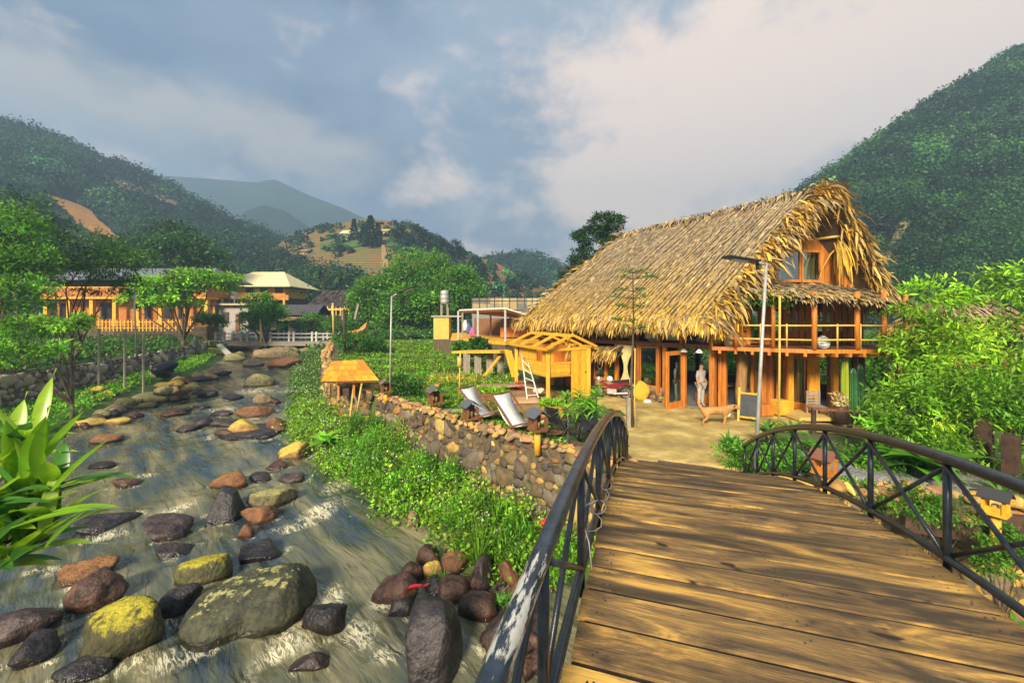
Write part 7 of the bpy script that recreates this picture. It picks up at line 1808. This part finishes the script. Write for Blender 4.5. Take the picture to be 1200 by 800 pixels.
shp = [hp_[i] for i in (0,1,2,6,7,10,11)]; sho = skin('shirt', [Vector(p) for p in shp], [(0,1),(1,2),(2,3),(3,4),(2,5),(5,6)], [.165,.155,.16,.08,.062,.08,.062], mat('grey_shirt', (.30,.30,.31), (.40,.39,.38), 9, rough=.9, bump=.2), per)
trp = [hp_[i] for i in (0,14,15,16,18,19,20)]; tro = skin('trousers', [Vector(p) for p in trp], [(0,1),(1,2),(2,3),(0,4),(4,5),(5,6)], [.155,.105,.078,.062,.105,.078,.062], mat('pale_trousers', (.36,.33,.30), (.46,.42,.38), 9, rough=.9, bump=.2), per)
v_, f_ = ICO3; kk = (v_[:,2] > .05) | (v_[:,1] > .35); ff = f_[kk[f_].all(1)]
link('hair', mesh_np('hair', v_ * np.array([.10,.108,.115]) + np.array([0,-.012,1.65]), ff, M_BLACK, smooth=True), per)
q = MB()
for x in (-.035,.035): q.lathe((x,-.102,1.645), [(0,-.01),(.011,0),(0,.01)], 8)
q.build('eyes', M_BLACK, per, local=True, smooth=True)
# ================================================================ buildings on the far side and white railed bridge
def quad(m, pts, t): m.prism(pts, t)
def gable_roof(m, x0, x1, y0, y1, ze, zr, ov=.8, inset=0.0, th=.12):
    ym = (y0 + y1) / 2; a, b = x0 - ov, x1 + ov
    for ys, in ((y0 - ov,), (y1 + ov,)):
        m.prism([(a, ys, ze), (b, ys, ze), (b - inset, ym, zr), (a + inset, ym, zr)], (0, 0, th))
    if inset:
        for xa, xb in ((a, a + inset), (b, b - inset)): m.prism([(xa, y0 - ov, ze), (xa, y1 + ov, ze), (xb, ym, zr)], (0, 0, th))
def building(name, loc, label, cat='house'): return thing(name, loc, label, cat)
def part(name, m, o, f, **k): b = MB(); f(b); return b.build(name, m, o, **k)

# long orange house
D = 48; x0, x1 = (48-CX)/F*D, (243-CX)/F*D
o = building('long_house', ((x0+x1)/2, D, 1), 'long two storey house with orange balcony band behind the left trees')
part('plinth', M_MORTAR, o, lambda b: b.box(((x0+x1)/2, D+4, 1.4), (x1-x0-.4, 7.6, 2.4)))
b = MB(); n = 40
for i in range(n):
    xa, xb = x0+.2+(x1-x0-.4)*i/n, x0+.2+(x1-x0-.4)*(i+.97)/n; b.tc = (random.uniform(.75,1.1),)*3; b.box(((xa+xb)/2, D+1.6, 4.2), (xb-xa, .15, 3.2))
b.build('lower_wall', M_ORANGE, o)
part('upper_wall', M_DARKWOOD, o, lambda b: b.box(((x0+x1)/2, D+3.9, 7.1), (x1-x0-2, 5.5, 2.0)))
for f0, f1 in ((.03,.10),(.28,.36),(.55,.60),(.63,.72),(.76,.82)):
    wn = part('window', M_BROWN, o, lambda b: b.box((x0+(x1-x0)*(f0+f1)/2, D+1.5, 4.3), ((x1-x0)*(f1-f0), .1, 2.0)))
    part('pane', M_BLACK, wn, lambda b: b.box((x0+(x1-x0)*(f0+f1)/2, D+1.42, 4.35), ((x1-x0)*(f1-f0)-.3, .04, 1.7)))
part('door', M_DARKWOOD, o, lambda b: b.box((x0+(x1-x0)*.94, D+1.5, 3.9), (1.3, .1, 2.5)))
for i in range(8):
    x = x0+.3+(x1-x0-.6)*i/7; part('post', M_YELLOW, o, lambda b: b.box((x, D+.35, 4.2), (.4, .4, 3.3)))
part('balcony_floor', M_YELLOW, o, lambda b: b.box(((x0+x1)/2, D+.9, 5.9), (x1-x0, 2.0, .22)))
b = MB(); n = 46
for i in range(n):
    xa, xb = x0+(x1-x0)*i/n, x0+(x1-x0)*(i+.94)/n; b.tc = (random.uniform(.75,1.1),)*3; b.box(((xa+xb)/2, D-.05, 6.55), (xb-xa, .1, 1.05))
b.build('balcony_panel', M_ORANGE, o)
part('balcony_side', M_ORANGE, o, lambda b: b.box((x1-.05, D+2.5, 6.55), (.12, 5.0, 1.05)))
part('handrail', M_YELLOW, o, lambda b: b.box(((x0+x1)/2, D-.05, 7.14), (x1-x0+.1, .16, .12)))
b = MB(); b.tc = (.17,.18,.21); gable_roof(b, x0+.5, x1-.5, D+.8, D+7, 8.0, 9.7, .9, 2.2); b.build('roof', M_ROOFTILE, o)
b = MB(); 
for i in range(26): b.box((x0+8+i*.42, D-1.2, 2.7), (.12,.06,1.3))
for z in (2.4, 3.1): b.box((x0+8+5.3, D-1.15, z), (11, .06, .08))
tag(b.build('picket_fence', M_YELLOW, loc=(x0+8, D-1.2, 2)), 'yellow picket fence in front of the long orange house', 'fence')
# pale roofed house
D = 72; x0, x1 = (262-CX)/F*D, (338-CX)/F*D
o = building('pale_roofed_house', ((x0+x1)/2, D, 2), 'yellow house with wide pale sheet roof above the white railed bridge')
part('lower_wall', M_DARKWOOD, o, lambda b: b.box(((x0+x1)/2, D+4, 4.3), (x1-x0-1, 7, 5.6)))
part('yellow_wall', M_YELLOW, o, lambda b: b.box(((x0+x1)/2-.6, D+3.6, 7.9), (x1-x0, 7, 1.9)))
b = MB()
b.box(((x0+x1)/2-2.3, D-.3, 7.4), (x1-x0-3.4, .12, 1.1)); b.build('balcony_panel', M_YELLOW, o)
part('side_balcony', M_ORANGE, o, lambda b: b.box((x1-1.4, D-.3, 7.1), (3.2, .12, .9)))
for f in (.15, .4, .62, .85): part('window', M_DARKWOOD, o, lambda b: b.box((x0+(x1-x0)*f, D+.02, 8.35), (1.3, .1, .8)))
for f in (0, .3, .6, .95): part('post', M_YELLOW, o, lambda b: b.box((x0+(x1-x0)*f, D-.3, 4.6), (.3, .3, 5)))
b = MB(); b.tc = (.82,.70,.36); gable_roof(b, x0, x1, D-.5, D+8, 8.9, 11.9, 1.2, 4.0); b.build('roof', M_ROOFTILE, o)
b = MB(); b.tc = (.30,.2,.12); b.prism([(x1-3.2, D+2.6, 10.9), (x1-1.6, D+2.6, 10.4), (x1-2.6, D+3.75, 12.0)], (0,2,0)); b.build('roof_vent', M_ROOFTILE, o)
# grey hut with tank
D = 50; x0, x1 = (255-CX)/F*D, (291-CX)/F*D
o = building('grey_hut', ((x0+x1)/2, D, 2), 'small grey walled hut with flat roof beside the white railed bridge')
b = MB(); b.tc = (.42,.37,.33); b.box(((x0+x1)/2, D+1.6, 3.0), (x1-x0, 3.2, 4.2)); b.build('wall', M_PLASTER, o)
b = MB(); b.tc = (.50,.40,.26); b.box(((x0+x1)/2, D+1.5, 5.2), (x1-x0+.8, 4.2, .22)); b.build('roof', M_PLASTER, o)
for f in (.28, .80): part('window', M_DARKWOOD, o, lambda b: b.box((x0+(x1-x0)*f, D-.03, 3.6), (.7, .08, 1.3)))
part('door', M_BROWN, o, lambda b: b.box((x0+(x1-x0)*.66, D-.03, 2.9), (.5, .08, 2.2)))
o = thing('steel_tank', P(274, 354, 51), 'shiny steel water tank on the flat roof of the grey hut', 'water tank'); c = P(274, 355, 51.5); c.z = 5.32
part('stand', M_STEEL, o, lambda b: [b.beam(c + Vector((sx*.3, sy*.3, 0)), c + Vector((sx*.3, sy*.3, .5)), .06) for sx in (-1,1) for sy in (-1,1)])
part('drum', M_STEEL, o, lambda b: b.lathe(c + Vector((0,0,.5)), [(.1,0),(.42,.08),(.44,.4),(.40,.45),(.44,.5),(.42,.95),(.15,1.1)], 18), smooth=True)
# small dark roofed huts
for px, d, w_, zr, lab, rc in ((352, 53, 3.4, 5.2, 'low hut with dark pitched roof behind the white railed bridge', (.07,.065,.07)), (334, 56, 2.6, 4.6, 'tan roofed lean-to between the round tree and the low hut', (.35,.24,.10))):
    x = (px-CX)/F*d; o = building('low_hut', (x, d, 1.5), lab, 'hut')
    part('wall', M_DARKWOOD, o, lambda b: b.box((x, d+1.5, 2.6), (w_, 2.6, 2.6)))
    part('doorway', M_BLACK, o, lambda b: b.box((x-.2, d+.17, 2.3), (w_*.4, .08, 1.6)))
    b = MB(); b.tc = rc; gable_roof(b, x-w_/2, x+w_/2, d, d+3, 3.9, zr, .7); b.build('roof', M_ROOFTILE, o)
    b = MB(); b.tc = (.42,.30,.13); b.prism([(x-w_/2-.4, d-1.3, 3.2), (x+w_/2+.4, d-1.3, 3.2), (x+w_/2+.2, d-.1, 3.7), (x-w_/2-.2, d-.1, 3.7)], (0,0,.1)); b.build('awning', M_ROOFTILE, o)
D = 62; x0, x1 = (367-CX)/F*D, (419-CX)/F*D
o = building('dark_thatched_hut', ((x0+x1)/2, D, 2), 'dark thatched hut beyond the white railed bridge', 'hut'); sv_ = roof; roof = Soup()
sG, sT = GOLD, TAN; GOLD = np.array([.10,.085,.075]); TAN = np.array([.085,.07,.065]); GREY_ = GREY; GREY = np.array([.06,.05,.05]); OLD_ = OLD; OLD = np.array([.10,.07,.05])
e0, e1 = np.array([x0-.6, D-.8, 5.3]), np.array([x1+.6, D-.8, 5.3]); r0, r1 = np.array([x0+.6, D+3, 8.0]), np.array([x1-.4, D+3, 8.0]); k0, k1 = np.array([x0-.6, D+6.8, 5.3]), np.array([x1+.6, D+6.8, 5.3])
thatch((e0,e1,r1,r0), 40, 16, .9, .2); thatch((k1,k0,r0,r1), 30, 12, .9, .2); thatch((k0,e0,r0,r0+.02), 20, 12, .9, .2); thatch((e1,k1,r1,r1+.02), 20, 12, .9, .2)
roof.build('roof', M_DRY, o); roof = sv_; GOLD, TAN, GREY, OLD = sG, sT, GREY_, OLD_
part('wall', M_DARKWOOD, o, lambda b: b.box(((x0+x1)/2, D+3, 3.8), (x1-x0-1, 5, 3.2)))
for f in (.02, .35, .68, .97): part('post', M_GREYWOOD, o, lambda b: b.box((x0+(x1-x0)*f, D-.3, 3.8), (.22,.22,3.2)))
o = thing('bamboo_fence', P(385, 366, 58), 'yellow bamboo fence in front of the dark thatched hut', 'fence')
part('rail', M_BAMBOO, o, lambda b: b.beam(P(366,363,58), P(414,362,58), .16, .3))
b = MB()
for i in range(9): b.beam(P(369+i*5, 370, 58), P(369+i*5, 359+random.uniform(-1,1), 58), .14)
b.build('pickets', M_BAMBOO, o)
b = MB(); b.beam(P(416,374,50), P(420,356,50), .25); tag(b.build('stone_post', M_GREYWOOD, loc=P(416,374,50)), 'pale leaning post beside the dark thatched hut', 'post')
b = MB(); b.prism([P(403,389,40), P(420,386,40), P(430,377,40), P(428,384,40), P(420,391,40)], (0,.6,.0)); tag(b.build('rust_sheet', mat('rusty_sheet', (.55,.22,.06),(.68,.32,.08),3,rough=.8), loc=P(415,388,40)), 'curled rusty orange sheet beyond the garden crops', 'metal sheet')
sgn = MB(); sgn.tc = (.55,.05,.06); sgn.lathe(P(296,377,47.5), [(0,-.05),(.30,-.05),(.30,.05),(0,.05)], 20, axis=(0,-1,0)); sgn.tc = (.8,.8,.78); sgn.lathe(P(296.5,377,47.4), [(0,-.02),(.1,-.02),(.1,.02),(0,.02)], 14, axis=(0,-1,0))
sgn.tc = (.3,.3,.3); sgn.beam(P(296,381,47.5), P(296,392,47.5), .06)
tag(sgn.build('round_sign', M_PAINT, loc=P(296,390,47.5)), 'round red and white board beside the grey hut', 'sign')
# hilltop houses
def hillhouse(px, py, d, w_, h_, lab, wc, rc, inset=.0, dep=6):
    c = (H_mid if px > 300 else H_left).on(px, py); o = building('hilltop_house', c, lab)
    b = MB(); b.tc = wc; b.box(c + Vector((0, dep/2, h_/2 - .5)), (w_, dep, h_ + 1)); b.build('wall', M_PLASTER, o)
    b = MB(); b.tc = rc; gable_roof(b, c.x-w_/2, c.x+w_/2, c.y, c.y+dep, c.z+h_, c.z+h_*1.75, .6, inset); b.build('roof', M_ROOFTILE, o)
    for f in (.25, .7): part('window', M_BROWN, o, lambda b: b.box(c + Vector((-w_/2+w_*f, -.05, h_*.45)), (w_*.07, .1, h_*.25)))
hillhouse(409, 282, 152, 6.0, 2.6, 'white walled hilltop house left of the conifers', (.78,.70,.45), (.80,.70,.38))
hillhouse(423, 278, 158, 1.8, 1.6, 'tiny pink hilltop shed right of the white walled house', (.5,.36,.32), (.45,.3,.28))
hillhouse(449, 276, 154, 3.4, 1.8, 'hilltop house with bright yellow roof', (.7,.7,.68), (.85,.58,.03))
hillhouse(356, 299, 120, 2.6, 1.4, 'small ochre house in the trees below the hill crest', (.55,.34,.16), (.45,.28,.14))
hillhouse(268, 327, 95, 5, 1.2, 'tan roofed house peeping above the left trees', (.4,.3,.2), (.5,.36,.17))
M_RAILW = mat('weathered_white', (.42,.40,.35), (.60,.58,.52), 4, rough=.8)
# white railed bridge
D = 47; xL, xR = (194-CX)/F*D, (402-CX)/F*D
o = thing('railed_bridge', ((xL+xR)/2, D, .5), 'concrete bridge with white post railing across the upper river', 'bridge')
b = MB(); b.tc = (.30,.25,.19); b.box(((xL+xR)/2, D+1.4, .62), (xR-xL, 3.2, .5)); b.build('deck', M_PLASTER, o)
for x in (xL+1.6, xR-2.5): 
    b = MB(); b.tc = (.24,.2,.17); b.box((x, D+1.4, -.3), (1.4, 3.0, 1.5)); b.build('abutment', M_PLASTER, o)
for side, yy in ((0, D), (1, D+2.8)):
    b = MB(); b.box(((xL+xR)/2+2.8, yy, 1.75), (xR-xL-5.6, .09, .10)); rl_ = b.build('railing', M_RAILW, o)
    b = MB(); b.box(((xL+xR)/2+2.8, yy, 1.32), (xR-xL-5.6, .07, .09)); b.build('lower_rail', M_RAILW, rl_)
    for px in (253,263,283,290,310,317,339,344.5,366,371,394,398):
        x = (px-CX)/F*D; b = MB(); b.box((x, yy-.02, 1.42), (.20,.18,1.15)); b.build('post', M_RAILW, rl_)
b = MB(); b.prism([P(254,405,44), P(259,404,44), P(273,417,42), P(266,418,42)], (0,0,.15)); tag(b.build('concrete_chute', M_STEEL, loc=P(256,405,44)), 'grey chute slab sloping into the river below the white railed bridge', 'chute')

# ---------------------------------------------------------------- buildings behind the garden
o = building('tank_tower', P(517,397,39), 'yellow plastered block under the steel tank behind the garden', 'tower')
x0, x1 = (508-CX)/F*39, (526-CX)/F*39
b = MB(); b.tc = (.66,.46,.10); b.box(((x0+x1)/2, 39.8, 2.1), (x1-x0, 1.6, 3.1)); b.build('wall', M_PLASTER, o)
b = MB(); b.tc = (.4,.36,.3); b.box(((x0+x1)/2+.5, 39.8, 3.72), (x1-x0+1.4, 1.9, .14)); b.build('slab', M_PLASTER, o)
c = Vector(((521-CX)/F*39.8, 39.8, 3.8)); o = thing('steel_tank', c, 'tall steel water tank on legs above the yellow block', 'water tank')
for sx in (-1,1): 
    for sy in (-1,1): part('leg', M_GREYWOOD, o, lambda b: b.box(c + Vector((sx*.3, sy*.3, .55)), (.1,.1,1.1)))
part('drum', M_STEEL, o, lambda b: b.lathe(c + Vector((0,0,1.1)), [(.2,0),(.40,.08),(.41,.35),(.37,.4),(.41,.45),(.41,.8),(.37,.85),(.41,.9),(.39,1.25),(.15,1.36)], 18), smooth=True)
# open pavilion
o = building('open_pavilion', P(585,396,32), 'open sided pavilion with flat matting roof between tank tower and thatched house', 'pavilion')
qa = [P(538,364,34), P(592,362,28.5), P(642,377,30), P(612,371,38)]
b = MB(); b.tc = (.85,.8,.7); b.prism(qa, (0,0,.1)); b.build('roof_sheet', M_PLASTER, o)
b = MB(); b.tc = (1.3,1.0,.7); 
for i in range(14): a_, c_ = qa[0].lerp(qa[1], (i+.5)/14), qa[3].lerp(qa[2], (i+.5)/14); b.beam(a_ - Vector((0,0,.1)), c_ - Vector((0,0,.1)), .16, .1)
b.build('roof_matting', M_BROWN, o)
fr = Soup(); sv_ = roof; roof = fr; fringe([np.array(P(600,378,30.5)), np.array(P(622,380,31))], V3(0,-.4,-1), 160, .35, .07, .6, 1.2, spread=.25); fr.build('thatch_trim', M_DRY, o); roof = sv_
for px, d in ((537,33.8),(560,31.5),(592,28.7),(575,36),(598,35),(542,36.5),(618,33),(632,31)):
    t_ = P(px, 372, d); f_ = qa[0].lerp(qa[1], .5); part('post', M_STEEL if px in (537,560,592) else M_GREYWOOD, o, lambda b: b.box((t_.x, d, 2.55), (.14,.14,3.2)))
part('floor', M_YELLOW, o, lambda b: b.prism([P(528,396.5,34), P(592,400,28.3), P(640,398,31), P(610,390,40), P(530,390,40)], (0,0,-.25)))
part('back_wall', M_BROWN, o, lambda b: b.prism([P(556,394,38), P(632,394,36), P(632,373,36), P(556,373,38)], (0,.2,0)))
part('counter', M_ORANGE, o, lambda b: b.box(P(604,389,33), (2.4,.5,.8)))
part('base_wall', M_MORTAR, o, lambda b: b.prism([P(508,397.5,36), P(592,402,28.4), P(640,402,31), P(600,396,40)], (0,0,-1.6)))
for px, py, c_, lab in ((545,382,(.75,.72,.75),'white shirt hanging in the open pavilion'), (549,386,(.08,.12,.3),'blue cloth hanging in the open pavilion'), (553,389,(.45,.12,.3),'pink cloth hanging low in the open pavilion')):
    lump('hanging_cloth', P(px,py,34.5), (.22,.12,.42), M_MATTE, lab, 'cloth', seed=px, tintc=c_, amp=.2)
D = 47; o = building('rooftop_building', P(600,365,D), 'concrete building with patched parapet and railing behind the pavilion')
x0, x1 = (553-CX)/F*D, (650-CX)/F*D
n = 9
for i in range(n):
    xa, xb = x0+(x1-x0)*i/n, x0+(x1-x0)*(i+1)/n
b = MB()
for i in range(n):
    for j in range(2):
        xa, xb = x0+(x1-x0)*i/n, x0+(x1-x0)*(i+1)/n; b.tc = random.choice(((.42,.32,.16),(.30,.24,.15),(.5,.40,.2),(.2,.17,.13))); b.box(((xa+xb)/2, D, 4.85+j*.65), (xb-xa-.01,.2,.64))
b.build('parapet', M_PLASTER, o)
b = MB(); b.tc = (.25,.24,.24); b.box(((x0+x1)/2, D+4, 2.6), (x1-x0, 7.8, 3.7)); b.build('wall', M_PLASTER, o)
b = MB(); b.tc = (.12,.12,.13); b.prism([P(612,362,44), P(650,362,44), P(650,376,40), P(612,372,40)], (0,0,.1)); b.build('grey_roof', M_ROOFTILE, o)
b = MB()
for i in range(12): x = x0+(x1-x0)*i/11; b.beam((x,D-.15,4.5),(x,D-.15,6.35),.06)
for z in (5.5,6.33): b.beam((x0,D-.15,z),(x1,D-.15,z),.05)
b.build('railing', M_IRON, o)
